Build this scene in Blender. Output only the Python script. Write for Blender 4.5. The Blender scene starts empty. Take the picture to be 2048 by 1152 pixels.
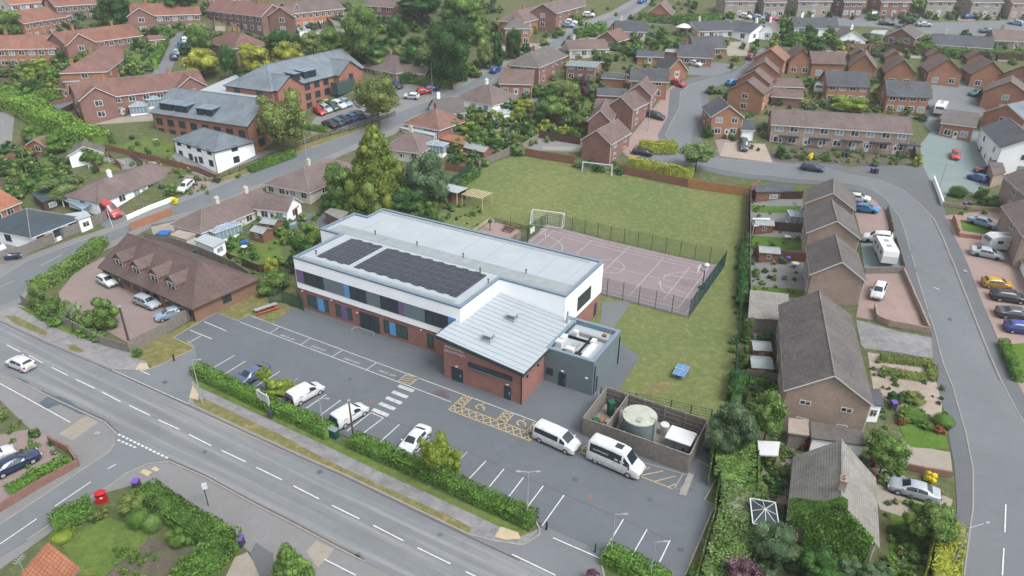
import bpy, bmesh, math, random
import numpy as np
from mathutils import Vector, Matrix
random.seed(7); rng = np.random.default_rng(11)
R_ = math.radians
SC = bpy.context.scene
COL = SC.collection

# ---------------- camera, sky, sun, exposure ----------------
CAM_H = 50.0; FPX = 1369.71; PITCH = 0.4808347; ROLL = 0.01066; AZ = -0.51989
cp, sp = math.cos(PITCH), math.sin(PITCH)
_r = np.array([1, 0, 0.]); _f = np.array([0, cp, -sp]); _u = np.array([0, sp, cp])
CR = math.cos(ROLL) * _r + math.sin(ROLL) * _u
CU = -math.sin(ROLL) * _r + math.cos(ROLL) * _u
CF = _f
cam = bpy.data.objects.new("camera", bpy.data.cameras.new("camera"))
COL.objects.link(cam)
cam.matrix_world = Matrix(((CR[0], CU[0], -CF[0], 0), (CR[1], CU[1], -CF[1], 0), (CR[2], CU[2], -CF[2], CAM_H), (0, 0, 0, 1)))
cam.data.sensor_width = 36; cam.data.lens = FPX * 36 / 2048
cam.data.clip_start = 1; cam.data.clip_end = 6000
SC.camera = cam
world = bpy.data.worlds.new("World"); SC.world = world; world.use_nodes = True
wn = world.node_tree; bg = wn.nodes["Background"]
sky = wn.nodes.new("ShaderNodeTexSky"); sky.sky_type = 'NISHITA'; sky.sun_disc = False
SUN_EL, SUN_AZ = R_(55), math.atan2(-0.8, 1.0)
sky.sun_elevation = SUN_EL; sky.sun_rotation = math.pi / 2 - SUN_AZ
sky.air_density = 1.0; sky.dust_density = 4.0; sky.ozone_density = 1.0
hs = wn.nodes.new("ShaderNodeHueSaturation"); hs.inputs['Saturation'].default_value = 0.2
wn.links.new(sky.outputs[0], hs.inputs['Color']); wn.links.new(hs.outputs[0], bg.inputs[0])
bg.inputs[1].default_value = 0.15
sl = bpy.data.lights.new("sun", 'SUN'); sl.energy = 1.3; sl.angle = R_(30); sl.color = (1, .98, .955)
so = bpy.data.objects.new("sun", sl); COL.objects.link(so)
so.rotation_euler = Vector((math.cos(SUN_AZ) * math.cos(SUN_EL), math.sin(SUN_AZ) * math.cos(SUN_EL), math.sin(SUN_EL))).to_track_quat('Z', 'Y').to_euler()
SC.view_settings.view_transform = 'Standard'; SC.view_settings.look = 'None'
SC.view_settings.exposure = 0.88; SC.view_settings.gamma = 1
SC.render.engine = 'CYCLES'
SC.cycles.max_bounces = 5; SC.cycles.diffuse_bounces = 3; SC.cycles.glossy_bounces = 2
SC.cycles.transparent_max_bounces = 4; SC.cycles.transmission_bounces = 2
KALB = 0.57

# ---------------- terrain ----------------
GX0, GY0, GC, GNX, GNY = -500, 0, 5.0, 201, 101
def _t(x, y):
    a = 0.22 * (y - 120)
    if y > 330: a = 0.22 * 210 + 0.02 * (y - 330)
    b = min(6.0, 0.2 * (y - 70), 0.24 * (x - 40))
    return max(0.0, a, b)
TG = np.array([[_t(GX0 + i * GC, GY0 + j * GC) for j in range(GNY)] for i in range(GNX)])
for _ in range(4):
    q_ = np.pad(TG, 1, mode='edge'); q_ = (q_[:-2, 1:-1] + q_[2:, 1:-1] + q_[1:-1, :-2] + q_[1:-1, 2:] + 2 * q_[1:-1, 1:-1]) / 6; TG = np.where(q_ < .02, 0, q_)
def T(x, y):
    fx = min(max((x - GX0) / GC, 0), GNX - 1.001); fy = min(max((y - GY0) / GC, 0), GNY - 1.001)
    i, j = int(fx), int(fy); a, b = fx - i, fy - j
    if a + b <= 1: return TG[i, j] + a * (TG[i+1, j] - TG[i, j]) + b * (TG[i, j+1] - TG[i, j])
    return TG[i+1, j+1] + (1-a) * (TG[i, j+1] - TG[i+1, j+1]) + (1-b) * (TG[i+1, j] - TG[i+1, j+1])
def ray(u, v): return CR * ((u - 1024) / FPX) - CU * ((v - 576) / FPX) + CF
def PA(u, v, z):                                  # point seen at (u, v) at absolute height z
    d = ray(u, v); t = (CAM_H - z) / -d[2]
    return Vector((d[0] * t, d[1] * t, z))
def PT(u, v, h=0.0):                              # point seen at (u, v) at height h above the terrain
    d = ray(u, v); lo, hi = 5.0, min((CAM_H + 2) / max(-d[2], .02), 900.)
    for _ in range(26):
        m = (lo + hi) / 2
        if CAM_H + d[2] * m > T(d[0] * m, d[1] * m) + h: lo = m
        else: hi = m
    return Vector((d[0] * lo, d[1] * lo, CAM_H + d[2] * lo))
def ppm(p): return FPX / max(1, (p.x * CF[0] + p.y * CF[1] + (p.z - CAM_H) * CF[2]))
def tnorm(x, y):
    e = 1.5
    return Vector((-(T(x+e, y) - T(x-e, y)) / (2*e), -(T(x, y+e) - T(x, y-e)) / (2*e), 1)).normalized()

# ---------------- materials ----------------
MATS = {}
def lin(c): c = c / 255.0; return c / 12.92 if c <= .04045 else ((c + .055) / 1.055) ** 2.4
def col(rgb, k=None):
    k = KALB if k is None else k
    return tuple(lin(c) * k for c in rgb) + (1,)
class NT:
    def __init__(s, name):
        s.m = bpy.data.materials.new(name); s.m.use_nodes = True; s.t = s.m.node_tree
        s.b = s.t.nodes["Principled BSDF"]
    def n(s, typ, **kw):
        o = s.t.nodes.new("ShaderNode" + typ)
        for k, v in kw.items(): setattr(o, k, v)
        return o
    def l(s, a, b): s.t.links.new(a, b)
    def pos(s): return s.n("NewGeometry").outputs['Position']
    def noise(s, scale, detail=2, vec=None, rough=.6, stretch=None):
        o = s.n("TexNoise"); o.inputs['Scale'].default_value = scale; o.inputs['Detail'].default_value = detail
        o.inputs['Roughness'].default_value = rough
        v = vec or s.pos()
        if stretch:
            mp = s.n("Mapping"); mp.inputs['Rotation'].default_value = (0, 0, stretch[0]); mp.inputs['Scale'].default_value = stretch[1]
            s.l(v, mp.inputs[0]); v = mp.outputs[0]
        s.l(v, o.inputs['Vector']); return o.outputs[0]
    def math(s, op, a, b=0.0, c=None):
        o = s.n("Math", operation=op)
        for i, x in enumerate((a, b) if c is None else (a, b, c)):
            if hasattr(x, 'links'): s.l(x, o.inputs[i])
            else: o.inputs[i].default_value = x
        return o.outputs[0]
    def rng(s, x, a, b, c=0.3, d=0.7):
        o = s.n("MapRange"); s.l(x, o.inputs[0])
        for i, k in enumerate((c, d, a, b)): o.inputs[i+1].default_value = k
        return o.outputs[0]
    def mix(s, f, a, b):
        o = s.n("Mix", data_type='RGBA')
        for i, x in ((0, f), (6, a), (7, b)):
            if hasattr(x, 'links'): s.l(x, o.inputs[i])
            else: o.inputs[i].default_value = x
        return o.outputs[2]
    def val(s, c, v):
        o = s.n("HueSaturation")
        if hasattr(c, 'links'): s.l(c, o.inputs['Color'])
        else: o.inputs['Color'].default_value = c
        if hasattr(v, 'links'): s.l(v, o.inputs['Value'])
        else: o.inputs['Value'].default_value = v
        return o.outputs[0]
    def out(s, c, rough=.85, spec=.25, metal=0):
        if hasattr(c, 'links'): s.l(c, s.b.inputs['Base Color'])
        else: s.b.inputs['Base Color'].default_value = c
        s.b.inputs['Roughness'].default_value = rough; s.b.inputs['Specular IOR Level'].default_value = spec
        s.b.inputs['Metallic'].default_value = metal
        return s.m
    def bump(s, h, dist=.02, st=.4):
        o = s.n("Bump"); o.inputs['Distance'].default_value = dist; o.inputs['Strength'].default_value = st
        s.l(h, o.inputs['Height']); s.l(o.outputs[0], s.b.inputs['Normal'])
def M(key, rgb=None, rough=.85, var=.1, sc=.6, spec=.25, k=None, orand=0.0, metal=0):
    """plain weathered surface: base colour with two scales of value noise"""
    if key in MATS: return MATS[key]
    t = NT(key); n1 = t.noise(sc, 3); n2 = t.noise(sc * 7, 2)
    v = t.math('ADD', t.rng(n1, 1 - var, 1 + var), t.math('MULTIPLY', t.math('SUBTRACT', n2, .5), var * 1.2))
    if orand:
        oi = t.n("ObjectInfo").outputs['Random']; v = t.math('MULTIPLY', v, t.rng(oi, 1 - orand, 1 + orand, 0, 1))
    MATS[key] = t.out(t.val(col(rgb, k), v), rough, spec, metal); return MATS[key]
def M_roof(key, rgb, rgb2, tw=.3, th=.3, lich=0.25, lrgb=(190, 180, 140)):
    if key in MATS: return MATS[key]
    t = NT(key); uv = t.n("UVMap").outputs[0]
    br = t.n("TexBrick", offset=.0); t.l(uv, br.inputs['Vector'])
    br.inputs['Color1'].default_value = col(rgb); br.inputs['Color2'].default_value = col(rgb2)
    br.inputs['Mortar'].default_value = col(tuple(c * .76 for c in rgb)); br.inputs['Scale'].default_value = 1
    br.inputs['Mortar Size'].default_value = .035; br.inputs['Mortar Smooth'].default_value = .4
    br.inputs['Brick Width'].default_value = tw; br.inputs['Row Height'].default_value = th
    n1 = t.noise(.35, 4); n2 = t.noise(3.2, 3)
    c = t.val(br.outputs[0], t.math('ADD', t.rng(n1, .8, 1.18), t.math('ADD', t.math('MULTIPLY', t.math('SUBTRACT', n2, .5), .5), t.math('MULTIPLY', t.math('SUBTRACT', t.noise(1, 4, vec=uv, stretch=(0, (1.6, .22, 1))), .5), .55))))
    c = t.mix(t.rng(t.noise(2.1, 5, rough=.75), 0, lich, .56, .72), c, col(lrgb))
    oi = t.n("ObjectInfo").outputs['Random']; c = t.val(c, t.rng(oi, .9, 1.1, 0, 1))
    t.bump(br.outputs[1], .02, .3)
    MATS[key] = t.out(c, .85, .25); return MATS[key]
def M_brick(key, rgb, rgb2, var=.12):
    if key in MATS: return MATS[key]
    t = NT(key); uv = t.n("UVMap").outputs[0]
    br = t.n("TexBrick"); t.l(uv, br.inputs['Vector'])
    br.inputs['Color1'].default_value = col(rgb); br.inputs['Color2'].default_value = col(rgb2)
    br.inputs['Mortar'].default_value = col(tuple(min(255, c * .9 + 22) for c in rgb)); br.inputs['Scale'].default_value = 1
    br.inputs['Mortar Size'].default_value = .012; br.inputs['Brick Width'].default_value = .3; br.inputs['Row Height'].default_value = .1
    n1 = t.noise(.5, 4); n2 = t.noise(2.6, 3)
    c = t.val(br.outputs[0], t.math('ADD', t.rng(n1, 1 - var, 1 + var), t.math('MULTIPLY', t.math('SUBTRACT', n2, .5), .35)))
    MATS[key] = t.out(c, .9, .2); return MATS[key]
def M_leaf(key, rgb, rgb2, var=.5, flower=None, famt=.12):
    if key in MATS: return MATS[key]
    t = NT(key); g = t.n("NewGeometry"); ri = g.outputs['Random Per Island']
    c = t.mix(t.rng(ri, 0, 1, 0, 1), col(rgb, 1.0), col(rgb2, 1.0))
    n1 = t.noise(.8, 2)
    c = t.val(c, t.math('MULTIPLY', t.rng(n1, 1 - var * .6, 1 + var * .6), t.rng(t.math('FRACT', t.math('MULTIPLY', ri, 17.3)), 1 - var, 1 + var, 0, 1)))
    if flower:
        f = t.math('GREATER_THAN', t.math('FRACT', t.math('MULTIPLY', ri, 31.7)), 1 - famt)
        c = t.mix(f, c, col(flower))
    oi = t.n("ObjectInfo").outputs['Random']; c = t.val(c, t.rng(oi, .88, 1.12, 0, 1))
    m = t.out(c, .75, .15); tr = t.n('BsdfTranslucent'); t.l(c, tr.inputs[0]); mx = t.n('MixShader'); mx.inputs[0].default_value = .42; t.l(t.b.outputs[0], mx.inputs[1]); t.l(tr.outputs[0], mx.inputs[2]); t.l(mx.outputs[0], t.t.nodes['Material Output'].inputs[0]); MATS[key] = m; return m
def M_gloss(key, rgb, rough=.25, spec=.5, coat=0, metal=0, k=None):
    if key in MATS: return MATS[key]
    t = NT(key); n = t.noise(.9, 2)
    MATS[key] = t.out(t.val(col(rgb, k), t.rng(n, .985, 1.015)), rough, spec, metal)
    t.b.inputs['Coat Weight'].default_value = coat; t.b.inputs['Coat Roughness'].default_value = .08
    return MATS[key]
def M_grass(key, a, b, c3, pat=.5, sc=.12):
    if key in MATS: return MATS[key]
    t = NT(key); n1 = t.noise(sc, 5, rough=.65); n2 = t.noise(1.1, 5, rough=.7); n3 = t.noise(7, 3)
    c = t.mix(t.rng(n1, 0, 1, .38, .62), col(a, .5), col(b, .5))
    c = t.mix(t.rng(n2, 0, pat, .5, .66), c, col(c3, .5))
    c = t.val(c, t.math('ADD', t.rng(n3, .74, 1.26, .3, .7), t.math('MULTIPLY', t.math('SUBTRACT', n2, .5), .7)))
    MATS[key] = t.out(c, .95, .1); return MATS[key]
def M_asph(key, rgb, band=None, var=.08, speck=.14):
    if key in MATS: return MATS[key]
    t = NT(key); n1 = t.noise(.09, 4); n2 = t.noise(.9, 4, rough=.7); n3 = t.noise(9, 2)
    v = t.math('ADD', t.rng(n1, 1 - var, 1 + var), t.math('ADD', t.math('MULTIPLY', t.math('SUBTRACT', n2, .5), speck * 1.6), t.math('MULTIPLY', t.math('SUBTRACT', n3, .5), speck)))
    c = col(rgb)
    n4 = t.noise(.25, 3); c = t.mix(t.rng(n4, 0, .5, .5, .75), c, col(tuple(x * .96 + (8, 2, -2)[i] for i, x in enumerate(rgb))))
    if band:      # worn wheel-track bands along the carriageway: UV v runs across
        uv = t.n("UVMap").outputs[0]; sx = t.n("SeparateXYZ"); t.l(uv, sx.inputs[0])
        w = t.math('SINE', t.math('MULTIPLY', sx.outputs[1], band))
        st = t.noise(1, 4, vec=uv, stretch=(0, (.03, 1.3, 1)))
        v = t.math('ADD', v, t.math('ADD', t.math('MULTIPLY', w, .035), t.math('MULTIPLY', t.math('SUBTRACT', st, .5), .42)))
        c = t.mix(t.rng(st, 0, .7, .5, .75), c, col((176, 170, 163)))
    sn = t.noise(.55, 6, rough=.8); v = t.math('MULTIPLY', v, t.rng(sn, 1, .86, .6, .7))
    vo = t.n("TexVoronoi", feature='DISTANCE_TO_EDGE'); vo.inputs['Scale'].default_value = .16; wv = t.n("VectorMath", operation='ADD'); t.l(t.pos(), wv.inputs[0]); nz = t.n("TexNoise"); nz.inputs['Scale'].default_value = .5; t.l(t.pos(), nz.inputs['Vector']); sc_ = t.n("VectorMath", operation='SCALE'); sc_.inputs[3].default_value = 5; t.l(nz.outputs[1], sc_.inputs[0]); t.l(sc_.outputs[0], wv.inputs[1]); t.l(wv.outputs[0], vo.inputs['Vector'])
    v = t.math('MULTIPLY', v, t.rng(vo.outputs['Distance'], .93, 1, .004, .012))
    MATS[key] = t.out(t.val(c, v), .85, .3); return MATS[key]

# ---------------- mesh building ----------------
class MB:
    def __init__(s): s.v = []; s.f = []; s.m = []; s.uv = {}
    def face(s, pts, m=0, uv=None):
        i = len(s.v); s.v += [tuple(p) for p in pts]; s.f.append(tuple(range(i, i + len(pts)))); s.m.append(m)
        if uv: s.uv[len(s.f) - 1] = uv
    def box(s, c, d, m=0, rz=0.0, M4=None):
        """c centre of base (x,y,z0), d size"""
        hx, hy, h = d[0] / 2, d[1] / 2, d[2]; cs, sn = math.cos(rz), math.sin(rz)
        P = [(c[0] + x * cs - y * sn, c[1] + x * sn + y * cs, c[2] + z) for z in (0, h) for x, y in ((-hx, -hy), (hx, -hy), (hx, hy), (-hx, hy))]
        if M4: P = [tuple(M4 @ Vector(p)) for p in P]
        for q in ((3, 2, 1, 0), (4, 5, 6, 7), (0, 1, 5, 4), (1, 2, 6, 5), (2, 3, 7, 6), (3, 0, 4, 7)): s.face([P[i] for i in q], m)
    def prism(s, pts, z0, z1, m=0, mt=None, mb=True):
        """pts ccw polygon (x,y)"""
        n = len(pts); a = sum(pts[i][0] * pts[(i+1) % n][1] - pts[(i+1) % n][0] * pts[i][1] for i in range(n))
        if a < 0: pts = pts[::-1]
        z0s = z0 if isinstance(z0, (list, tuple)) else [z0] * n; z1s = z1 if isinstance(z1, (list, tuple)) else [z1] * n
        if a < 0: z0s = list(z0s)[::-1]; z1s = list(z1s)[::-1]
        s.face([(p[0], p[1], z) for p, z in zip(pts, z1s)], m if mt is None else mt)
        if mb: s.face([(p[0], p[1], z) for p, z in zip(pts, z0s)][::-1], m)
        for i in range(n):
            j = (i + 1) % n
            s.face([(*pts[i][:2], z0s[i]), (*pts[j][:2], z0s[j]), (*pts[j][:2], z1s[j]), (*pts[i][:2], z1s[i])], m)
    def tube(s, a, b, r, m=0, n=6, r2=None, caps=True):
        a, b = Vector(a), Vector(b); r2 = r if r2 is None else r2; d = (b - a).normalized()
        x = d.orthogonal().normalized(); y = d.cross(x)
        A = [a + (x * math.cos(2*math.pi*i/n) + y * math.sin(2*math.pi*i/n)) * r for i in range(n)]
        B = [b + (x * math.cos(2*math.pi*i/n) + y * math.sin(2*math.pi*i/n)) * r2 for i in range(n)]
        for i in range(n): j = (i+1) % n; s.face([A[i], A[j], B[j], B[i]], m)
        if caps: s.face(A[::-1], m); s.face(B, m)
    def lathe(s, prof, n=16, c=(0, 0, 0), m=0):
        for k in range(len(prof) - 1):
            (r0, z0), (r1, z1) = prof[k], prof[k+1]
            for i in range(n):
                a, b = 2*math.pi*i/n, 2*math.pi*(i+1)/n
                q = [(c[0]+r0*math.cos(a), c[1]+r0*math.sin(a), c[2]+z0), (c[0]+r0*math.cos(b), c[1]+r0*math.sin(b), c[2]+z0),
                     (c[0]+r1*math.cos(b), c[1]+r1*math.sin(b), c[2]+z1), (c[0]+r1*math.cos(a), c[1]+r1*math.sin(a), c[2]+z1)]
                if r0 < 1e-6: q = q[1:]
                elif r1 < 1e-6: q = q[:3]
                s.face(q, m)
    def data(s, name, mats, smooth=False, weld=False):
        me = bpy.data.meshes.new(name); me.from_pydata(s.v, [], s.f)
        for x in (mats if isinstance(mats, (list, tuple)) else [mats]): me.materials.append(MATS[x] if isinstance(x, str) else x)
        me.polygons.foreach_set('material_index', s.m)
        uvl = me.uv_layers.new(name="UVMap"); uvs = np.zeros((len(me.loops), 2), 'f')
        for p, f in zip(me.polygons, s.f):
            if p.index in s.uv:
                for k, li in enumerate(p.loop_indices): uvs[li] = s.uv[p.index][k]
                continue
            n = p.normal
            if abs(n.z) > .999: U, V = Vector((1, 0, 0)), Vector((0, 1, 0))
            else: U = Vector((-n.y, n.x, 0)).normalized(); V = n.cross(U)
            for li, vi in zip(p.loop_indices, f):
                q = Vector(s.v[vi]); uvs[li] = (q.dot(U), q.dot(V))
        uvl.data.foreach_set('uv', uvs.ravel())
        if weld:
            bm = bmesh.new(); bm.from_mesh(me); bmesh.ops.remove_doubles(bm, verts=bm.verts, dist=.0008); bm.to_mesh(me); bm.free()
        if smooth: me.polygons.foreach_set('use_smooth', [True] * len(me.polygons))
        me.update(); return me
    def build(s, name, mats, parent=None, loc=None, rz=0, smooth=False, weld=False):
        return link(name, s.data(name, mats, smooth, weld), parent, loc, rz)
def link(name, me, parent=None, loc=None, rz=0):
    o = bpy.data.objects.new(name, me); COL.objects.link(o)
    if parent is not None: o.parent = parent
    if loc is not None: o.location = loc
    if rz: o.rotation_euler = (0, 0, rz)
    return o
def tag(o, label=None, cat=None, group=None, kind=None):
    if label: o['label'] = label
    if cat: o['category'] = cat
    if group: o['group'] = group
    if kind: o['kind'] = kind
    return o
def thing(name, label, cat, loc=(0, 0, 0), rz=0, group=None):
    return tag(link(name, None, None, loc, rz), label, cat, group)
KIDS = {}
def copy_tree(root, parent=None):
    c = root.copy(); COL.objects.link(c)
    if parent is not None: c.parent = parent
    for ch in root.children: copy_tree(ch, c)
    return c

# ---------------- draped ground sheets ----------------
LV = 0.01
DCNT = [0]
def drape(name, pts, lev, mat, kind='structure', uvline=None, h=None):
    """flat ground polygon following the terrain; pts world (x, y)"""
    bm = bmesh.new(); f = bm.faces.new([bm.verts.new((p[0], p[1], 0)) for p in pts])
    xs = [p[0] for p in pts]; ys = [p[1] for p in pts]
    if max(ys) > 98 or (max(xs) > 18 and max(ys) > 48):
        def cut(co, no):
            bmesh.ops.bisect_plane(bm, geom=bm.verts[:] + bm.edges[:] + bm.faces[:], plane_co=co, plane_no=no, dist=1e-4)
        for k in range(int(min(xs) // GC), int(max(xs) // GC) + 2): cut((k * GC, 0, 0), (1, 0, 0))
        for k in range(int(min(ys) // GC), int(max(ys) // GC) + 2): cut((0, k * GC, 0), (0, 1, 0))
        for k in range(int((min(xs) + min(ys)) // GC), int((max(xs) + max(ys)) // GC) + 2): cut((k * GC, 0, 0), (1, 1, 0))
    DCNT[0] += 1; z0 = (lev * LV + (DCNT[0] % 12) * .0008) if h is None else h
    for v in bm.verts: v.co.z = T(v.co.x, v.co.y) + z0
    uvl = bm.loops.layers.uv.new("UVMap")
    ax = Vector((1, 0)) if uvline is None else uvline[1]; o = Vector((0, 0)) if uvline is None else uvline[0]
    for fc in bm.faces:
        for l in fc.loops:
            q = Vector((l.vert.co.x, l.vert.co.y)) - o; l[uvl].uv = (q.dot(ax), ax.x * q.y - ax.y * q.x)
    if h is not None:   # a raised slab: give it sides
        r = bmesh.ops.extrude_face_region(bm, geom=bm.faces[:])
        for v in [g for g in r['geom'] if isinstance(g, bmesh.types.BMVert)]: v.co.z += 0
        for v in bm.verts:
            if v not in r['geom']: v.co.z -= h + .05
    bmesh.ops.recalc_face_normals(bm, faces=bm.faces)
    me = bpy.data.meshes.new(name); bm.to_mesh(me); bm.free()
    if h is None and len(me.polygons) and me.polygons[0].normal.z < 0: me.flip_normals()
    me.materials.append(MATS[mat]); o = link(name, me); o['kind'] = kind
    return o
def gp(name, px, lev, mat, **k): return drape(name, [PT(*p) for p in px], lev, mat, **k)
def strip_pts(pts, w, closed=False):
    n = len(pts); out_l, out_r = [], []
    for i, p in enumerate(pts):
        a = pts[i-1] if i else (pts[-1] if closed else p); b = pts[i+1] if i < n-1 else (pts[0] if closed else p)
        d = Vector((b[0]-a[0], b[1]-a[1])); d = d.normalized() if d.length else Vector((1, 0)); nn = Vector((-d.y, d.x)) * w / 2
        out_l.append((p[0]+nn.x, p[1]+nn.y)); out_r.append((p[0]-nn.x, p[1]-nn.y))
    return out_l, out_r
def stripe(mb, pts, w, z, h=None):
    """a line on the ground through world pts; h gives a raised kerb"""
    P = []
    for i in range(len(pts) - 1):
        a, b = Vector(pts[i][:2]), Vector(pts[i+1][:2]); n = max(1, int((b-a).length / (2.5 if (max(a.y, b.y) > 98 or max(a.x, b.x) > 18) else 1e9)))
        P += [a.lerp(b, k / n) for k in range(n)]
    P.append(Vector(pts[-1][:2])); L, Rr = strip_pts(P, w)
    for i in range(len(P) - 1):
        q = [Rr[i], Rr[i+1], L[i+1], L[i]]
        if h: mb.prism(q, [T(*x) - .05 for x in q], [T(*x) + h for x in q])
        else: mb.face([(x[0], x[1], T(*x) + z * LV) for x in q])
def lines(name, segs, w, lev, mat, px=True):
    mb = MB()
    for s in segs: stripe(mb, [PT(*p) if px else p for p in s], w, lev)
    o = mb.build(name, mat); o['kind'] = 'structure'; return o
def kerb(segs, w=.16, h=.11, mat='kerb', name='kerb'):
    mb = MB()
    for s in segs: stripe(mb, [PT(*p) for p in s], w, 0, h)
    o = mb.build(name, mat); o['kind'] = 'structure'; return o
def dashes(a, b, n, duty, w=.12):
    a, b = Vector(PT(*a)[:2]), Vector(PT(*b)[:2]); out = []
    for i in range(n): out.append([tuple(a.lerp(b, i / n)), tuple(a.lerp(b, (i + duty) / n))])
    return out
def text_mesh(txt, size, name, mat, parent, M4, depth=.01, align='CENTER'):
    cu = bpy.data.curves.new(name, 'FONT'); cu.body = txt; cu.size = size; cu.extrude = depth; cu.align_x = align; cu.align_y = 'CENTER'; cu.resolution_u = 2
    tmp = bpy.data.objects.new("tmp", cu); COL.objects.link(tmp)
    dg = bpy.context.evaluated_depsgraph_get(); me = bpy.data.meshes.new_from_object(tmp.evaluated_get(dg))
    bpy.data.objects.remove(tmp); me.name = name; me.materials.clear(); me.materials.append(MATS[mat])
    o = link(name, me, parent); o.matrix_local = M4; return o
# ---------------- named materials ----------------
M_grass('base_green', (98, 116, 70), (116, 118, 86), (140, 136, 112), .6, .09)
M_grass('field_grass', (118, 136, 84), (134, 142, 90), (160, 156, 110), .5, .06)
M_grass('lawn', (116, 140, 70), (106, 130, 68), (140, 142, 88), .4, .3)
M_grass('dry_grass', (144, 138, 94), (128, 132, 84), (172, 154, 112), .7, .5)
M_grass('lush_grass', (92, 132, 52), (108, 140, 60), (124, 146, 76), .4, .4)
M_grass('earth', (126, 116, 104), (108, 104, 92), (96, 116, 74), .6, .6)
M_asph('main_asphalt', (134, 140, 145), band=2.9)
M_asph('side_asphalt', (128, 134, 139))
M_asph('street_asphalt', (124, 131, 136))
M_asph('carpark_asphalt', (113, 120, 127), speck=.14)
M_asph('dark_asphalt', (112, 117, 122))
M_asph('pale_asphalt', (142, 143, 144), speck=.2)
M_asph('mottled_pavement', (150, 150, 152), var=.18, speck=.8)
M_asph('court_red', (154, 140, 144), var=.08, speck=.16)
M_asph('mauve_paving', (158, 142, 138), speck=.2)
M_asph('pink_paving', (170, 148, 142), speck=.2)
M_asph('buff_paving', (170, 163, 150), speck=.3)
M_asph('gravel_pale', (180, 166, 154), speck=.5)
M_asph('greygreen', (138, 156, 156), speck=.1)
M('patch_dark', (96, 108, 122), var=.12, sc=.8)
M('tactile', (206, 190, 162), var=.08, sc=2)
M('kerb', (166, 163, 154), var=.12, sc=1.5)
M('paint_white', (232, 236, 238), var=.16, sc=2.2, rough=.7)
M('paint_worn', (206, 210, 212), var=.22, sc=2.2, rough=.7)
M('paint_yellow', (218, 196, 138), var=.2, sc=2.2, rough=.7)
M('seam', (112, 100, 108), var=.2, sc=1)
M('white_render', (240, 244, 248), var=.035, sc=.4, k=.9)
M('cream_render', (232, 228, 216), var=.05, sc=.5)
M('white_plastic', (238, 240, 242), var=.03, sc=1, rough=.45, spec=.4)
M('coping', (134, 154, 170), var=.06, sc=.7, rough=.5, spec=.4)
M('parapet_in', (128, 148, 168), var=.08, sc=.7, rough=.6)
M('membrane', (190, 200, 207), var=.05, sc=.3, rough=.6)
M('membrane_dark', (166, 176, 179), var=.12, sc=.9, rough=.6)
M('dark_trim', (58, 74, 84), var=.08, rough=.5)
M('grey_panel', (124, 142, 152), var=.05, sc=.7, rough=.5)
M('plant_wall', (126, 142, 150), var=.05, sc=.6, rough=.5)
M('blue_panel', (112, 178, 240), var=.03, rough=.4)
M('purple_panel', (134, 112, 160), var=.03, rough=.4)
M('wood_grey', (150, 144, 138), var=.2, sc=2.5)
M('wood_brown', (148, 108, 88), var=.2, sc=2)
M('wood_orange', (190, 140, 96), var=.14, sc=2)
M('wood_dark', (100, 78, 68), var=.2, sc=2)
M('wood_pale', (214, 200, 164), var=.1, sc=2)
M('post_green', (34, 92, 80), var=.06, rough=.5)
M('steel', (176, 182, 184), var=.05, rough=.45, spec=.5)
M('black', (38, 40, 44), var=.1, rough=.6)
M('tyre', (46, 46, 48), var=.1, rough=.8)
M('tank_side', (124, 140, 144), var=.08, sc=1, rough=.5)
M('tank_top', (200, 204, 190), var=.12, sc=.9)
M('stone_wall', (172, 164, 150), var=.15, sc=2)
M('brown_soil', (122, 108, 98), var=.2, sc=1)
M('trunk', (104, 90, 74), var=.25, sc=4)
M('net', (226, 230, 230), var=.05)
M('tarp_blue', (60, 120, 190), var=.12, sc=1)
M('bin_purple', (128, 90, 190), var=.05); M('bin_grey', (72, 78, 84), var=.08); M('bin_green', (40, 104, 84), var=.08)
M('red_post', (205, 40, 50), var=.06, rough=.4); M('tt_blue', (104, 154, 206), var=.04, rough=.4)
M('picnic_red', (216, 84, 66), var=.06); M('yellow_plain', (236, 214, 40), var=.1, sc=3)
M_gloss('glass', (56, 70, 78), .12, .6); M_gloss('glass_blue', (70, 100, 125), .1, .6); M_gloss('glass_green', (70, 98, 96), .12, .6)
M_gloss('glass_pale', (150, 176, 190), .15, .6)
M_gloss('solar', (44, 50, 66), .3, .4); M('solar_frame', (140, 148, 154), var=.05)
for k, a, b in (('rf_redbrown', (150, 114, 106), (138, 104, 98)), ('rf_red', (168, 120, 104), (154, 110, 98)), ('rf_brown', (136, 116, 111), (124, 107, 103)),
                ('rf_mauve', (138, 122, 120), (128, 114, 113)), ('rf_grey', (128, 122, 120), (118, 114, 112)), ('rf_dark', (100, 104, 112), (92, 98, 106)),
                ('rf_slate', (136, 148, 158), (128, 142, 153)), ('rf_blueblack', (78, 94, 106), (84, 98, 108)), ('rf_orange', (186, 126, 98), (174, 116, 92)),
                ('rf_pale', (160, 158, 152), (148, 146, 142)), ('rf_office', (124, 106, 102), (116, 98, 96))):
    M_roof(k, a, b)
M_roof('rf_lichen', (118, 113, 112), (106, 103, 104), lich=.45)
for k, a, b in (('br_red', (158, 120, 110), (148, 110, 102)), ('br_orange', (186, 136, 108), (174, 124, 98)), ('br_buff', (182, 162, 148), (170, 150, 136)),
                ('br_brown', (156, 122, 100), (142, 110, 92)), ('br_school', (172, 126, 116), (160, 114, 106)), ('br_mauve', (150, 118, 110), (140, 110, 104)), ('br_care', (182, 128, 108), (170, 118, 100)),
                ('br_brightorange', (204, 138, 104), (192, 128, 96)), ('br_grey', (176, 170, 158), (166, 160, 150))):
    M_brick(k, a, b)
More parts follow.
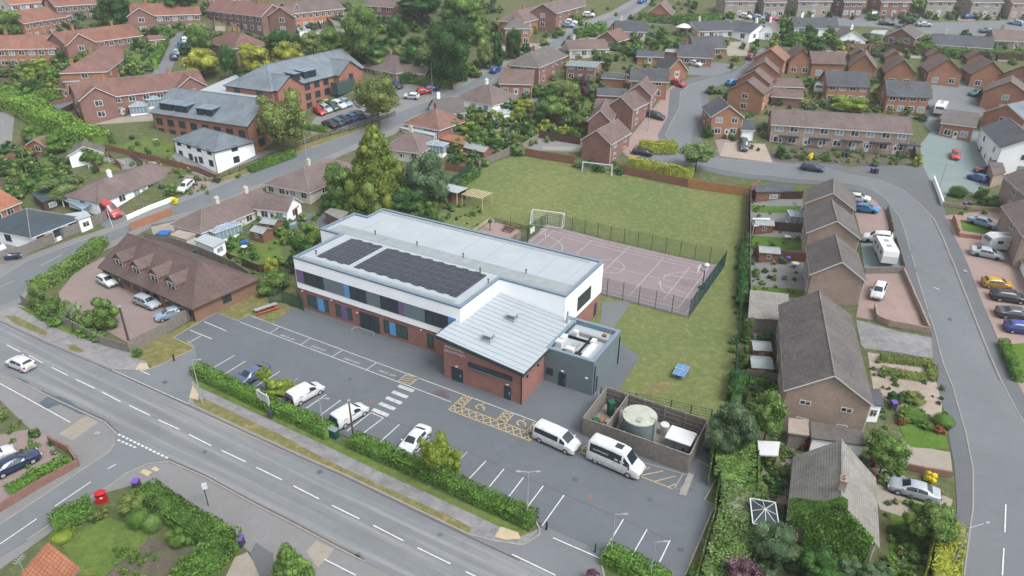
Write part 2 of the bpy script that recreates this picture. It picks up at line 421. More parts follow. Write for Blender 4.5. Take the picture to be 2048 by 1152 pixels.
LF = {'green': ((86, 116, 58), (118, 144, 78)), 'dark': ((52, 88, 44), (78, 114, 58)), 'deep': ((52, 86, 46), (78, 112, 60)), 'olive': ((102, 120, 66), (134, 146, 86)),
      'gold': ((134, 142, 58), (170, 172, 82)), 'yellow': ((222, 204, 48), (240, 226, 70)), 'lime': ((122, 142, 56), (146, 164, 76)), 'conifer': ((82, 106, 48), (122, 134, 62)),
      'purple': ((84, 62, 74), (112, 84, 92)), 'grey': ((94, 120, 70), (128, 146, 92)), 'hedge': ((84, 122, 54), (108, 142, 68)), 'hedge_dark': ((74, 108, 50), (102, 134, 66)),
      'golden_hedge': ((136, 146, 56), (168, 172, 78)), 'bluegreen': ((80, 106, 76), (104, 128, 92)), 'red': ((132, 72, 58), (150, 96, 70)), 'clip': ((104, 138, 58), (124, 156, 74))}
for k, (a, b) in LF.items(): M_leaf('lf_' + k, a, b)
M_leaf('lf_white', (108, 140, 80), (150, 170, 110), flower=(236, 238, 224), famt=.4)
M_leaf('lf_blossom', (92, 124, 66), (122, 148, 84), flower=(226, 224, 208), famt=.055)
M_leaf('lf_pinkish', (84, 62, 74), (104, 80, 84), flower=(206, 170, 186), famt=.2)

# ---------------- ground sheet to the horizon ----------------
mb = MB()
vs = [(GX0 + i * GC, GY0 + j * GC, TG[i, j]) for i in range(GNX) for j in range(GNY)]
fs = []
for i in range(GNX - 1):
    for j in range(GNY - 1):
        a, b, c, d = i*GNY+j, (i+1)*GNY+j, (i+1)*GNY+j+1, i*GNY+j+1
        fs += [(a, b, d), (b, c, d)]
nb = len(vs)      # skirt reaching the horizon
ring = [(i * GNY + 0) for i in range(GNX)] + [((GNX-1) * GNY + j) for j in range(1, GNY)] + [(i * GNY + GNY-1) for i in range(GNX-2, -1, -1)] + [j for j in range(GNY-2, 0, -1)]
for r in ring:
    x, y, z = vs[r]; dx, dy = x, y - 250; k = 4500 / max(abs(dx), abs(dy)); vs.append((dx * k, 250 + dy * k, z))
for i in range(len(ring)):
    j = (i + 1) % len(ring); fs.append((ring[i], nb + i, nb + j, ring[j]))
me = bpy.data.meshes.new('ground'); me.from_pydata(vs, [], fs); me.materials.append(MATS['base_green'])
tag(link('ground', me), kind='structure')

# ---------------- roads, pavements and grass ----------------
road_top = [(-60, 609), (0, 638), (95, 683), (142, 703), (225, 738), (300, 772), (377, 807), (480, 855), (597, 909), (692, 951), (812, 1009), (937, 1069), (1040, 1117), (1130, 1160), (1200, 1195), (1500, 1345)]
road_bot = [(1150, 1340), (860, 1192), (800, 1160), (729, 1124), (674, 1096), (587, 1049), (512, 1011), (412, 956), (337, 923), (235, 870), (210, 846), (172, 828), (82, 786), (30, 757), (-60, 713)]
_a, _b = PT(0, 638), PT(937, 1069)
gp('road', road_top + road_bot, 5, 'main_asphalt', uvline=(Vector(_a[:2]), Vector((_b - _a)[:2]).normalized()))
gp('road', [(232, 868), (342, 924), (295, 929), (250, 949), (225, 969), (150, 1016), (95, 1054), (55, 1081), (-40, 1140), (-90, 1160), (-90, 1105), (0, 1050), (70, 1003), (152, 949), (187, 926), (217, 906), (230, 889)], 6, 'side_asphalt')
gp('pavement', [(-60, 713), (30, 757), (82, 786), (172, 828), (210, 846), (235, 868), (230, 889), (217, 906), (187, 926), (152, 949), (70, 1003), (0, 1050), (-60, 1085), (-60, 1060), (0, 1020), (75, 970), (150, 925), (155, 912), (90, 880), (50, 850), (0, 800), (-60, 770)], 3, 'pale_asphalt')
gp('pavement', [(337, 925), (412, 956), (512, 1011), (587, 1049), (674, 1096), (729, 1124), (800, 1160), (1100, 1320), (700, 1320), (560, 1250), (540, 1150), (500, 1105), (465, 1075), (425, 1040), (350, 990), (300, 972), (262, 972), (215, 985), (150, 1030), (95, 1070), (0, 1140), (-40, 1140), (55, 1081), (95, 1054), (150, 1016), (225, 969), (250, 949), (295, 929)], 3, 'pale_asphalt')
gp('pavement', [(-90, 575), (0, 598), (45, 612), (100, 645), (160, 668), (210, 688), (262, 702), (300, 722), (292, 740), (240, 742), (225, 738), (142, 703), (95, 683), (0, 638), (-60, 609)], 3, 'mottled_pavement')
gp('pavement', [(384, 760), (398, 775), (520, 828), (640, 884), (750, 938), (860, 988), (960, 1034), (1040, 1073), (1078, 1058), (1080, 1075), (1045, 1092), (990, 1084), (937, 1069), (812, 1009), (692, 951), (597, 909), (480, 855), (377, 807)], 3, 'mottled_pavement')
gp('driveway', [(225, 738), (290, 742), (320, 730), (391, 697), (400, 705), (392, 742), (384, 765), (377, 807), (300, 772)], 4, 'side_asphalt')
gp('driveway', [(1078, 1058), (1085, 1050), (1205, 1103), (1207, 1150), (1215, 1200), (1130, 1160), (1040, 1117), (937, 1069), (990, 1084), (1045, 1092)], 4, 'side_asphalt')
for q in ([(10, 632), (30, 632), (95, 664), (92, 673), (30, 648)], [(133, 690), (150, 690), (168, 703), (160, 706), (142, 702)],
          [(385, 800), (410, 799), (480, 832), (560, 870), (640, 913), (720, 953), (820, 998), (905, 1036), (943, 1056), (940, 1065), (920, 1064), (880, 1042), (812, 1007), (692, 949), (597, 907), (480, 853), (395, 814)]):
    gp('verge', q, 6, 'dry_grass')
for q in ([(35, 614), (60, 618), (205, 670), (209, 686), (180, 683), (100, 652)], [(262, 716), (285, 690), (345, 665), (352, 678), (375, 682), (390, 697), (345, 722), (305, 735), (290, 722)],
          [(252, 700), (290, 690), (432, 620), (425, 612), (480, 590), (590, 575), (600, 618), (585, 617), (545, 648), (500, 631), (477, 643), (432, 626), (347, 676), (300, 706)]):
    gp('verge', q, 5, 'dry_grass' if q[0][0] > 250 else 'lawn')
gp('verge', [(392, 772), (400, 764), (640, 872), (860, 976), (1060, 1066), (1040, 1074), (960, 1035), (860, 989), (750, 939), (640, 886), (520, 831)], 6, 'lawn')
CP = [(347, 676), (432, 626), (477, 643), (500, 631), (545, 649), (585, 617), (615, 616), (880, 690), (1000, 700), (1180, 700), (1242, 690), (1281, 713), (1225, 800), (1410, 860), (1424, 936), (1434, 956), (1409, 1000), (1429, 1011), (1370, 1152), (1340, 1280), (1270, 1280), (1290, 1150), (1205, 1104), (1085, 1050), (1070, 1040), (900, 965), (705, 880), (640, 850), (430, 755), (398, 742), (391, 697), (375, 682), (352, 678)]
gp('car_park', CP, 7, 'carpark_asphalt')
gp('road_repair', [(79, 806), (95, 795), (118, 793), (140, 803), (160, 818), (174, 831), (160, 828), (140, 818), (122, 809), (108, 812), (98, 818), (88, 815)], 8, 'patch_dark')
gp('road_repair', [(30, 755), (40, 757), (62, 768), (50, 766)], 8, 'patch_dark')
gp('pavement', [(118, 868), (172, 832), (197, 845), (145, 882)], 4, 'buff_paving')
gp('pavement', [(612, 1104), (632, 1082), (668, 1098), (655, 1118), (635, 1135)], 4, 'buff_paving')
gp('driveway', [(500, 1108), (512, 1085), (545, 1108), (560, 1160), (530, 1180)], 5, 'dark_asphalt')
for q in ([(272, 736), (280, 727), (292, 728), (300, 738), (285, 742)], [(378, 797), (386, 772), (398, 790), (396, 801)], [(989, 1075), (1001, 1054), (1036, 1066), (1042, 1079), (1010, 1081)], [(280, 946), (288, 939), (305, 945), (296, 954)], [(302, 940), (310, 934), (320, 940), (313, 945)]):
    gp('tactile_paving', q, 9, 'tactile')
kerb([road_top[4:0:-1], [(225, 738), (290, 742), (320, 731), (391, 697), (375, 682)], [(377, 807), (480, 855), (597, 909), (692, 951), (812, 1009), (937, 1069), (990, 1083), (1045, 1091), (1080, 1070), (1078, 1056)],
      [(347, 676), (432, 626), (477, 643), (500, 631), (545, 649)], [(347, 676), (391, 698)], [(892, 951), (935, 904)], [(541, 801), (596, 758)], [(1370, 1152), (1429, 1011), (1409, 1000), (1434, 956), (1424, 936), (1394, 921)], [(1205, 1103), (1203, 1130), (1212, 1170)],
      [(1078, 1056), (1070, 1040)], road_bot[3:9], road_bot[9:14], [(337, 925), (295, 929), (250, 949), (225, 969), (150, 1016), (95, 1054), (55, 1081)], [(230, 889), (217, 906), (187, 926), (152, 949), (0, 1050)]])
# road markings
W = []
dash = [((14, 691), (41, 705)), ((58, 712), (86, 727)), ((104, 736), (136, 752)), ((152, 760), (190, 778)), ((204, 785), (242, 805)), ((259, 812), (300, 832)), ((317, 841), (359, 860)), ((378, 870), (423, 893)), ((443, 902), (492, 925)), ((513, 936), (564, 961)), ((587, 973), (638, 999)), ((664, 1012), (719, 1039)), ((747, 1052), (807, 1083)), ((835, 1097), (901, 1129)), ((932, 1145), (1000, 1178)), ((-36, 668), (-8, 681))]
lines('road_marking', dash, .13, 10, 'paint_white')
lines('road_marking', [[(216, 939), (232, 930)], [(110, 1014), (182, 965)], [(0, 1090), (74, 1039)], [(272, 800 + 738 - 800), (300, 751)], [(0, 768), (141, 846)], [(649, 1120), (712, 1152)], [(1106, 1077), (1200, 1118)], [(1024, 1110), (1111, 1152)], [(322, 733), (376, 757)], [(395, 855 - 80 + 0), (377, 807)]][:8], .12, 10, 'paint_white')
for a, b, n in (((237, 870), (339, 919), 13), ((236, 881), (275, 898), 5)):
    lines('give_way_marking', dashes(a, b, n, .62), .22, 10, 'paint_white', px=False)
lines('give_way_marking', dashes((225, 741), (377, 809), 1, 1.0), .1, 10, 'paint_worn', px=False)
bay = [((408, 644), (453, 663)), ((380, 661), (424, 679)), ((375, 688), (402, 673)), ((417.5, 742), (469, 712)), ((445, 752), (491, 723.5)), ((474, 768), (530, 733)), ((500, 781), (560, 744)),
       ((602, 825), (653, 790)), ((632, 838.5), (682, 801)), ((662, 851), (712, 814)), ((694, 863.5), (742, 826)), ((726, 868), (767, 837)), ((756, 889), (799, 850)), ((787, 904), (826, 868)), ((820, 918), (858, 880)), ((742, 826), (767, 837)),
       ((931, 966.5), (972, 923)), ((971, 984), (1008, 939)), ((1011, 1003), (1047, 956)), ((1050, 1021.5), (1086.5, 973)), ((1084, 1053), (1128, 991.5)), ((1205, 1109), (1246.5, 1040)), ((1260, 1119), (1294, 1060)), ((1313, 1138), (1340, 1081.5)), ((1365, 1160), (1388, 1104))][:-1]
lines('parking_bay_marking', bay, .11, 9, 'paint_white')
lines('parking_bay_marking', [[(480, 645), (902, 805)], [(505, 634), (1085, 849)], [(541, 667), (558, 656)], [(601, 691), (620, 678)], [(665, 714), (684, 702)], [(734, 740), (752, 727)]], .13, 9, 'paint_worn')
lines('surface_joint', [[(640, 785), (660, 790), (760, 832), (937, 905), (1024, 944), (1351, 1086)]], .09, 8, 'seam')
D1 = Vector((math.cos(AZ), math.sin(AZ))); D2 = Vector((-math.sin(AZ), math.cos(AZ))); OB = Vector((-30.91, 88.556))
def ST(s, t): p = OB + D1 * s + D2 * t; return (p.x, p.y)
def st(u, v):
    q = Vector(PT(u, v)[:2]) - OB; return q.dot(D1), q.dot(D2)
zb = MB()
for c in ((812, 778), (800, 790), (788, 802), (774.5, 813.5), (761, 826)):
    s, t = st(*c); stripe(zb, [ST(s - 1.15, t), ST(s + 1.15, t)], .56, 9)
tag(zb.build('zebra_crossing_marking', 'paint_worn'), kind='structure')
yl = []   # hatched yellow disabled bays, in building coordinates
def hatch(s0, s1, t0, t1, n, x=True):
    out = [[ST(s0, t0), ST(s1, t0)], [ST(s1, t0), ST(s1, t1)], [ST(s1, t1), ST(s0, t1)], [ST(s0, t1), ST(s0, t0)]]
    L = s1 - s0; h = t1 - t0
    if L > h:
        for k in range(n):
            a, b = s0 + L * k / n, s0 + L * (k + 1) / n; out.append([ST(a, t0), ST(b, t1)])
            if x: out.append([ST(b, t0), ST(a, t1)])
    else:
        for k in range(n):
            a, b = t0 + h * k / n, t0 + h * (k + 1) / n; out.append([ST(s0, a), ST(s1, b)])
            if x: out.append([ST(s1, a), ST(s0, b)])
    return out
a = st(896.5, 819); b = st(926, 791); c = st(943, 794.5); d = st(1060, 882)
yl += hatch(a[0] + .1, d[0], a[1] - .1, a[1] + 1.15, 11)
yl += hatch(a[0] + .1, a[0] + 1.25, a[1] + 1.15, b[1], 3)
e = st(1015, 830); yl += hatch(e[0] - .6, e[0] + .6, a[1] + 1.15, b[1], 3); yl += hatch(d[0] - 1.1, d[0], a[1] + 1.15, b[1], 3)
h0 = st(817, 760); yl += hatch(h0[0] - .9, h0[0] + .9, h0[1] - 1., h0[1] + 1., 4, False)
yl += [[PT(*p)[:2] for p in s] for s in ([(1153, 903), (1345, 979)], [(1283, 952), (1326, 943)], [(1309, 964), (1352, 953)], [(1334, 976), (1351, 969)], [(1150, 902), (1180, 890)], [(1100, 884), (1153, 903)], [(1270, 945), (1300, 936)])]
lines('disabled_bay_marking', yl, .1, 9, 'paint_yellow', px=False)
for u, v, r in ((960, 814, 0), (1042, 846, 0), (1172, 902, 0)):   # wheelchair symbols
    s, t = st(u, v); m = MB(); pts = [ST(s + .42 * math.cos(k * .5), t - .1 + .42 * math.sin(k * .5)) for k in range(0, 11)]
    stripe(m, pts, .12, 9); stripe(m, [ST(s + .1, t + .75), ST(s, t + .2), ST(s + .55, t + .15), ST(s + .75, t - .4)], .12, 9)
    tag(m.build('disabled_symbol_marking', 'paint_yellow'), kind='structure')
for u, v in ((575, 676), (637, 698), (703, 723), (774, 748)):
    p = PT(u, v); m4 = Matrix.Translation((p.x, p.y, T(p.x, p.y) + 9 * LV)) @ Matrix.Rotation(AZ, 4, 'Z')
    o = text_mesh("DROP OFF", .55, 'bay_lettering', 'paint_worn', None, m4, .001); o['kind'] = 'structure'
srs = random.Random(4)
for u, v, r, mt in ((1048, 872, 1.3, 'dark_asphalt'), (1032, 892, .8, 'dark_asphalt'), (880, 788, .9, 'seam'), (892, 795, .5, 'seam'), (657, 700, .8, 'dark_asphalt'), (1181, 995, .4, 'br_red'), (744, 802, .35, 'br_red'), (1388, 982, .4, 'dark_asphalt'), (545, 1110, 0.1, 'seam'), (716, 1111, .3, 'dark_asphalt'), (478, 693, .5, 'dark_asphalt'), (770, 885, .5, 'dark_asphalt'), (1250, 900, .3, 'dark_asphalt'), (1360, 1100, .3, 'seam'), (410, 905, .25, 'seam'), (880, 1070, .25, 'dark_asphalt')):
    p = PT(u, v); drape('surface_stain', [(p.x + r * srs.uniform(.6, 1.4) * math.cos(k * .57), p.y + r * srs.uniform(.5, 1.2) * math.sin(k * .57)) for k in range(11)], 8, mt)

lines('gutter', [[(x, y + 5) for x, y in road_top[1:13]], [(x, y - 4) for x, y in road_bot[3:9]], [(x + 2, y - 4) for x, y in road_bot[9:13]], [(x - 4, y) for x, y in [(2003, 763), (1966, 676), (1926, 575), (1896, 500), (1868, 438)]]], .14, 8, 'seam')
for u, v, r in ((195, 868, .35), (1930, 543, .3), (640, 945, .3), (330, 765, .3), (560, 660, .3), (1150, 960, .3), (1900, 640, .3), (1300, 1000, .3), (980, 1020, .3), (480, 400, .3), (1600, 345, .3), (700, 760, .3)):
    p = PT(u, v); drape('manhole_cover', [(p.x + r * math.cos(k * .7854), p.y + r * math.sin(k * .7854)) for k in range(8)], 11, 'membrane_dark' if u in (195, 1930) else 'patch_dark')
# ---------------- football field, court, paths ----------------
gp('playing_field', [(1040, 308), (1086, 319), (1149, 328), (1236, 345), (1374, 375), (1496, 392), (1490, 480), (1480, 600), (1474, 700), (1466, 800), (1440, 840), (1415, 850), (1200, 810), (1150, 600), (1000, 500), (820, 440), (860, 412), (905, 380), (960, 335)], 2, 'field_grass')
gp('bare_earth', [(1285, 770), (1330, 755), (1345, 775), (1310, 792), (1290, 790)], 4, 'dry_grass')
c0 = st(1096.5, 453); c1_ = st(1440, 528); c2_ = st(1382, 637)
CS0, CS1, CT0, CT1 = c0[0] - .5, c1_[0] + .9, c2_[1], c0[1] + .6
print('court', c0, c1_, c2_)
drape('court', [ST(CS0, CT0), ST(CS1, CT0), ST(CS1, CT1), ST(CS0, CT1)], 7, 'court_red')
def crect(a, b, c, d): return [[ST(a, c), ST(b, c)], [ST(b, c), ST(b, d)], [ST(b, d), ST(a, d)], [ST(a, d), ST(a, c)]]
def arc(s, t, r, a0, a1, n=20): return [ST(s + r * math.cos(a0 + (a1 - a0) * k / n), t + r * math.sin(a0 + (a1 - a0) * k / n)) for k in range(n + 1)]
L, Wd = CS1 - CS0, CT1 - CT0; mS, mT = (CS0 + CS1) / 2, (CT0 + CT1) / 2
cl = crect(CS0 + .7, CS1 - .7, CT0 + .7, CT1 - .7) + crect(CS0 + 2.2, CS1 - 2.2, CT0 + 1.9, CT1 - 1.9) + crect(CS0 + 5, CS1 - 5, CT0 + 3.2, CT1 - 3.2)
cl += [[ST(mS, CT0 + .7), ST(mS, CT1 - .7)], arc(mS, mT, 2.6, 0, 6.283, 32), [ST(CS0 + 5, mT), ST(CS1 - 5, mT)], arc(CS0 + 1.9, mT, 5.6, -1.57, 1.57), arc(CS1 - 1.9, mT, 5.6, 1.57, 4.71), [ST(CS1 - 10, CT0 + 1.9), ST(CS1 - 10, CT1 - 1.9)], [ST(CS0 + 10, CT0 + 1.9), ST(CS0 + 10, CT1 - 1.9)],
       [ST(CS1 - 2.2, mT - 2.9), ST(CS1 - 7.5, mT - 1.8)], [ST(CS1 - 2.2, mT + 2.9), ST(CS1 - 7.5, mT + 1.8)], [ST(CS1 - 7.5, mT - 1.8), ST(CS1 - 7.5, mT + 1.8)]]
lines('court_marking', cl, .09, 10, 'paint_worn', px=False)
gp('path', [(1195, 690), (1205, 605), (1265, 600), (1250, 625), (1228, 655), (1245, 690)], 6, 'side_asphalt')

# ---------------- right-hand street and estate roads ----------------
RS_in = [(1936, 1500), (1928, 1152), (1936, 1089), (1946, 1014), (1946, 939), (1931, 864), (1906, 776), (1886, 726), (1871, 668), (1853, 613), (1841, 575), (1818, 495), (1801, 438), (1773, 400), (1743, 380), (1711, 370), (1660, 362), (1600, 358), (1540, 352), (1480, 345), (1440, 338), (1400, 330), (1372, 318), (1350, 295), (1331, 270), (1345, 240), (1359, 215), (1361, 185), (1379, 170), (1429, 155), (1460, 148), (1490, 128), (1498, 112), (1518, 97)]
RS_out = [(1534, 97), (1516, 125), (1494, 150), (1440, 172), (1401, 185), (1405, 215), (1399, 240), (1384, 265), (1384, 288), (1400, 305), (1440, 318), (1536, 325), (1648, 335), (1696, 348), (1761, 360), (1806, 380), (1836, 405), (1868, 438), (1896, 500), (1926, 575), (1966, 676), (2003, 763), (2048, 846), (2120, 1000), (2170, 1500)]
gp('pavement', [(1900, 1500), (1905, 1152), (1914, 1010), (1908, 930), (1890, 830), (1868, 745), (1862, 668), (1835, 600), (1805, 540), (1790, 480), (1775, 430), (1750, 402), (1720, 384), (1640, 370), (1540, 362), (1440, 350), (1380, 335), (1330, 310), (1315, 270), (1335, 235), (1340, 180), (1372, 160), (1425, 145), (1470, 132)] + RS_in[::-1][3:], 4, 'dark_asphalt')
gp('pavement', [(1405, 180), (1418, 190), (1414, 240), (1400, 270), (1410, 292), (1445, 305), (1536, 312), (1650, 322), (1700, 335), (1760, 330), (1840, 330), (1875, 380), (1893, 430), (1912, 480), (1940, 540), (1962, 600), (1990, 670), (2022, 740), (2060, 800), (2190, 960), (2260, 1500), (2170, 1500), (2120, 1000), (2048, 846)] + RS_out[4:-2][::-1][1:], 3, 'dark_asphalt')
gp('road', RS_in + RS_out, 6, 'street_asphalt')
gp('road', [(1690, 345), (1745, 333), (1845, 330), (1872, 380), (1884, 432), (1868, 438), (1836, 405), (1806, 380), (1761, 360)], 5, 'dark_asphalt')
gp('car_park', [(1840, 290), (1862, 262), (1965, 262), (1955, 300), (1990, 345), (1982, 375), (1950, 388), (1905, 372), (1888, 398), (1870, 380), (1845, 330)], 5, 'greygreen')
kerb([RS_in[1:22], RS_out[8:-2], RS_in[22:30]], .14, .08)
lines('road_marking', [[(2011, 1010), (2009, 1066)], [(2007, 1098), (2004, 1152)], [(1868, 576), (1878, 580)]], .12, 10, 'paint_white')
for q, m in (([(1698, 392), (1742, 392), (1770, 420), (1780, 472), (1720, 468), (1714, 440)], 'pink_paving'), ([(1720, 478), (1788, 480), (1804, 538), (1730, 548)], 'greygreen'), ([(1728, 548), (1805, 545), (1842, 640), (1856, 664), (1800, 656), (1750, 642), (1712, 635), (1722, 580)], 'pink_paving'),
             ([(1712, 640), (1750, 650), (1800, 664), (1862, 676), (1882, 700), (1890, 722), (1730, 698), (1722, 690)], 'mottled_pavement'), ([(1735, 705), (1865, 728), (1885, 800), (1880, 870), (1750, 800)], 'gravel_pale'), ([(1770, 880), (1900, 905), (1905, 945), (1790, 925)], 'buff_paving'),
             ([(1730, 935), (1780, 940), (1905, 1000), (1890, 1060), (1760, 1020)], 'buff_paving'), ([(1888, 432), (1990, 420), (2100, 460), (2120, 760), (2048, 790), (1962, 600), (1912, 480)], 'pink_paving'), ([(1450, 285), (1530, 288), (1545, 325), (1440, 312)], 'gravel_pale'),
             ([(1290, 305), (1345, 300), (1400, 330), (1375, 345), (1330, 345), (1280, 320)], 'side_asphalt'), ([(1240, 300), (1340, 175), (1365, 160), (1355, 215), (1328, 270), (1300, 310), (1260, 318)], 'pink_paving'),
             ([(1700, 270), (1860, 285), (1850, 335), (1690, 330), (1550, 322), (1540, 300)], 'earth'), ([(1860, 160), (1950, 165), (1950, 200), (1975, 225), (1940, 245), (1870, 225)], 'side_asphalt'), ([(1775, 215), (1800, 190), (1900, 205), (1890, 260), (1860, 262), (1840, 240)], 'side_asphalt'),
             ([(1638, 38), (1740, 28), (1860, 45), (2060, 40), (2060, 66), (1985, 74), (1850, 68), (1760, 55), (1640, 50)], 'side_asphalt'), ([(1200, 44), (1300, 40), (1460, 42), (1640, 40), (1640, 52), (1460, 52), (1300, 50), (1200, 56)], 'side_asphalt'),
             ([(1380, 128), (1440, 125), (1480, 135), (1430, 152), (1375, 150)], 'side_asphalt'), ([(1450, 85), (1500, 82), (1495, 112), (1455, 112)], 'buff_paving'), ([(1180, 98), (1100, 100), (1060, 92), (1130, 75), (1185, 60), (1200, 70)], 'buff_paving')):
    gp('driveway', q, 4 if m != 'side_asphalt' else 5, m)
# long street behind the school, running up to the top of the picture
LS_up = [(-90, 590), (0, 556), (60, 520), (150, 487), (225, 462), (330, 418), (420, 380), (500, 345), (560, 318), (654, 285), (752, 250), (794, 225), (874, 197), (912, 180), (969, 147), (1012, 130), (1060, 108), (1116, 75), (1164, 55), (1226, 32), (1274, 5), (1290, -12)]
LS_dn = [(1310, -12), (1294, 0), (1239, 37), (1174, 60), (1136, 85), (1070, 122), (1030, 135), (985, 160), (930, 190), (824, 235), (780, 262), (690, 298), (610, 335), (512, 372), (405, 418), (300, 445), (207, 492), (120, 540), (60, 560), (40, 596), (-90, 650)]
gp('pavement', [(p[0] - 4, p[1] - 9) for p in LS_up] + [(p[0] + 6, p[1] + 8) for p in LS_dn], 3, 'pale_asphalt')
gp('road', LS_up + LS_dn, 6, 'street_asphalt')
kerb([LS_up[1:-2], LS_dn[2:-2]], .14, .08)
lines('road_marking', [[(82, 532), (125, 510)], [(0, 575), (30, 562)]], .12, 10, 'paint_worn')
gp('road', [(345, 70), (372, 62), (365, 80), (352, 115), (340, 150), (300, 160), (318, 115), (335, 90)], 5, 'side_asphalt')
gp('car_park', [(618, 255), (630, 235), (700, 205), (770, 165), (800, 165), (870, 178), (905, 172), (900, 185), (830, 205), (790, 232), (720, 262), (650, 285), (625, 275)], 4, 'pale_asphalt')
gp('verge', [(560, 300), (640, 262), (720, 255), (790, 222), (800, 230), (752, 252), (654, 288), (500, 345), (440, 365), (430, 350)], 4, 'dry_grass')
gp('lawn', [(225, 295), (290, 275), (350, 290), (350, 310), (290, 312), (240, 305)], 3, 'lawn')
gp('car_park', [(118, 585), (150, 545), (205, 515), (240, 520), (390, 610), (400, 630), (262, 690), (210, 660), (160, 640), (120, 610)], 4, 'mauve_paving')
gp('driveway', [(-60, 990), (0, 870), (25, 865), (80, 855), (115, 905), (150, 922), (75, 968), (0, 1015), (-60, 1055)], 4, 'mauve_paving')
for q, m in (([(365, 350), (400, 352), (435, 372), (400, 388), (370, 372)], 'mauve_paving'), ([(180, 435), (245, 420), (260, 440), (215, 458)], 'side_asphalt'), ([(-40, 500), (25, 480), (55, 510), (0, 545), (-60, 560)], 'pale_asphalt'), ([(590, 425), (660, 430), (650, 470), (600, 455)], 'dark_asphalt'),
             ([(300, 450), (350, 440), (420, 500), (380, 510), (310, 480)], 'buff_paving'), ([(150, 210), (330, 200), (330, 240), (190, 250)], 'buff_paving'), ([(330, 300), (360, 295), (430, 335), (500, 305), (560, 300), (560, 318), (440, 365), (380, 345)], 'pale_asphalt'),
             ([(1070, 275), (1165, 285), (1160, 305), (1045, 300)], 'pale_asphalt'), ([(1500, 380), (1605, 385), (1610, 600), (1500, 600)], 'pale_asphalt'), ([(1495, 640), (1580, 650), (1575, 760), (1490, 750)], 'pale_asphalt'),
             ([(1000, 80), (1080, 88), (1100, 96), (1050, 110), (1000, 100)], 'buff_paving'), ([(590, 5), (700, 20), (720, 60), (640, 75), (580, 60)], 'pale_asphalt'), ([(0, 125), (100, 120), (130, 175), (60, 215), (0, 225)], 'earth'), ([(0, 225), (30, 215), (20, 330), (0, 340)], 'pale_asphalt'),
             ([(1430, 280), (1470, 275), (1480, 300), (1440, 312)], 'mauve_paving'), ([(1500, 880), (1590, 885), (1580, 1010), (1500, 1000)], 'mauve_paving'), ([(140, 880 + 200), (240, 1050), (300, 1060), (210, 1152), (150, 1152)], 'lawn')):
    gp('driveway' if m not in ('lawn', 'earth') else m, q, 3, m)
gp('lawn', [(125, 1090), (205, 1030), (300, 1065), (290, 1085), (215, 1145), (160, 1152)], 4, 'lawn')
gp('vegetable_bed', [(215, 1150), (300, 1075), (390, 1110), (400, 1180), (230, 1180)], 5, 'earth')
gp('patio', [(470, 1115), (495, 1105), (530, 1160), (500, 1200), (430, 1200)], 5, 'buff_paving')
for q in ([(1500, 470), (1608, 478), (1610, 500), (1505, 505)], [(1500, 570), (1612, 580), (1614, 595), (1500, 592)], [(1500, 410), (1600, 412), (1600, 425), (1505, 425)], [(1790, 840), (1890, 850), (1895, 900), (1820, 895)], [(1780, 1030), (1860, 1040), (1850, 1150), (1780, 1150)], [(2015, 690), (2060, 685), (2060, 760), (2050, 770)], [(1920, 440), (1980, 452), (1978, 470), (1925, 462)], [(260, 85), (320, 82), (318, 140), (265, 128)], [(930, 265), (990, 262), (1000, 300), (935, 300)], [(980, 190), (1040, 200), (1020, 215), (975, 205)], [(470, 470), (560, 480), (570, 530), (500, 530), (440, 500)]):
    gp('lawn', q, 5, 'lush_grass' if q[0][0] > 1000 else 'lawn')
# ---------------- the school ----------------
sch = thing('school_building', 'two-storey school with white upper floor over red brick, flat grey roof and panels on it', 'school', (OB.x, OB.y, 0), AZ)
UP = [(-.55, 0), (28.2, 0), (28.2, 9.5), (38.2, 9.5), (38.2, 21.7), (-2.0, 21.7), (-2.0, 17.6), (-4.7, 17.6), (-4.7, 9.7), (-.55, 9.7)]
def inset(pts, d):
    n = len(pts); out = []
    for i in range(n):
        a, b, c = Vector(pts[i-1]), Vector(pts[i]), Vector(pts[(i+1) % n]); e1, e2 = (b-a).normalized(), (c-b).normalized()
        n1, n2 = Vector((-e1.y, e1.x)), Vector((-e2.y, e2.x)); k = n1 + n2; out.append(tuple(b + k * d / max(.3, k.dot(n1)) ))
    return out
m = MB(); m.prism(UP, 3.4, 8.1); up = m.build('upper_wall', 'white_render', sch)
m = MB(); g = inset(UP, .16); m.prism(g, -.3, 3.4); m.build('brick_wall', 'br_school', sch)
m = MB(); I = inset(UP, .42); J = inset(UP, -.06)
for i in range(len(UP)):
    j = (i + 1) % len(UP)
    m.face([(*J[i], 8.36), (*J[j], 8.36), (*I[j], 8.36), (*I[i], 8.36)]); m.face([(*J[i], 8.1), (*J[j], 8.1), (*J[j], 8.36), (*J[i], 8.36)])
    m.face([(*I[j], 7.9), (*I[i], 7.9), (*I[i], 8.36), (*I[j], 8.36)], 1); m.face([(*J[j], 8.1), (*J[i], 8.1), (*UP[i], 8.1), (*UP[j], 8.1)], 2)
m.build('parapet_coping', ['coping', 'parapet_in', 'dark_trim'], sch)
m = MB(); m.prism(inset(UP, .4), 8.11, 8.13)
rf = m.build('roof', 'membrane', sch)
m = MB(); m.box((17, 11.7, 8.13), (41, 2.5, .05)); m.box((17.5, 20.7, 8.13), (38, .7, .02)); m.box((13.5, .95, 8.13), (26.5, .7, .02)); m.build('walkway', 'membrane_dark', rf)
m = MB()
for k in range(9): m.box((1 + k * 4.4, 15.9, 8.13), (.05, 8.6, .012))
m.build('roof_seam', 'membrane_dark', rf)
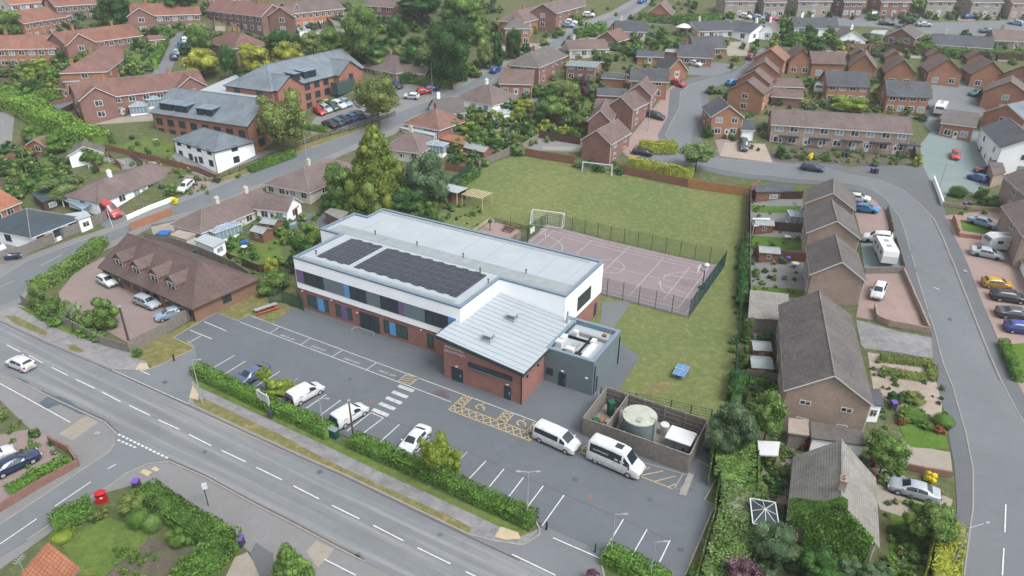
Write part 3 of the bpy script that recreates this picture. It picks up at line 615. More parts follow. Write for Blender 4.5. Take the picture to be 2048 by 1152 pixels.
for s, t in ((1.4, 2.6), (4, 12.6), (12, 12.6), (20.2, 12.7), (30.5, 12.8), (24.8, 10), (27.6, 7.6)):
    m = MB(); m.tube((s, t, 8.1), (s, t, 8.75), .07); m.lathe([(0, .78), (.14, .72), (.14, .62), (0, .62)], 8, (s, t, 8.1)); m.build('vent_pipe', 'dark_trim', rf)
def panel_on(par, name, x0, x1, z0, z1, mat, y=-.03, dep=.03, face='t', pos=0.0):
    m = MB()
    if face == 't': m.box(((x0+x1)/2, pos + y / 2, z0), (x1-x0, abs(y) + dep, z1-z0))
    else: m.box((pos - y / 2, (x0+x1)/2, z0), (abs(y) + dep, x1-x0, z1-z0))
    return m.build(name, mat, par)
def win(par, x0, x1, z0, z1, pos, face='t', n=3, glass='glass', fr='dark_trim', out=.06):
    """framed window in the t = pos or s = pos plane"""
    m = MB(); b = .09
    def bx(a, c, d, e, y):
        if face == 't': m.box(((a+c)/2, pos - y/2, d), (c-a, y, e-d))
        else: m.box((pos + y/2, (a+c)/2, d), (y, c-a, e-d))
    bx(x0, x1, z0, z0+b, out); bx(x0, x1, z1-b, z1, out); bx(x0, x0+b, z0+b, z1-b, out); bx(x1-b, x1, z0+b, z1-b, out)
    for k in range(1, n): x = x0 + (x1-x0) * k / n; bx(x-.03, x+.03, z0+b, z1-b, out-.01)
    w = m.build('window', fr, par); m = MB(); bx(x0+b, x1-b, z0+b, z1-b, out - .035); m.build('pane', glass, w); return w
B0, B1 = 4.38, 6.46
for a, b in ((4.95, 8.75), (12.75, 15.2), (19.25, 22.6)): panel_on(sch, 'grey_panel', a, b, B0, B1, 'grey_panel')
for a, b, c in ((-.4, 1.05, 'purple_panel'), (8.75, 9.72, 'blue_panel'), (18.3, 19.25, 'purple_panel'), (26.3, 27.5, 'blue_panel')): panel_on(sch, 'coloured_panel', a, b, B0, B1, c, y=-.05)
for a, b, n in ((1.05, 4.95, 3), (9.72, 12.75, 2), (15.2, 18.3, 3), (22.6, 26.3, 3)): win(sch, a, b, B0, B1, 0, n=n)
for a, b, n, z0, z1 in ((.98, 5.1, 3, .66, 2.66), (6.5, 9.55, 3, .64, 2.62), (15.28, 19.4, 4, .64, 2.64), (22.66, 23.72, 1, .6, 2.72)): win(sch, a, b, z0, z1, .16, n=n, glass='glass_green')
for a, b, c in ((3.05, 4.25, 'blue_panel'), (7.6, 8.66, 'purple_panel'), (16.35, 17.36, 'blue_panel')): panel_on(sch, 'coloured_panel', a, b, .64, 2.64, c, y=-.09, pos=.16)
m = MB(); m.box((12.75, .1, 0), (3.4, .12, 2.7)); dr = m.build('entrance_door', 'dark_trim', sch)
m = MB()
for k in range(4): m.box((11.45 + k * .87, .02, .15), (.74, .03, 2.4))
m.build('pane', 'glass', dr)
win(sch, 13.3, 17.7, 4.15, 6.28, 38.2, 's', n=3); win(sch, 19.7, 20.6, .1, 2.2, 38.04, 's', n=1)
for s, z in ((.2, 2.9), (10.6, 2.3), (5.9, 2.95), (21.8, 2.9)):
    m = MB(); m.box((s, .08, z), (.3, .2, .14)); m.build('wall_light', 'white_plastic', sch)
for s, t in ((28.26, 7.6),): m = MB(); m.tube((s, t, 5.6), (s, t, 8.1), .06); m.build('downpipe', 'white_plastic', sch)
m = MB()
for q in (((11.2, -1.9), (11.4, -1.0)), ((11.4, -1.0), (14.3, -1.0)),): m.tube((*q[0], .9), (*q[1], .9), .035)
for q in ((11.2, -1.9), (11.4, -1.0), (12.8, -1.0), (14.3, -1.0)): m.tube((*q, 0), (*q, .9), .035)
o = m.build('entrance_handrail', 'steel', None, (OB.x, OB.y, 0), AZ); tag(o, 'white steel handrail outside the glass entrance of the school', 'handrail')
# brick hall wing with the mono-pitch roof
def zr(s): return 6.05 - (s - 27.4) * (6.05 - 4.72) / 12.2
m = MB(); m.prism([(28.05, -3.7), (39.15, -3.7), (39.15, 9.4), (28.25, 9.4), (28.25, -.02), (28.05, -.02)], -.3, [zr(28.05) - .12, zr(39.15) - .12, zr(39.15) - .12, zr(28.25) - .12, zr(28.25) - .12, zr(28.05) - .12]); hw = m.build('hall_wall', 'br_school', sch)
RP = [(27.35, -4.15), (39.65, -4.15), (39.65, 9.45), (28.28, 9.45), (28.28, -.1), (27.35, -.1)]
m = MB(); m.prism(RP, [zr(p[0]) - .12 for p in RP], [zr(p[0]) + .14 for p in RP]); hr = m.build('hall_roof', 'membrane', sch)
m = MB()
for k in range(14):
    t = -3.7 + k * .94; m.prism([(27.45, t), (39.6, t), (39.6, t+.03), (27.45, t+.03)] if t > -.2 or True else [], [zr(27.45) + .14, zr(39.6) + .14] * 1 + [zr(39.6) + .14, zr(27.45) + .14], [zr(27.45) + .19, zr(39.6) + .19, zr(39.6) + .19, zr(27.45) + .19]) if t < -.3 else m.prism([(28.35, t), (39.6, t), (39.6, t+.03), (28.35, t+.03)], [zr(28.35) + .14, zr(39.6) + .14, zr(39.6) + .14, zr(28.35) + .14], [zr(28.35) + .19, zr(39.6) + .19, zr(39.6) + .19, zr(28.35) + .19])
M('seam_pale', (176, 186, 191)); m.build('standing_seam', 'seam_pale', hr)
m = MB(); m.prism([(27.28, -4.3), (39.75, -4.3), (39.75, -4.15), (27.28, -4.15)], [zr(27.28) - .25, zr(39.75) - .25] + [zr(39.75) - .25, zr(27.28) - .25], [zr(27.28) + .16, zr(39.75) + .16, zr(39.75) + .16, zr(27.28) + .16]); m.box((39.72, 2.6, zr(39.7) - .1), (.14, 13.5, .22)); m.box((27.3, -2.1, zr(27.3) - .2), (.14, 4.1, .36)); m.build('fascia', 'dark_trim', hr)
for s, t in ((33.0, 4.8), (33.0, -1.0)):
    m = MB(); m.box((s, t, zr(s) + .1), (1.1, 1.1, .35)); m.box((s, t, zr(s) + .45), (1.0, 1.0, .55), 1); m.box((s, t, zr(s) + 1.0), (1.2, 1.2, .08)); m.build('roof_ventilator', ['membrane', 'greygreen'], hr)
win(hw, 31.7, 37.9, 2.85, 3.55, -3.7, n=4, glass='glass', out=.08)
m = MB(); m.box((34.8, -3.8, 2.72), (6.3, .16, .12)); m.build('window_sill', 'grey_panel', hw)
for a, b, z in ((29.2, 30.9, 2.0), (36.85, 37.75, 1.95)):
    m = MB(); m.box(((a+b)/2, -3.72, 0), (b-a, .1, z)); d = m.build('door', 'dark_trim', hw)
    m = MB(); m.box(((a+b)/2 + .3 * (b - a), -3.79, .9), (.12, .05, .35)); m.build('handle', 'steel', d)
    m = MB(); m.box(((a+b)/2, -3.8, z + .25), (.35, .25, .12)); m.build('wall_light', 'white_plastic', hw)
m = MB(); m.tube((39.2, -3.78, 0), (39.2, -3.78, 4.5), .07); m.build('downpipe', 'black', hw)
M4 = lambda s, z: Matrix.Translation((s, -3.705, z)) @ Matrix.Rotation(math.pi / 2, 4, 'X')
text_mesh("SPRINGWELL", .5, 'sign_lettering', 'white_plastic', hw, M4(29.72, 4.66), .03)
text_mesh("GRANTHAM", .56, 'sign_lettering', 'white_plastic', hw, M4(29.72, 4.1), .03)
for t in (-2.4, .3): m = MB(); m.box((39.2, t, 3.2), (.2, .25, .2)); m.build('wall_light', 'black', hw)
# plant room
PL = [(39.2, 2.1), (45.7, 2.1), (45.7, 10.6), (38.25, 10.6), (38.25, 9.45), (39.2, 9.45)]
m = MB(); m.prism(PL, -.3, 4.2); pw = m.build('plant_room_wall', 'plant_wall', sch)
PI = inset(PL, .5); m = MB()
for i in range(6):
    j = (i + 1) % 6; a, b, c, d = PL[i], PL[j], PI[j], PI[i]
    m.face([(*a, 4.9), (*b, 4.9), (*c, 4.9), (*d, 4.9)], 1); m.face([(*a, 4.2), (*b, 4.2), (*b, 4.9), (*a, 4.9)]); m.face([(*c, 3.7), (*d, 3.7), (*d, 4.9), (*c, 4.9)], 1)
m.build('plant_room_parapet', ['plant_wall', 'coping'], pw)
m = MB(); m.prism(PI, 4.2, 4.23); pr = m.build('plant_room_roof', 'membrane', pw)
random.seed(5)
for s, t, a, b, c, mt in ((40.1, 4.2, .9, .9, .8, 'white_plastic'), (41.9, 3.4, 1.1, .8, .75, 'white_plastic'), (40.0, 5.6, .6, 1.2, .7, 'white_plastic'), (40.9, 7.2, .6, .7, .9, 'white_plastic'), (42.0, 4.9, .5, 1.6, .45, 'steel'), (43.9, 4.6, .9, 3.6, .35, 'white_plastic'), (42.9, 7.9, 4.2, .5, .5, 'steel'), (44.2, 8.6, .5, .5, .6, 'wood_brown'), (43.1, 3.3, .9, .6, .4, 'black'), (42.9, 5.2, .16, 5.4, .3, 'black'), (41.6, 6.6, 3.4, .16, .3, 'black'), (43.5, 6.9, .6, 1.0, .5, 'white_plastic'), (41.3, 2.95, .5, .4, .5, 'black')):
    m = MB(); m.box((s, t, 4.23), (a, b, c)); m.box((s, t, 4.23 + c), (a * .8, b * .8, .06)); m.build('roof_plant_unit' if c > .32 else 'cable_tray', mt, pr)
m = MB(); m.tube((44.9, 8.9, 4.2), (44.9, 8.9, 6.4), .04); m.tube((38.9, 8.8, 5), (38.9, 8.8, 6.6), .16); m.build('flue_pipe', 'steel', pr)
win(pw, 39.45, 40.4, 1.1, 2.1, 2.1, n=2); m = MB(); m.box((41.7, 2.06, 0), (.95, .1, 1.98)); d = m.build('door', 'dark_trim', pw); m = MB(); m.box((42.0, 2.0, .9), (.06, .05, .3)); m.build('handle', 'steel', d)
for x, y, z, mt in ((41.7, 2.0, 2.25, 'white_plastic'), (44.9, 2.0, 2.35, 'white_plastic')): m = MB(); m.box((x, y, z), (.32, .2, .12)); m.build('wall_light', mt, pw)
for t, h in ((2.5, 4.1), (10.2, 4.2), (3.3, 2.2)): m = MB(); m.box((45.76, t, 0), (.12, .16, h)); m.build('downpipe', 'dark_trim', pw)
# solar arrays
for lab, s0, s1, n in (('smaller block of dark solar panels at the left end of the school roof', 2.0, 7.9, 6), ('long block of dark solar panels beside the walkway gap on the school roof', 8.95, 26.2, 17)):
    sa = thing('solar_array', lab, 'solar panels', (*ST(s0, 2.1), 8.14), AZ, 'solar panel blocks on the school roof'); w = (s1 - s0) / n
    m = MB(); hx = w * .97
    m.face([(0, 0, .12), (hx, 0, .17), (hx, 1.44, .17), (0, 1.44, .12)]); m.face([(hx, 0, .17), (hx, 0, .02), (hx, 1.44, .02), (hx, 1.44, .17)]); m.face([(0, 0, .12), (0, 0, .02), (hx, 0, .02), (hx, 0, .17)]); m.face([(0, 1.44, .12), (hx, 1.44, .17), (hx, 1.44, .02), (0, 1.44, .02)])
    for a, b, c, d in ((0, 0, hx, .04), (0, 1.4, hx, 1.44), (0, 0, .03, 1.44), (hx-.03, 0, hx, 1.44)):
        f = lambda x: .123 + .05 * x / hx
        m.face([(a, b, f(a)), (c, b, f(c)), (c, d, f(c)), (a, d, f(a))], 1)
    pm = m.data('panel', ['solar', 'solar_frame'])
    for i in range(n):
        for j in range(5): link('panel', pm, sa, (i * w, j * 1.47 + (.22 if i % 2 else 0), 0))
# palisade fence left of the school
def fence(label, pts, h, mat, kind='board', step=2.4, name='garden_fence', cat='fence', group=None, postmat=None, px=True, post_h=.1, w=.05):
    """runs of boards (or vertical bars) between posts"""
    P = [PT(*p) if px else Vector((p[0], p[1], T(p[0], p[1]))) for p in pts]
    root = thing(name, label, cat, (P[0].x, P[0].y, P[0].z), 0, group); o = P[0]; m = MB(); posts = []
    for i in range(len(P) - 1):
        a, b = P[i], P[i+1]; L = (b - a).length; n = max(1, round(L / step)); d = (b - a); d.z = 0; dn = d.normalized(); nn = Vector((-dn.y, dn.x, 0))
        for k in range(n):
            p, q = a + d * (k / n), a + d * ((k + 1) / n); zp, zq = T(p.x, p.y), T(q.x, q.y); posts.append((p.x, p.y, zp))
            A, Bq = Vector((p.x, p.y, zp)) - o, Vector((q.x, q.y, zq)) - o
            if kind == 'board':
                r = nn * w / 2; g0, g1 = .05, h
                m.prism([(A - r)[:2], (Bq - r)[:2], (Bq + r)[:2], (A + r)[:2]], [A.z + g0, Bq.z + g0, Bq.z + g0, A.z + g0], [A.z + g1, Bq.z + g1, Bq.z + g1, A.z + g1])
                nb = max(2, int(L / n / .15))
                if nb * (len(P)-1) * n < 500:
                    for s in range(nb):
                        c = A.lerp(Bq, (s + .5) / nb); m.box((c.x - nn.x * .04, c.y - nn.y * .04, c.z + g0), (.1, .03, h - g0 + (.03 if s % 2 else 0)), 0, math.atan2(dn.y, dn.x))
            elif kind == 'bar':
                nb = max(2, int(L / n / (.16 if w > .03 else .24)))
                for s in range(nb): c = A.lerp(Bq, (s + .5) / nb); m.box((c.x, c.y, c.z), (w, w * .6, h), 0, math.atan2(dn.y, dn.x))
                for z in ((.35, h - .35) if w > .03 else [h * q / 5 for q in range(1, 6)]):
                    r = nn * .02; m.prism([(A - r)[:2], (Bq - r)[:2], (Bq + r)[:2], (A + r)[:2]], [A.z + z - .015, Bq.z + z - .015] * 2, [A.z + z + .015, Bq.z + z + .015, Bq.z + z + .015, A.z + z + .015])
            elif kind == 'rail':
                for z in (h * .35, h * .65, h * .95):
                    r = nn * .03; m.prism([(A - r)[:2], (Bq - r)[:2], (Bq + r)[:2], (A + r)[:2]], [A.z + z - .06, Bq.z + z - .06, Bq.z + z - .06, A.z + z - .06], [A.z + z + .06, Bq.z + z + .06, Bq.z + z + .06, A.z + z + .06])
    posts.append(tuple(P[-1])); m.build('fence_panel', mat, root)
    pm = MB(); pm.box((0, 0, -.2), (.1, .1, h + .2 + post_h)); pd = pm.data('post', postmat or mat)
    for p in posts[:100]: link('post', pd, root, Vector(p) - o)
    return root
fence('tall dark green steel fence between the left wall of the school and the shrubs', [(541, 607), (566, 606), (608, 622)], 2.2, 'post_green', 'bar', 2.6, 'palisade_fence', w=.06)
fr = thing('court_fence', 'tall dark green mesh fence around the red ball court', 'fence', (*ST(CS0, CT0), 0), AZ)
LS, LT = CS1 - CS0, CT1 - CT0
def side(x0, y0, x1, y1, h, gaps=()):
    L = math.hypot(x1-x0, y1-y0); n = round(L / 2.55); dx, dy = (x1-x0)/L, (y1-y0)/L; m = MB()
    nb = int(L / .11)
    for k in range(nb): x, y = x0 + dx * L * k / nb, y0 + dy * L * k / nb; m.box((x, y, .05), (.016, .016, h - .05), 0, 0)
    for q in range(1, 9): z = h * q / 8 - .02; m.box(((x0+x1)/2, (y0+y1)/2, z), (abs(x1-x0) + .01, abs(y1-y0) + .01, .014))
    m.build('mesh_panel', 'post_green', fr)
    return [(x0 + dx * L * k / n, y0 + dy * L * k / n) for k in range(n + 1)]
ps = side(0, LT, LS, LT, 3) + side(LS, LT, LS, 0, 3)[1:] + side(LS, 0, 0, 0, 3)[1:] + side(0, 0, 0, LT, 3)[1:-1]
pm = MB(); pm.box((0, 0, 0), (.08, .08, 3.15)); pd = pm.data('post', 'post_green')
for p in ps: link('post', pd, fr, (*p, 0))
# timber compound with tank and cabinet
cf = thing('timber_compound', 'grey weathered board fence enclosing the bins, round tank and cabinet beside the minibuses', 'fence', (*ST(47.75, -5.1), 0), AZ)
CW, CD, CH = 12.0, 6.6, 2.4
for name, x0, y0, x1, y1 in (('board_wall', 0, 0, CW, 0), ('board_wall', CW, 0, CW, CD), ('board_wall', CW, CD, 0, CD), ('board_wall', 0, CD, 0, 0), ('board_wall', 2.75, 0, 2.75, CD)):
    m = MB(); L = math.hypot(x1-x0, y1-y0); a = math.atan2(y1-y0, x1-x0); nb = int(L / .14)
    for k in range(nb):
        c = (k + .5) / nb; x, y = x0 + (x1-x0) * c, y0 + (y1-y0) * c; m.box((x + .02 * math.sin(a) * (k % 2), y - .02 * math.cos(a) * (k % 2), .05), (.145, .025, CH + random.uniform(-.02, .02)), 0, a)
    for z in (.5, 1.1, 1.7, 2.25): m.box(((x0+x1)/2 - math.sin(a) * .06, (y0+y1)/2 + math.cos(a) * .06, z), (L - .1, .05, .1), 0, a)
    m.box(((x0+x1)/2, (y0+y1)/2, CH + .06), (L - .02, .12, .05), 0, a); m.build(name, 'wood_grey', cf)
pd = None
for x, y in [(k * 2.4, yy) for k in range(6) for yy in (.1, CD - .1)]:
    m = MB(); m.box((0, 0, 0), (.12, .12, CH + .1)); pd = pd or m.data('post', 'stone_wall'); link('post', pd, cf, (min(x, CW - .1), y, 0))
drape('compound_base', [ST(47.8, -5.1), ST(59.7, -5.1), ST(59.7, 1.5), ST(47.8, 1.5)], 9, 'buff_paving')
drape('kerb_ramp', [ST(60.0, -8.6), ST(60.7, -8.4), ST(60.5, -5.0), ST(59.9, -5.0)], 14, 'kerb')
kerb([[(1283, 925), (1382, 953), (1360, 980), (1349, 978), (1365, 950)]], .14, .1)
tk = thing('water_tank', 'large round grey steel tank with a pale stained lid inside the board compound', 'tank', (*ST(53.2, -2.15), 0), AZ)
m = MB(); m.lathe([(1.85, .1), (1.85, 2.9)], 36); m.build('tank_body', 'tank_side', tk, smooth=True)
m = MB(); m.lathe([(1.9, 2.86), (1.9, 3.0), (1.2, 3.12), (0, 3.18)], 36); m.build('tank_lid', 'tank_top', tk)
m = MB(); m.box((.3, -1.0, 3.1), (.5, .75, .16)); m.build('hatch', 'steel', tk)
for x, y in ((-1.95, -.9), (1.95, -.5)):
    m = MB(); s = 1 if x > 0 else -1; m.tube((x, y, 0), (x, y, 3.5), .06); m.tube((x, y + .5, 0), (x, y + .5, 3.5), .06); m.tube((x, y, 3.5), (x - s * .7, y, 3.5), .06)
    for k in range(9): m.tube((x, y, .4 + k * .35), (x, y + .5, .4 + k * .35), .03)
    m.build('pipework', 'steel', tk)
cb = thing('equipment_cabinet', 'white-topped grey equipment cabinet behind the right end of the board compound', 'cabinet', (*ST(57.9, -2.0), 0), AZ)
m = MB(); m.box((0, 0, 0), (2.6, 2.2, 1.95)); m.build('housing', 'tank_side', cb); m = MB(); m.box((0, 0, 1.95), (2.8, 2.4, .12)); m.build('lid', 'white_plastic', cb)
m = MB(); m.box((-.3, -1.12, .2), (.06, .04, 1.6)); m.box((.7, -1.12, 1.1), (.3, .04, .3)); m.build('louvre', 'black', cb)
for i, (s, t, h, mt, lab) in enumerate(((48.6, -3.3, 1.2, 'bin_green', 'green wheelie bin with a lid, nearest the gate inside the compound'), (49.1, -.2, 1.9, 'bin_green', 'tall dark green container standing at the back of the bin store'), (55.6, -.3, 1.3, 'white_plastic', 'small white round vessel between the tank and the white cabinet'))):
    o = thing('storage_bin', lab, 'bin', (*ST(s, t), .04), AZ); m = MB(); m.lathe([(0, 0), (.42, 0), (.5, h), (.0, h)], 10 if mt == 'white_plastic' else 4); m.build('bin_body', mt, o); m = MB(); m.lathe([(.55, h), (.5, h + .12), (0, h + .16)], 10 if mt == 'white_plastic' else 4); m.build('lid', mt, o)
for s, t, lab, mt in ((48.8, -2.0, 'orange sack of rubbish lying in the bin store', 'wood_orange'), (49.6, -1.8, 'white bag of rubbish lying in the bin store', 'white_plastic'), (49.4, -3.6, 'dark heap of rubbish lying in the bin store', 'black')):
    m = MB(); m.lathe([(0, 0), (.5, .05), (.45, .4), (.2, .6), (0, .62)], 7); tag(m.build('rubbish_sack', mt, None, (*ST(s, t), .05)), lab, 'sack')
# ---------------- vehicles ----------------
for k, c in (('white', (244, 247, 250)), ('silver', (186, 196, 206)), ('grey', (118, 126, 134)), ('dgrey', (72, 80, 88)), ('black', (40, 46, 54)), ('navy', (40, 58, 96)), ('blue', (44, 98, 176)), ('skyblue', (48, 140, 206)),
             ('teal', (60, 104, 116)), ('red', (206, 44, 52)), ('darkred', (134, 34, 48)), ('maroon', (110, 36, 54)), ('gold', (206, 158, 30)), ('green', (50, 84, 66)), ('royal', (46, 70, 170)), ('paleblue', (150, 176, 200)), ('vanred', (196, 78, 76)), ('magenta', (170, 40, 96)), ('steelblue', (84, 108, 146))):
    M_gloss('paint_' + k, c, .32, .5, coat=.6 if k not in ('vanred',) else .1, k=.7 if k == 'white' else None)
M_gloss('car_glass', (44, 56, 66), .08, .7); M_gloss('lamp_clear', (220, 226, 230), .15, .6); M_gloss('lamp_red', (176, 30, 34), .2, .5)
M_gloss('van_teal', (24, 118, 130), .3, .5); M_gloss('van_purple', (54, 50, 110), .3, .5); M('plate_white', (236, 236, 226), var=.02); M('plate_yellow', (228, 206, 90), var=.02)
# stations: x, w_low, z_belt, w_belt, z_top, w_top
BODY = {
 'hatch': dict(L=4.0, W=1.76, wb=2.5, r=.31, S=[(-2, .70, .58, .74, .66, .70), (-1.97, .80, .86, .80, .98, .72), (-1.86, .84, .95, .84, 1.06, .68), (-1.5, .86, .97, .87, 1.40, .58), (-.7, .87, .95, .88, 1.48, .60), (.2, .87, .93, .88, 1.46, .60), (1.02, .87, .90, .87, .98, .68), (1.6, .85, .80, .84, .88, .66), (1.92, .78, .62, .78, .72, .58), (2.0, .68, .5, .68, .56, .5)], ws=(5, 6), rw=(2, 3), side=[(3, 4), (4, 5)]),
 'saloon': dict(L=4.65, W=1.84, wb=2.75, r=.33, S=[(-2.32, .70, .60, .74, .70, .68), (-2.28, .82, .88, .82, 1.0, .72), (-1.75, .88, .94, .88, 1.04, .74), (-1.62, .88, .95, .89, 1.06, .70), (-.95, .9, .94, .91, 1.40, .58), (-.2, .9, .92, .91, 1.44, .59), (.35, .9, .90, .91, 1.41, .58), (1.15, .9, .88, .9, .98, .70), (1.85, .88, .78, .86, .87, .68), (2.25, .78, .62, .78, .70, .58), (2.32, .66, .5, .66, .56, .5)], ws=(6, 7), rw=(3, 4), side=[(4, 5), (5, 6)]),
 'estate': dict(L=4.7, W=1.84, wb=2.75, r=.33, S=[(-2.35, .72, .6, .76, .70, .70), (-2.3, .84, .9, .84, 1.02, .74), (-2.2, .86, .95, .86, 1.08, .70), (-1.85, .88, .96, .89, 1.44, .60), (-1, .9, .94, .91, 1.5, .61), (-.1, .9, .92, .91, 1.5, .61), (.5, .9, .9, .91, 1.46, .6), (1.2, .9, .88, .9, 1.0, .70), (1.85, .88, .8, .86, .9, .68), (2.28, .78, .62, .78, .72, .58), (2.35, .66, .5, .66, .56, .5)], ws=(6, 7), rw=(2, 3), side=[(3, 4), (4, 5), (5, 6)]),
 'suv': dict(L=4.6, W=1.9, wb=2.75, r=.37, S=[(-2.3, .76, .7, .78, .82, .72), (-2.26, .86, 1.02, .86, 1.12, .76), (-2.15, .89, 1.08, .89, 1.2, .74), (-1.8, .9, 1.1, .91, 1.58, .64), (-.9, .92, 1.06, .93, 1.68, .66), (.3, .92, 1.04, .93, 1.66, .65), (1.1, .92, 1.02, .92, 1.12, .74), (1.85, .9, .94, .88, 1.04, .72), (2.22, .82, .76, .82, .84, .64), (2.3, .72, .6, .72, .66, .56)], ws=(5, 6), rw=(2, 3), side=[(3, 4), (4, 5)]),
 'van': dict(L=4.45, W=1.82, wb=2.8, r=.33, S=[(-2.22, .80, .9, .82, 1.0, .78), (-2.2, .88, 1.0, .88, 1.74, .70), (-2.0, .89, 1.05, .9, 1.82, .72), (-1, .9, 1.05, .91, 1.84, .73), (0, .9, 1.02, .91, 1.82, .72), (.5, .9, 1.0, .91, 1.76, .69), (1.3, .9, .98, .9, 1.14, .74), (1.85, .87, .86, .85, .96, .68), (2.16, .8, .66, .8, .74, .6), (2.22, .7, .54, .7, .6, .5)], ws=(5, 6), rw=None, side=[(4.15, 5.6)]),
 'minibus': dict(L=5.2, W=1.98, wb=3.3, r=.34, S=[(-2.6, .88, .9, .9, 1.1, .84), (-2.57, .96, 1.1, .96, 1.86, .78), (-2.4, .97, 1.12, .98, 1.94, .80), (-1.2, .98, 1.12, .99, 1.96, .81), (0, .98, 1.1, .99, 1.96, .81), (.9, .98, 1.08, .99, 1.92, .79), (1.85, .98, 1.04, .98, 1.22, .82), (2.3, .94, .94, .92, 1.04, .74), (2.55, .86, .72, .86, .8, .64), (2.6, .74, .56, .74, .62, .54)], ws=(5, 6), rw=(1, 1.6), side=[(2, 4.75), (4.95, 5.6)]),
 'bus': dict(L=6.0, W=2.05, wb=3.75, r=.37, S=[(-3.0, .92, 1.1, .94, 1.5, .9), (-2.97, 1.0, 1.3, 1.0, 2.5, .82), (-2.7, 1.02, 1.35, 1.03, 2.68, .80), (-1.2, 1.02, 1.35, 1.03, 2.72, .8), (.6, 1.02, 1.33, 1.03, 2.7, .79), (1.3, 1.02, 1.3, 1.03, 2.56, .77), (2.15, 1.02, 1.24, 1.0, 1.5, .82), (2.7, .96, 1.05, .94, 1.2, .74), (2.95, .88, .8, .86, .9, .64), (3.0, .76, .6, .76, .66, .54)], ws=(5, 6), rw=(1, 1.5), side=[(2, 4.6), (4.85, 5.7)]),
}
def lerpS(S, k):
    i = min(int(k), len(S) - 2); f = k - i; return tuple(a + (b - a) * f for a, b in zip(S[i], S[i+1]))
def ringpts(s, zl=.2):
    x, wl, zb, wb, zt, wt = s; zc = zl if zb > .55 else .3
    pr = [(0, zc), (wl * .9, zc), (wl, zc + .12), (wl * 1.005 + (wb - wl) * .5, (zc + zb) / 2 + .02), (wb, zb), (wb * .985, zb + .04), (wt + (wb - wt) * .12, zt - (zt - zb) * .16), (wt * .86, zt - .01), (wt * .45, zt + .025), (0, zt + .035)]
    return pr
CARD = {}
def car_parts(kind):
    if kind in CARD: return CARD[kind]
    d = BODY[kind]; S = d['S']; m = MB(); rings = []
    fine = []
    for i in range(len(S) - 1): fine += [lerpS(S, i), lerpS(S, i + .5)] if S[i+1][0] - S[i][0] > .5 else [lerpS(S, i)]
    fine.append(S[-1])
    for s in fine:
        h = ringpts(s); rings.append([(s[0], y, z) for y, z in h] + [(s[0], -y, z) for y, z in h[-2:0:-1]])
    n = len(rings[0])
    for i in range(len(rings) - 1):
        for j in range(n):
            k = (j + 1) % n; m.face([rings[i][j], rings[i][k], rings[i+1][k], rings[i+1][j]][::-1], 0)
    m.face(rings[0], 0); m.face(rings[-1][::-1], 0)
    L2 = d['L'] / 2; wx = d['wb'] / 2; out = {'wheels': [(-wx, 1), (-wx, -1), (wx, 1), (wx, -1)], 'W': d['W'], 'r': d['r']}
    out['body'] = m
    def shell(k0, k1, j0, j1, off, f0=.06, f1=.94):
        """quad over the body between stations and ring heights, proud by off"""
        g = []
        for k in np.linspace(k0, k1, 4 if k1 - k0 > 1.2 else 2):
            s = lerpS(S, k); h = ringpts(s); a, b = h[j0], h[j1]; g.append([(s[0], a[0] + (b[0]-a[0]) * f, a[1] + (b[1]-a[1]) * f) for f in (f0, f1)])
        return g
    def push(p, v): return (p[0] + v[0], p[1] + v[1], p[2] + v[2])
    out['side'] = []
    for k0, k1 in d['side']:
        for sgn in (1, -1):
            mm = MB(); g = shell(k0 - (.22 if (k0, k1) == d['side'][0] and d['rw'] and d['rw'][1] == k0 else -.04), k1 + (.5 if (k0, k1) == d['side'][-1] else -.05), 5, 6, 0, .05, .92)
            if kind in ('van', 'minibus', 'bus') and k1 > 5:
                g = shell(k0, k1, 5, 6, 0, .06, .88)
            for a, b in zip(g[:-1], g[1:]):
                q = [a[0], b[0], b[1], a[1]]; q = [(x, sgn * (y + .02), z + .004) for x, y, z in q]; mm.face(q if sgn < 0 else q[::-1])
            out['side'].append(mm)
    def cross(k0, k1, j, off=.022):
        mm = MB(); A, Bq = lerpS(S, k0), lerpS(S, k1); ha, hb = ringpts(A), ringpts(Bq)
        pa = [(-ha[7][0] * 1.0, ha[7][1]), (-ha[8][0], ha[8][1]), (0, ha[9][1]), (ha[8][0], ha[8][1]), (ha[7][0], ha[7][1])]; pb = [(-hb[7][0], hb[7][1]), (-hb[8][0], hb[8][1]), (0, hb[9][1]), (hb[8][0], hb[8][1]), (hb[7][0], hb[7][1])]
        dx, dz = Bq[0] - A[0], Bq[4] - A[4]; l = math.hypot(dx, dz); nx, nz = -dz / l * off, dx / l * off
        for t in range(4):
            q = [(A[0] + nx, *[pa[t][0], pa[t][1] + nz]), (A[0] + nx, pa[t+1][0], pa[t+1][1] + nz), (Bq[0] + nx, pb[t+1][0], pb[t+1][1] + nz), (Bq[0] + nx, pb[t][0], pb[t][1] + nz)]
            mm.face(q[::-1])
        return mm
    out['ws'] = cross(d['ws'][0] + .1, d['ws'][1] - .06, 0); out['rw'] = cross(d['rw'][0] + .12, d['rw'][1] - .1, 0) if d['rw'] else None
    # wheel, lights
    w = MB(); r = d['r']
    w.tube((0, -.1, 0), (0, .1, 0), r, 0, 14); out['wheel'] = w; h = MB(); h.tube((0, -.12, 0), (0, .12, 0), r * .62, 0, 10); out['hub'] = h
    f, b = lerpS(S, len(S) - 1.9), S[1]
    out['hl'] = (f[0] + .02, f[3] * .82, f[2] - .02); out['tl'] = (b[0] - .02, b[3] * .86, b[2] - .06)
    CARD[kind] = out; return out
CARPROTO = {}
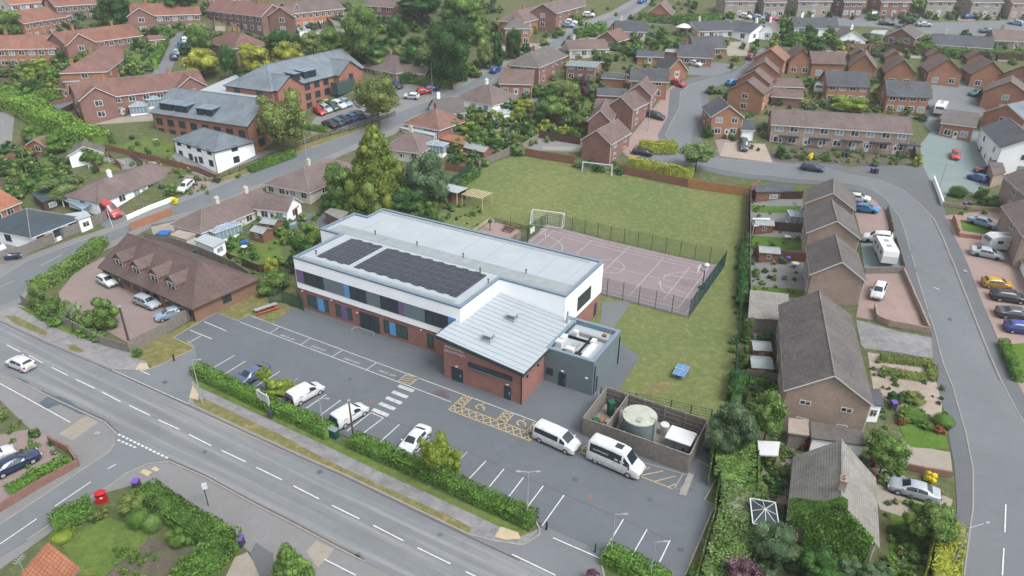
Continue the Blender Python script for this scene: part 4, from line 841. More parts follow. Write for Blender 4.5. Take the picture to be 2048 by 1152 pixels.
def car_obj(kind, paint, name, detail=2, extra=None):
    key = (kind, paint, detail, extra)
    if key in CARPROTO: return copy_tree(CARPROTO[key])
    p = car_parts(kind); root = link(name, None)
    gk = ('m', kind)
    if gk not in CARD:
        c = {}; c['b'] = None
        c['side'] = [x.data('side_window', 'car_glass') for x in p['side']]; c['ws'] = p['ws'].data('windscreen', 'car_glass'); c['rw'] = p['rw'].data('rear_window', 'car_glass') if p['rw'] else None
        c['wheel'] = p['wheel'].data('wheel', 'tyre'); c['hub'] = p['hub'].data('hub', 'steel')
        m = MB(); m.box((0, 0, -.08), (.16, .3, .15)); c['hl'] = m.data('headlight', 'lamp_clear'); m = MB(); m.box((0, 0, -.12), (.1, .2, .26)); c['tl'] = m.data('tail_light', 'lamp_red')
        m = MB(); m.box((0, 0, 0), (.03, .52, .12)); c['np'] = m.data('number_plate', 'plate_white'); c['nr'] = m.data('number_plate', 'plate_yellow')
        CARD[gk] = c
    c = CARD[gk]; body = link('body', p['body'].data('body', 'paint_' + paint, smooth=True, weld=True), root)
    link('windscreen', c['ws'], root)
    if c['rw']: link('rear_window', c['rw'], root)
    for s in c['side']: link('side_window', s, root)
    for x, s in p['wheels']:
        w = link('wheel', c['wheel'], root, (x, s * (p['W'] / 2 - .1), p['r']))
        if detail > 1: link('rim', c['hub'], w)
    if detail > 0:
        for s in (1, -1):
            link('headlight', c['hl'], root, (p['hl'][0], s * p['hl'][1], p['hl'][2])); link('tail_light', c['tl'], root, (p['tl'][0], s * p['tl'][1], p['tl'][2]))
    if detail > 1:
        L = BODY[kind]['L'] / 2; m = MB(); m.box((L - .03, 0, .3), (.08, p['W'] * .55, .2)); m.build('grille', 'black', root); m = MB(); m.box((0, 0, .17), (L * 1.7, p['W'] * .98, .12)); m.build('sill', 'black', root); link('number_plate', c['np'], root, (L, 0, .42)); link('number_plate', c['nr'], root, (-L - .03, 0, .62))
        for s in (1, -1):
            m = MB(); x = lerpS(BODY[kind]['S'], BODY[kind]['ws'][1] - .25); m.box((x[0], s * (x[3] + .1), x[2] + .02), (.12, .2, .14)); m.build('wing_mirror', 'paint_' + paint if kind != 'bus' else 'black', root)
    if extra: extra(root, p)
    CARPROTO[key] = root; return root
def car(label, kind, paint, a, b, group=None, cat='car', name='parked_car', extra=None, shift=0, det=None):
    """a = rear and b = front of the car on the ground, in pixels"""
    A, Bq = PT(*a), PT(*b); c = (A + Bq) / 2; d = Bq - A; d.z = 0; d.normalize()
    dist = math.hypot(c.x, c.y); det = det if det is not None else (2 if dist < 120 else (1 if dist < 175 else 0))
    o = car_obj(kind, paint, name, det, extra); o.name = name
    n = tnorm(c.x, c.y); f = (d - n * d.dot(n)).normalized(); y = n.cross(f)
    o.matrix_world = Matrix(((f.x, y.x, n.x, c.x), (f.y, y.y, n.y, c.y), (f.z, y.z, n.z, T(c.x, c.y) + .09), (0, 0, 0, 1)))
    for k in ('group',):
        if k in o: del o[k]
    return tag(o, label, cat, group)
def ex_van(col2):
    def f(root, p):
        m = MB(); m.face([(-2.235, -.8, .45), (-2.235, .8, .45), (-2.235, .8, 1.0), (-2.235, -.8, 1.0)][::-1]); m.face([(-2.235, -.8, 1.0), (-2.235, .8, 1.0), (-2.215, .66, 1.7), (-2.215, -.66, 1.7)][::-1]); m.build('rear_door', col2, root)
        m = MB(); m.box((-2.25, -.32, 1.2), (.02, .5, .3)); m.box((-2.25, .34, 1.2), (.02, .5, .3)); m.build('rear_window', 'glass_pale' if col2 == 'van_purple' else 'car_glass', root)
        m = MB()
        for x in (-1.2, -.2, .1): m.box((x, -.915, 1.05), (.5, .012, .14))
        m.build('side_lettering', 'paint_paleblue', root)
    return f
EXV1, EXV2 = ex_van('van_purple'), ex_van('van_teal')
def EXB(root, p):
    m = MB(); m.box((.3, 0, 2.7), (.8, .72, .09)); m.build('roof_hatch', 'car_glass', root)
    m4 = Matrix.Translation((-1.35, -.985, 1.86)) @ Matrix.Rotation(math.pi / 2 - .14, 4, 'X')
    text_mesh("COMMUNITY", .3, 'side_lettering', 'plate_white', root, m4, .004)
    m = MB(); m.box((1.1, -1.02, 1.62), (.5, .02, .2)); m.box((.45, -1.02, 1.62), (.36, .02, .2)); m.build('side_sticker', 'plate_white', root)
car('white panel van with a dark purple rear end, parked beside the signboard hedge', 'van', 'white', (578, 815), (646, 777), cat='van', name='parked_van', extra=EXV1)
car('white panel van with turquoise rear doors, parked next to the green cabinet', 'van', 'white', (672, 857), (728, 822), cat='van', name='parked_van', extra=EXV2)
car('low-roofed white minibus with one long dark side window, standing before the hall wing', 'minibus', 'white', (1077, 872), (1150, 905), cat='minibus', name='minibus')
car('tall white minibus with a roof hatch and lettered side windows beside the board compound', 'bus', 'white', (1186, 913), (1276, 952), cat='minibus', name='minibus', extra=EXB)
car('white saloon parked nose to the hedge beside the leafy car-park island', 'saloon', 'white', (852, 864), (806, 916))
car('blue saloon half under the small tree by the car-park hedge', 'saloon', 'steelblue', (534, 742), (474, 776))
car('white hatchback driving along the main road towards the left edge', 'hatch', 'white', (66, 744), (22, 726), name='moving_car')
car('white hatchback parked on the mauve yard under the dormer windows', 'hatch', 'white', (200, 560), (233, 578), cat='car')
car('dark silver estate parked beside the purple-lidded bins at the dormer-windowed building', 'estate', 'silver', (278, 604), (314, 619))
car('pale silver small car parked against the rear fence of the mauve yard', 'hatch', 'paleblue', (365, 629), (318, 642))
car('black-blue saloon on the brick drive at the left edge of the picture', 'saloon', 'navy', (-8, 955), (72, 917))
car('white hatchback just showing at the left edge behind the black-blue saloon', 'hatch', 'white', (-35, 935), (12, 915))
car('white car with a dark roof in the drive of the slate-roofed bungalow', 'hatch', 'white', (-25, 490), (16, 510))
car('dark blue car in front of the white one at the slate-roofed bungalow', 'hatch', 'navy', (-10, 525), (42, 515))
car('red panel van parked on the drive of the long white bungalow', 'bus', 'vanred', (200, 418), (242, 440), cat='van', name='parked_van')
car('white hatchback on the brick drive at the far end of the long white bungalow', 'hatch', 'white', (382, 370), (364, 386))
# care home car park
for i, (lab, k, c, p, q) in enumerate((('bright red hatchback at the left end of the row by the yellow bush', 'hatch', 'red', (632, 222), (648, 232)), ('silver hatchback second in the row after the bright red one', 'hatch', 'silver', (645, 217), (661, 227)), ('dark green estate third in the row beneath the brick care home', 'estate', 'green', (657, 212), (674, 222)), ('white saloon fourth in the row beneath the brick care home', 'saloon', 'white', (670, 208), (688, 218)), ('pale blue saloon at the right end of the row nearest the care home porch', 'saloon', 'paleblue', (683, 204), (699, 214)),
        ('near-black saloon first in the long row beside the grass verge', 'saloon', 'black', (672, 258), (650, 248)), ('teal estate second in the long row beside the grass verge', 'estate', 'teal', (685, 253), (664, 243)), ('dark blue saloon third in the long row beside the grass verge', 'saloon', 'navy', (699, 248), (678, 238)), ('sky blue hatchback fourth in the long row beside the grass verge', 'hatch', 'skyblue', (712, 243), (693, 234)), ('charcoal estate fifth in the long row beside the grass verge', 'estate', 'dgrey', (724, 239), (706, 230)), ('silver saloon sixth in the long row beside the grass verge', 'saloon', 'silver', (737, 235), (719, 226)), ('white saloon near the right end of the long row, by the small street tree', 'saloon', 'white', (752, 230), (733, 221)), ('dark red hatchback closing the right end of the long row', 'hatch', 'darkred', (772, 224), (756, 216)))):
    car(lab, k, c, p, q, group='cars in the care home car park')
car('near-black saloon alone at the far corner of the care home car park', 'saloon', 'navy', (783, 170), (800, 178)); car('white hatchback beside the round bed at the care home entrance', 'hatch', 'white', (834, 198), (812, 196)); car('bright red car beside the dark blue one at the care home entrance', 'hatch', 'red', (840, 189), (858, 186)); car('dark blue car at the very end of the care home car park', 'hatch', 'royal', (855, 183), (871, 180))
# right-hand street
car('silver saloon with a sunroof parked on the gravel drive of the ivy-covered house', 'saloon', 'silver', (1868, 1001), (1780, 976)); car('white hatchback parked nose out on the red brick drive', 'hatch', 'white', (1764, 572), (1748, 607)); car('white sports utility car parked behind the caravan', 'suv', 'white', (1782, 484), (1726, 482)); car('bright blue hatchback at the terrace drive', 'hatch', 'skyblue', (1714, 422), (1752, 426)); car('white small car above the bright blue hatchback on the terrace drive', 'hatch', 'white', (1700, 402), (1733, 405))
for lab, k, c, p, q in (('pale silver-blue saloon on the drive above the small square lawn', 'saloon', 'paleblue', (1933, 443), (1997, 462)), ('grey silver saloon parked in front of the touring caravan', 'saloon', 'silver', (1936, 506), (2006, 520)), ('golden yellow hatchback with a black roof', 'hatch', 'gold', (1956, 570), (2026, 578)), ('black estate parked beside the golden yellow hatchback', 'estate', 'black', (1972, 594), (2056, 606)), ('dark grey-green saloon second below the golden yellow hatchback', 'saloon', 'dgrey', (1982, 628), (2070, 640)), ('royal blue hatchback at the right edge above the clipped green hedge', 'hatch', 'royal', (1996, 657), (2080, 668))):
    car(lab, k, c, p, q, group='cars on the right-hand drives')
car('bright red small car on the grey-green yard by the white house', 'hatch', 'red', (1909, 305), (1909, 326)); car('dark red car tucked beside the wall of the right-hand houses', 'hatch', 'maroon', (1978, 345), (1955, 345)); car('mid blue hatchback beside the round shrubs on the grey-green yard', 'hatch', 'blue', (1966, 366), (1942, 358)); car('very dark blue car driving past the buff terrace', 'estate', 'navy', (1604, 338), (1646, 344), name='moving_car'); car('dark blue car by the golden hedge', 'saloon', 'black', (1300, 312), (1268, 306)); car('grey car under the white garage door of the brick house', 'suv', 'dgrey', (1485, 283), (1488, 308), det=1)
car('black car outside the stepped brick houses', 'estate', 'black', (1296, 232), (1326, 240)); car('crimson hatchback on the brick drive at the bend', 'hatch', 'red', (1348, 168), (1364, 174)); car('white hatchback on the turning area by the orange brick bungalows', 'hatch', 'white', (1378, 128), (1400, 134)); car('sky blue car half behind the stepped gables', 'hatch', 'skyblue', (1455, 172), (1474, 166)); car('dark blue saloon in the small orange-brick close', 'saloon', 'teal', (1966, 186), (1936, 194))
for lab, k, c, p, q in (('white hatchback on the highest drive of the long street', 'hatch', 'white', (1168, 33), (1186, 34)), ('white saloon on the long street drive below the highest one', 'saloon', 'white', (1128, 47), (1152, 49)), ('grey blue car parked by the brick semis on the long street', 'saloon', 'paleblue', (1124, 53), (1146, 55)), ('white car at the top edge in the middle of the upper rows', 'saloon', 'white', (1480, 34), (1498, 38)), ('pale blue car beside the white one at the upper rows', 'hatch', 'paleblue', (1508, 38), (1526, 40)), ('magenta car by the upper bungalows', 'hatch', 'magenta', (1536, 42), (1556, 42)), ('black-green saloon on the upper right road', 'saloon', 'green', (1758, 49), (1786, 51)), ('silver-blue saloon parked on the kerb of the upper right road', 'saloon', 'silver', (1831, 52), (1862, 53)), ('grey-blue saloon on the lower side of the upper right road', 'saloon', 'teal', (1990, 66), (1956, 65)), ('white hatchback on the drive of the white fronted house', 'hatch', 'white', (1922, 16), (1920, 30)), ('bright blue car on the drive of the white fronted house', 'hatch', 'blue', (1925, 38), (1946, 36)), ('dark green car next to the bright blue one', 'hatch', 'green', (1948, 38), (1962, 34)), ('pale blue car at the far right of the upper road', 'hatch', 'paleblue', (2044, 52), (2016, 47)), ('dark car in the shade beside the upper green bush', 'hatch', 'black', (1822, 42), (1832, 36)), ('black car at the top of the estate road', 'hatch', 'darkred', (1496, 122), (1506, 112))):
    car(lab, k, c, p, q)
for i, (p, q, c, l) in enumerate((((372, 88), (369, 80), 'white', 'white car, farthest of the four along the left side street'), ((365, 98), (362, 90), 'blue', 'blue car below the farthest one along the left side street'), ((354, 112), (357, 104), 'silver', 'silver car third along the left side street'), ((350, 122), (347, 113), 'navy', 'navy car nearest of the four along the left side street'))): car(l, 'hatch', c, p, q)
for i, (p, q, c, l) in enumerate((((984, 148), (1000, 140), 'blue', 'blue car on the long street near the big round tree'), ((1140, 82), (1150, 77), 'teal', 'dark teal car driving up the long street'), ((1278, 8), (1290, 2), 'skyblue', 'light blue car at the top of the long street'), ((1020, 112), (1034, 116), 'white', 'white car on a drive by the far conifers'))): car(l, 'hatch', c, p, q, name='moving_car' if i in (1,) else 'parked_car')
# caravans and motorhome
def caravan(label, a, b, W=2.25, H=2.5, motor=False):
    A, Bq = PT(*a), PT(*b); c = (A + Bq) / 2; d = Bq - A; L = min(7.2, max(4.6, Vector((d.x, d.y)).length)); rz = math.atan2(d.y, d.x)
    root = thing('caravan', label, 'caravan', (c.x, c.y, T(c.x, c.y)), rz); n = tnorm(c.x, c.y)
    h = L / 2; prof = [(-h, .45), (-h, 1.6), (-h + .25, H - .15), (-h + .6, H), (h - 1.0, H), (h - .35, H - .35), (h, 1.5), (h - .05, .5), (h - .3, .4), (-h + .2, .35)]
    m = MB(); w = W / 2
    m.face([(x, -w, z) for x, z in prof][::-1]); m.face([(x, w, z) for x, z in prof])
    for i in range(len(prof)): j = (i+1) % len(prof); m.face([(prof[i][0], w, prof[i][1]), (prof[j][0], w, prof[j][1]), (prof[j][0], -w, prof[j][1]), (prof[i][0], -w, prof[i][1])][::-1])
    bm_ = m.build('body', 'white_plastic', root)
    for s in (1, -1):
        for x in (-h * .55, .1, h * .55): m = MB(); m.box((x, s * (w + .005), 1.35), (.85, .03, .5)); m.build('side_window', 'car_glass', root)
        m = MB(); m.tube((-.1, s * (w - .18), .32), (-.1, s * (w + .02), .32), .32, 0, 12); m.build('wheel', 'tyre', root)
    m = MB(); m.face([(h - .01, -.9, 1.52), (h - .01, .9, 1.52), (h - .28, .85, H - .42), (h - .28, -.85, H - .42)]); mm = m.build('front_window', 'car_glass', root); mm.location.x = .03
    for x in (-h * .4, h * .2): m = MB(); m.box((x, 0, H), (.7, .6, .1)); m.build('rooflight', 'glass_pale', root)
    if not motor: m = MB(); m.tube((h - .3, -.6, .45), (h + .9, 0, .45), .05); m.tube((h - .3, .6, .45), (h + .9, 0, .45), .05); m.build('drawbar', 'steel', root)
    return root
caravan('white touring caravan seen end-on on the terrace drive', (1776, 540), (1757, 490)); caravan('long white touring caravan side-on at the right edge', (2062, 500), (1962, 497)); caravan('white motorhome in the yard behind the dark-roofed houses', (1648, 176), (1634, 192), motor=True); caravan('white motorhome beside the tall orange brick wall', (1885, 212), (1872, 240), motor=True)
# ---------------- houses ----------------
WM = {}
def wmesh(kind):
    if kind in WM: return WM[kind]
    nm, gl = kind; m = MB(); b = .1
    if nm in ('win', 'winfar'):
        m.box((0, -.02, 0), (1, .06, b)); m.box((0, -.02, 1-b), (1, .06, b)); m.box((-.5 + b/2.6, -.02, b), (b/1.3, .06, 1-2*b)); m.box((.5 - b/2.6, -.02, b), (b/1.3, .06, 1-2*b)); m.box((0, -.02, b), (b/1.8, .05, 1-2*b)); m.box((.25, -.018, .62), (.42, .045, .05))
    elif nm == 'door': m.box((0, -.02, 0), (1, .08, 1))
    p = MB()
    if nm == 'door': p.box((0, -.065, .5), (.5, .02, .36))
    else: p.box((0, -.005, b), (1 - 2*b/1.3, .03, 1 - 2*b))
    WM[kind] = (m.data('window' if nm != 'door' else 'door', 'white_plastic' if gl != 'dark' else 'dark_trim'), p.data('pane', {'dark': 'glass', 'std': 'glass', 'pale': 'glass_pale'}[gl])); return WM[kind]
WCOUNT = [0]
def addwin(par, p, rz, w, h, door=False, gl=None, far=False):
    WCOUNT[0] += 1; gl = gl or ('pale' if WCOUNT[0] % 4 == 0 else 'std')
    a, b = wmesh(('door' if door else 'win', gl)); o = link('door' if door else 'window', a, par, p, rz); o.scale = (w, 1, h); link('pane', b, o); return o
def roofshape(mb, L, D, ov, eh, rise, h0, h1, th=.2, m=0, mf=None, mb2=None, x_off=0):
    """gable or hip roof with ridge along x"""
    s = rise / (D / 2); ze = eh + .12 - ov * s; zr = eh + .12 + rise; x0, x1, y0, y1 = -ov, L + ov, -ov, D + ov; hd = D / 2 + ov
    if h0 and h1 and L < D: hd = (x1 - x0) / 2 - .01
    a = x0 + (hd if h0 else 0); b = x1 - (hd if h1 else 0); yr = D / 2
    E = [(x0, y0, ze), (x1, y0, ze), (x1, y1, ze), (x0, y1, ze)]; RA, RB = (a, yr, zr), (b, yr, zr)
    mb.face([E[0], E[1], RB, RA], m); mb.face([E[2], E[3], RA, RB], m)
    if h0: mb.face([E[3], E[0], RA], m)
    if h1: mb.face([E[1], E[2], RB], m)
    dn = lambda p: (p[0], p[1], p[2] - th)
    mb.face([dn(E[0]), dn(RA), dn(RB), dn(E[1])], m); mb.face([dn(E[2]), dn(RB), dn(RA), dn(E[3])], m)
    if h0: mb.face([dn(E[3]), dn(RA), dn(E[0])], m)
    if h1: mb.face([dn(E[1]), dn(RB), dn(E[2])], m)
    f = mb2
    loop = [E[0], E[1]] + ([] if h1 else [RB]) + [E[2], E[3]] + ([] if h0 else [RA])
    if not h1: loop = [E[0], E[1], RB, E[2], E[3]] + ([] if h0 else [RA])
    for i in range(len(loop)):
        p, q = loop[i], loop[(i+1) % len(loop)]; f.face([dn(p), dn(q), q, p])
    return RA, RB
def ridge_tiles(mb, a, b, m=0, w=.22): mb.tube(Vector(a), Vector(b), .1, m, 5)
HCNT = [0]
def house(label, A, B, D, eh=5.0, rise=2.4, rt='g', rf='rf_redbrown', wl='br_red', nw=3, trim='white_plastic', hips=(0, 0), ch=1, gabs=(), door=(.5,), cat='house', name='house', ends=1, ov=.35, group=None, chm=None, zoff=0, wh=1.25, ww=1.5, px=True, back=0, gl=None, L=None, bays=0, rf2=None):
    a0, b0 = PT(*A, eh), PT(*B, eh); z0 = T((a0.x + b0.x) / 2, (a0.y + b0.y) / 2) + zoff - .35 * abs(T(a0.x, a0.y) - T(b0.x, b0.y))
    a, b = PA(*A, z0 + eh), PA(*B, z0 + eh); u = Vector((b.x - a.x, b.y - a.y)); W = u.length if L is None else L; u.normalize(); n = Vector((-u.y, u.x))
    if rt == 'x': o, ux, LL, DD = b, n, D, W
    else: o, ux, LL, DD = a, u, W, D
    rz = math.atan2(ux.y, ux.x); root = thing(name, label, cat, (o.x, o.y, z0), rz, group); near = math.hypot(o.x, o.y) < 190
    w = MB(); zt = eh + rise - .1; h0, h1 = hips
    pts = [(0, 0), (LL, 0), (LL, DD), (0, DD)]
    base = -min(3.0, .5 + .24 * D + (.1 * W))
    w.prism(pts, base, eh)
    for k, hx, x in ((0, h0, 0), (1, h1, LL)):
        if not hx: q = [(x, 0, eh), (x, DD, eh), (x, DD / 2, zt)]; w.face(q[::-1] if k == 0 else q)
    r = MB(); f = MB(); RA, RB = roofshape(r, LL, DD, ov, eh, rise, h0, h1, mb2=f); rd = MB(); ridge_tiles(rd, RA, RB)
    if h0:
        for y in (-ov, DD + ov): ridge_tiles(rd, (-ov, y, eh + .12 - ov * rise / (DD / 2)), RA)
    if h1:
        for y in (-ov, DD + ov): ridge_tiles(rd, (LL + ov, y, eh + .12 - ov * rise / (DD / 2)), RB)
    s = rise / (DD / 2)
    for gb in gabs:      # cross gable: fraction along, width, projection
        fx, gw, pr = gb[:3]; xc = fx * LL; gh = s * gw / 2; zr_ = eh + .14 + gh; x0, x1 = xc - gw/2, xc + gw/2
        w.prism([(x0, -pr), (x1, -pr), (x1, .05), (x0, .05)], base, eh); w.face([(x0, -pr, eh), (x1, -pr, eh), (xc, -pr, eh + gh - .05)])
        yb = gw / 2; yf = -pr - ov; e = .25
        for sg in (-1, 1):
            xe = xc + sg * (gw/2 + e); ze = zr_ - (gw/2 + e) * s; q = [(xc, yf, zr_), (xe, yf, ze), (xe, -e, ze), (xc, yb, zr_)]
            r.face(q if sg > 0 else q[::-1]); q2 = [(x, y, z - .18) for x, y, z in q]; r.face(q2[::-1] if sg > 0 else q2); f.face([q2[0], q2[1], q[1], q[0]]); f.face([q2[1], q2[2], q[2], q[1]])
        ridge_tiles(rd, (xc, yf, zr_), (xc, yb, zr_))
    wo = w.build('wall', wl, root); r.m = [1 if (k == 1 and rf2) else 0 for k in range(len(r.f))]; ro = r.build('roof', [rf, rf2 or rf], root); f.build('fascia', trim, ro)
    if near: rd.build('ridge_tile', rf if trim != 'white_plastic' else 'rf_pale', ro)
    fl = 2 if eh > 4.2 else 1; zs = ((.9, 3.3, 5.7) if eh > 7 else (.95, 3.45)) if fl == 2 else (.85,)
    def row(n, wlen, fn, rzz, doors=()):
        if n <= 0: return
        for q in range(n):
            t = (q + .5) / n; x = t * wlen
            if any(abs(g[0] * LL - x) < g[1] / 2 for g in gabs) and rzz == 0: continue
            for z in zs: addwin(root, (*fn(x), z), rzz, min(ww, wlen / n * .7), wh if z > 3 else wh + .15, gl=gl)
        for d in doors: addwin(root, (*fn(d * wlen), 0.02), rzz, .95, 2.05, True, gl=gl)
    if rt == 'x':
        row(nw, DD, lambda x: (0, DD - x), -math.pi / 2, door); row(ends * 2, LL, lambda x: (x, 0), 0); row(ends * 2, LL, lambda x: (LL - x, DD), math.pi)
        front = (0, -math.pi / 2)
    else:
        row(nw, LL, lambda x: (x, 0), 0, door); row(ends, DD, lambda x: (0, DD - x), -math.pi / 2); row(ends, DD, lambda x: (LL, x), math.pi / 2)
        if back: row(back, LL, lambda x: (LL - x, DD), math.pi)
    for gb in gabs:
        for z in zs: addwin(root, (gb[0] * LL, -gb[2], z), 0, min(1.7, gb[1] * .45), wh + .1, gl=gl)
    if bays:
        for q in range(bays):
            x = (q + .5) / bays * LL; m = MB(); m.prism([(x - .9, -.02), (x - .5, -.6), (x + .5, -.6), (x + .9, -.02)], .3, 2.3); m.build('bay_window', 'white_plastic', root)
    if near and ch:
        ax = RA[0] + (RB[0] - RA[0]) * .6; m = MB(); m.tube((ax, DD/2, eh + rise), (ax, DD/2, eh + rise + 1.5), .03, 0, 4); m.tube((ax - .4, DD/2, eh + rise + 1.4), (ax + .5, DD/2, eh + rise + 1.4), .025, 0, 4)
        for q in (-.3, -.1, .1, .3): m.tube((ax + q, DD/2 - .3, eh + rise + 1.4), (ax + q, DD/2 + .3, eh + rise + 1.4), .02, 0, 4)
        m.build('aerial', 'steel', ro)
    if near and eh > 2.45 and not (rt == 'x' and ends == 0):
        m = MB()
        for x in (.12, LL - .12): m.tube((x, -.08, .1), (x, -.08, eh), .05, 0, 6)
        m.build('downpipe', 'black' if trim != 'white_plastic' else 'white_plastic', root)
    for k in range(ch):
        t = (k + .5) / ch if ch > 1 else .22; cx = RA[0] + (RB[0] - RA[0]) * t; m = MB(); m.box((cx, DD / 2, eh + rise - .5), (.7, .55, 1.6)); m.box((cx, DD / 2, eh + rise + 1.1), (.82, .66, .12))
        for dx in (-.18, .18): m.tube((cx + dx, DD/2, eh + rise + 1.22), (cx + dx, DD/2, eh + rise + 1.55), .1)
        m.build('chimney', chm or wl, ro)
    return root
def dormer(root, x, w, z, h, depth, y0, mat='rf_slate', wallm='dark_trim', gable=False, ro=None):
    m = MB(); m.box((x, y0 + depth/2, z), (w, depth, h)); d = m.build('dormer', wallm, root); r = MB()
    if gable:
        g = w * .42; e = .2
        for sg in (-1, 1):
            q = [(x, y0 - e, z + h + g), (x + sg * (w/2 + e), y0 - e, z + h - .1), (x + sg * (w/2 + e), y0 + depth * .75, z + h - .1), (x, y0 + depth + g * .9, z + h + g)]; r.face(q if sg > 0 else q[::-1])
            q2 = [(a, b, c - .12) for a, b, c in q]; r.face(q2[::-1] if sg > 0 else q2); r.face([q2[0], q2[1], q[1], q[0]] if sg > 0 else [q[0], q[1], q2[1], q2[0]])
        r.face([(x - w/2, y0, z + h), (x + w/2, y0, z + h), (x, y0, z + h + g * .9)])
    else: r.prism([(x - w/2 - .15, y0 - .2), (x + w/2 + .15, y0 - .2), (x + w/2 + .15, y0 + depth), (x - w/2 - .15, y0 + depth)], [z + h] * 2 + [z + h + .25] * 2, [z + h + .1] * 2 + [z + h + .35] * 2)
    r.build('dormer_roof', mat, d); o = addwin(d, (x, y0 - .02, z + .12), 0, w * .8, h - .2, gl='dark' if not gable else 'std'); return d
def flat(label, pts, h, wl='white_render', rf='membrane', name='flat_roofed_extension', cat='extension', ov=.2, nwin=1, z=None, group=None, over=False):
    """flat-roofed block whose roof outline shows at the given pixels"""
    P = [PT(*p, h) for p in pts]; z0 = min(T(p.x, p.y) for p in P) if z is None else z; P = [PA(*p, z0 + h) for p in pts]; o = P[0]
    root = thing(name, label, cat, (o.x, o.y, z0), 0, group); Q = [(p.x - o.x, p.y - o.y) for p in P]
    n = len(Q); ar = sum(Q[i][0] * Q[(i+1) % n][1] - Q[(i+1) % n][0] * Q[i][1] for i in range(n))
    if ar < 0: Q = Q[::-1]
    m = MB()
    if over:
        for q in Q: m.box((*q, -.3), (.12, .12, h + .3))
        m.build('post', wl, root)
    else: m.prism(inset(Q, ov), -1.2, h - .02); m.build('wall', wl, root)
    m = MB(); m.prism(Q, h - .12, h + .06); m.build('roof', rf, root)
    if nwin and not over:
        I = inset(Q, ov); k = min(range(n), key=lambda i: (I[i][1] + I[(i+1) % n][1])); a, b = Vector(I[k]), Vector(I[(k+1) % n]); d = (b - a); rz = math.atan2(d.y, d.x)
        for q in range(nwin): c = a + d * ((q + .5) / nwin); addwin(root, (c.x, c.y, .8 if h < 3.2 else h * .4), rz, min(1.6, d.length / nwin * .6), min(1.2, h * .4))
    return root
def shed(label, A, B, D, eh=1.9, rise=.5, wl='wood_brown', rf='membrane_dark', **k):
    k.setdefault('cat', 'shed'); k.setdefault('name', 'shed'); k.setdefault('trim', wl)
    return house(label, A, B, D, eh, rise, rf=rf, wl=wl, nw=1, ch=0, ends=0, door=(), ov=.15, wh=.6, ww=.7, **k)
def conservatory(label, A, B, D, h=2.2, rise=.8, mat='glass_pale'):
    a, b = PT(*A, h), PT(*B, h); z0 = T(a.x, a.y); a, b = PA(*A, z0 + h), PA(*B, z0 + h); u = Vector((b.x-a.x, b.y-a.y)); L = u.length; rz = math.atan2(u.y, u.x)
    root = thing('conservatory', label, 'conservatory', (a.x, a.y, z0), rz); m = MB(); m.box((L/2, D/2, -.6), (L, D, 1.1)); m.build('dwarf_wall', 'white_render', root)
    m = MB(); m.box((L/2, D/2, .5), (L - .06, D - .06, h - .5)); m.build('glazing', 'glass_pale', root); f = MB()
    n = max(2, int(L / .7)); k = max(2, int(D / .7))
    for i in range(n + 1): f.box((L * i / n, 0, .5), (.08, .08, h - .5)); f.box((L * i / n, D, .5), (.08, .08, h - .5))
    for i in range(k + 1): f.box((0, D * i / k, .5), (.08, .08, h - .5)); f.box((L, D * i / k, .5), (.08, .08, h - .5))
    f.build('frame', 'white_plastic', root); r = MB(); C = (L/2, D/2, h + rise); c = [(-.1, -.1, h), (L+.1, -.1, h), (L+.1, D+.1, h), (-.1, D+.1, h)]
    for i in range(4): r.face([c[i], c[(i+1) % 4], C])
    ro = r.build('roof', mat, root); b_ = MB()
    for i in range(4):
        for t in (0, .5): p = Vector(c[i]).lerp(Vector(c[(i+1) % 4]), t); b_.tube(p, Vector(C), .035, 0, 4)
        b_.tube(Vector(c[i]), Vector(c[(i+1) % 4]), .07, 0, 4)
    b_.build('glazing_bar', 'white_plastic', ro); return root
# --- near left ---
house('dark slate-roofed white bungalow with black-framed windows behind a grey fence', (62, 474), (158, 436), 12, 2.6, 2.6, rf='rf_blueblack', wl='white_render', hips=(1, 1), nw=3, ch=0, door=(.62,), gl='dark')
flat('white flat-roofed end of the slate-roofed bungalow', [(127, 429), (172, 422), (182, 431), (156, 440)], 2.6, nwin=1); flat('dark flat shed roof with a pale rooflight behind the slate-roofed bungalow', [(62, 388), (95, 372), (121, 392), (84, 405)], 2.4, 'wood_dark', 'rf_blueblack', name='shed', cat='shed')
house('orange-roofed house cut by the left edge beside the slate-roofed bungalow', (-50, 440), (38, 404), 8, 2.6, 2.2, rf='rf_orange', wl='br_orange', nw=2)
house('long low white bungalow with a brown hipped roof and grey front strip', (195, 404), (366, 342), 8.5, 2.5, 2.3, rf='rf_mauve', wl='white_render', hips=(1, 1), nw=6, ch=1, trim='grey_panel'); flat('pale blue flat carport roof at the left end of the long white bungalow', [(124, 399), (147, 387), (190, 404), (165, 419)], 2.3, 'white_render', 'glass_pale', over=True, name='carport', cat='carport')
house('small white building with a grey gable roof in the back gardens', (137, 311), (204, 304), 7, 2.6, 1.6, 'x', 'rf_grey', 'white_render', nw=1, ch=0, door=()); house('terracotta-roofed outbuilding beside the small white building', (92, 292), (125, 282), 5, 2.3, 1.2, rf='rf_red', wl='br_orange', nw=1, ch=0)
house('cream bungalow with a hipped brown roof and a glass lean-to by the long street', (402, 464), (548, 406), 7.5, 2.5, 2.3, rf='rf_mauve', wl='cream_render', hips=(1, 0), nw=4, ch=2); house('cream gabled wing at the right end of the lean-to bungalow', (512, 415), (573, 422), 5, 2.7, 1.8, rf='rf_mauve', wl='white_render', nw=2, ch=0)
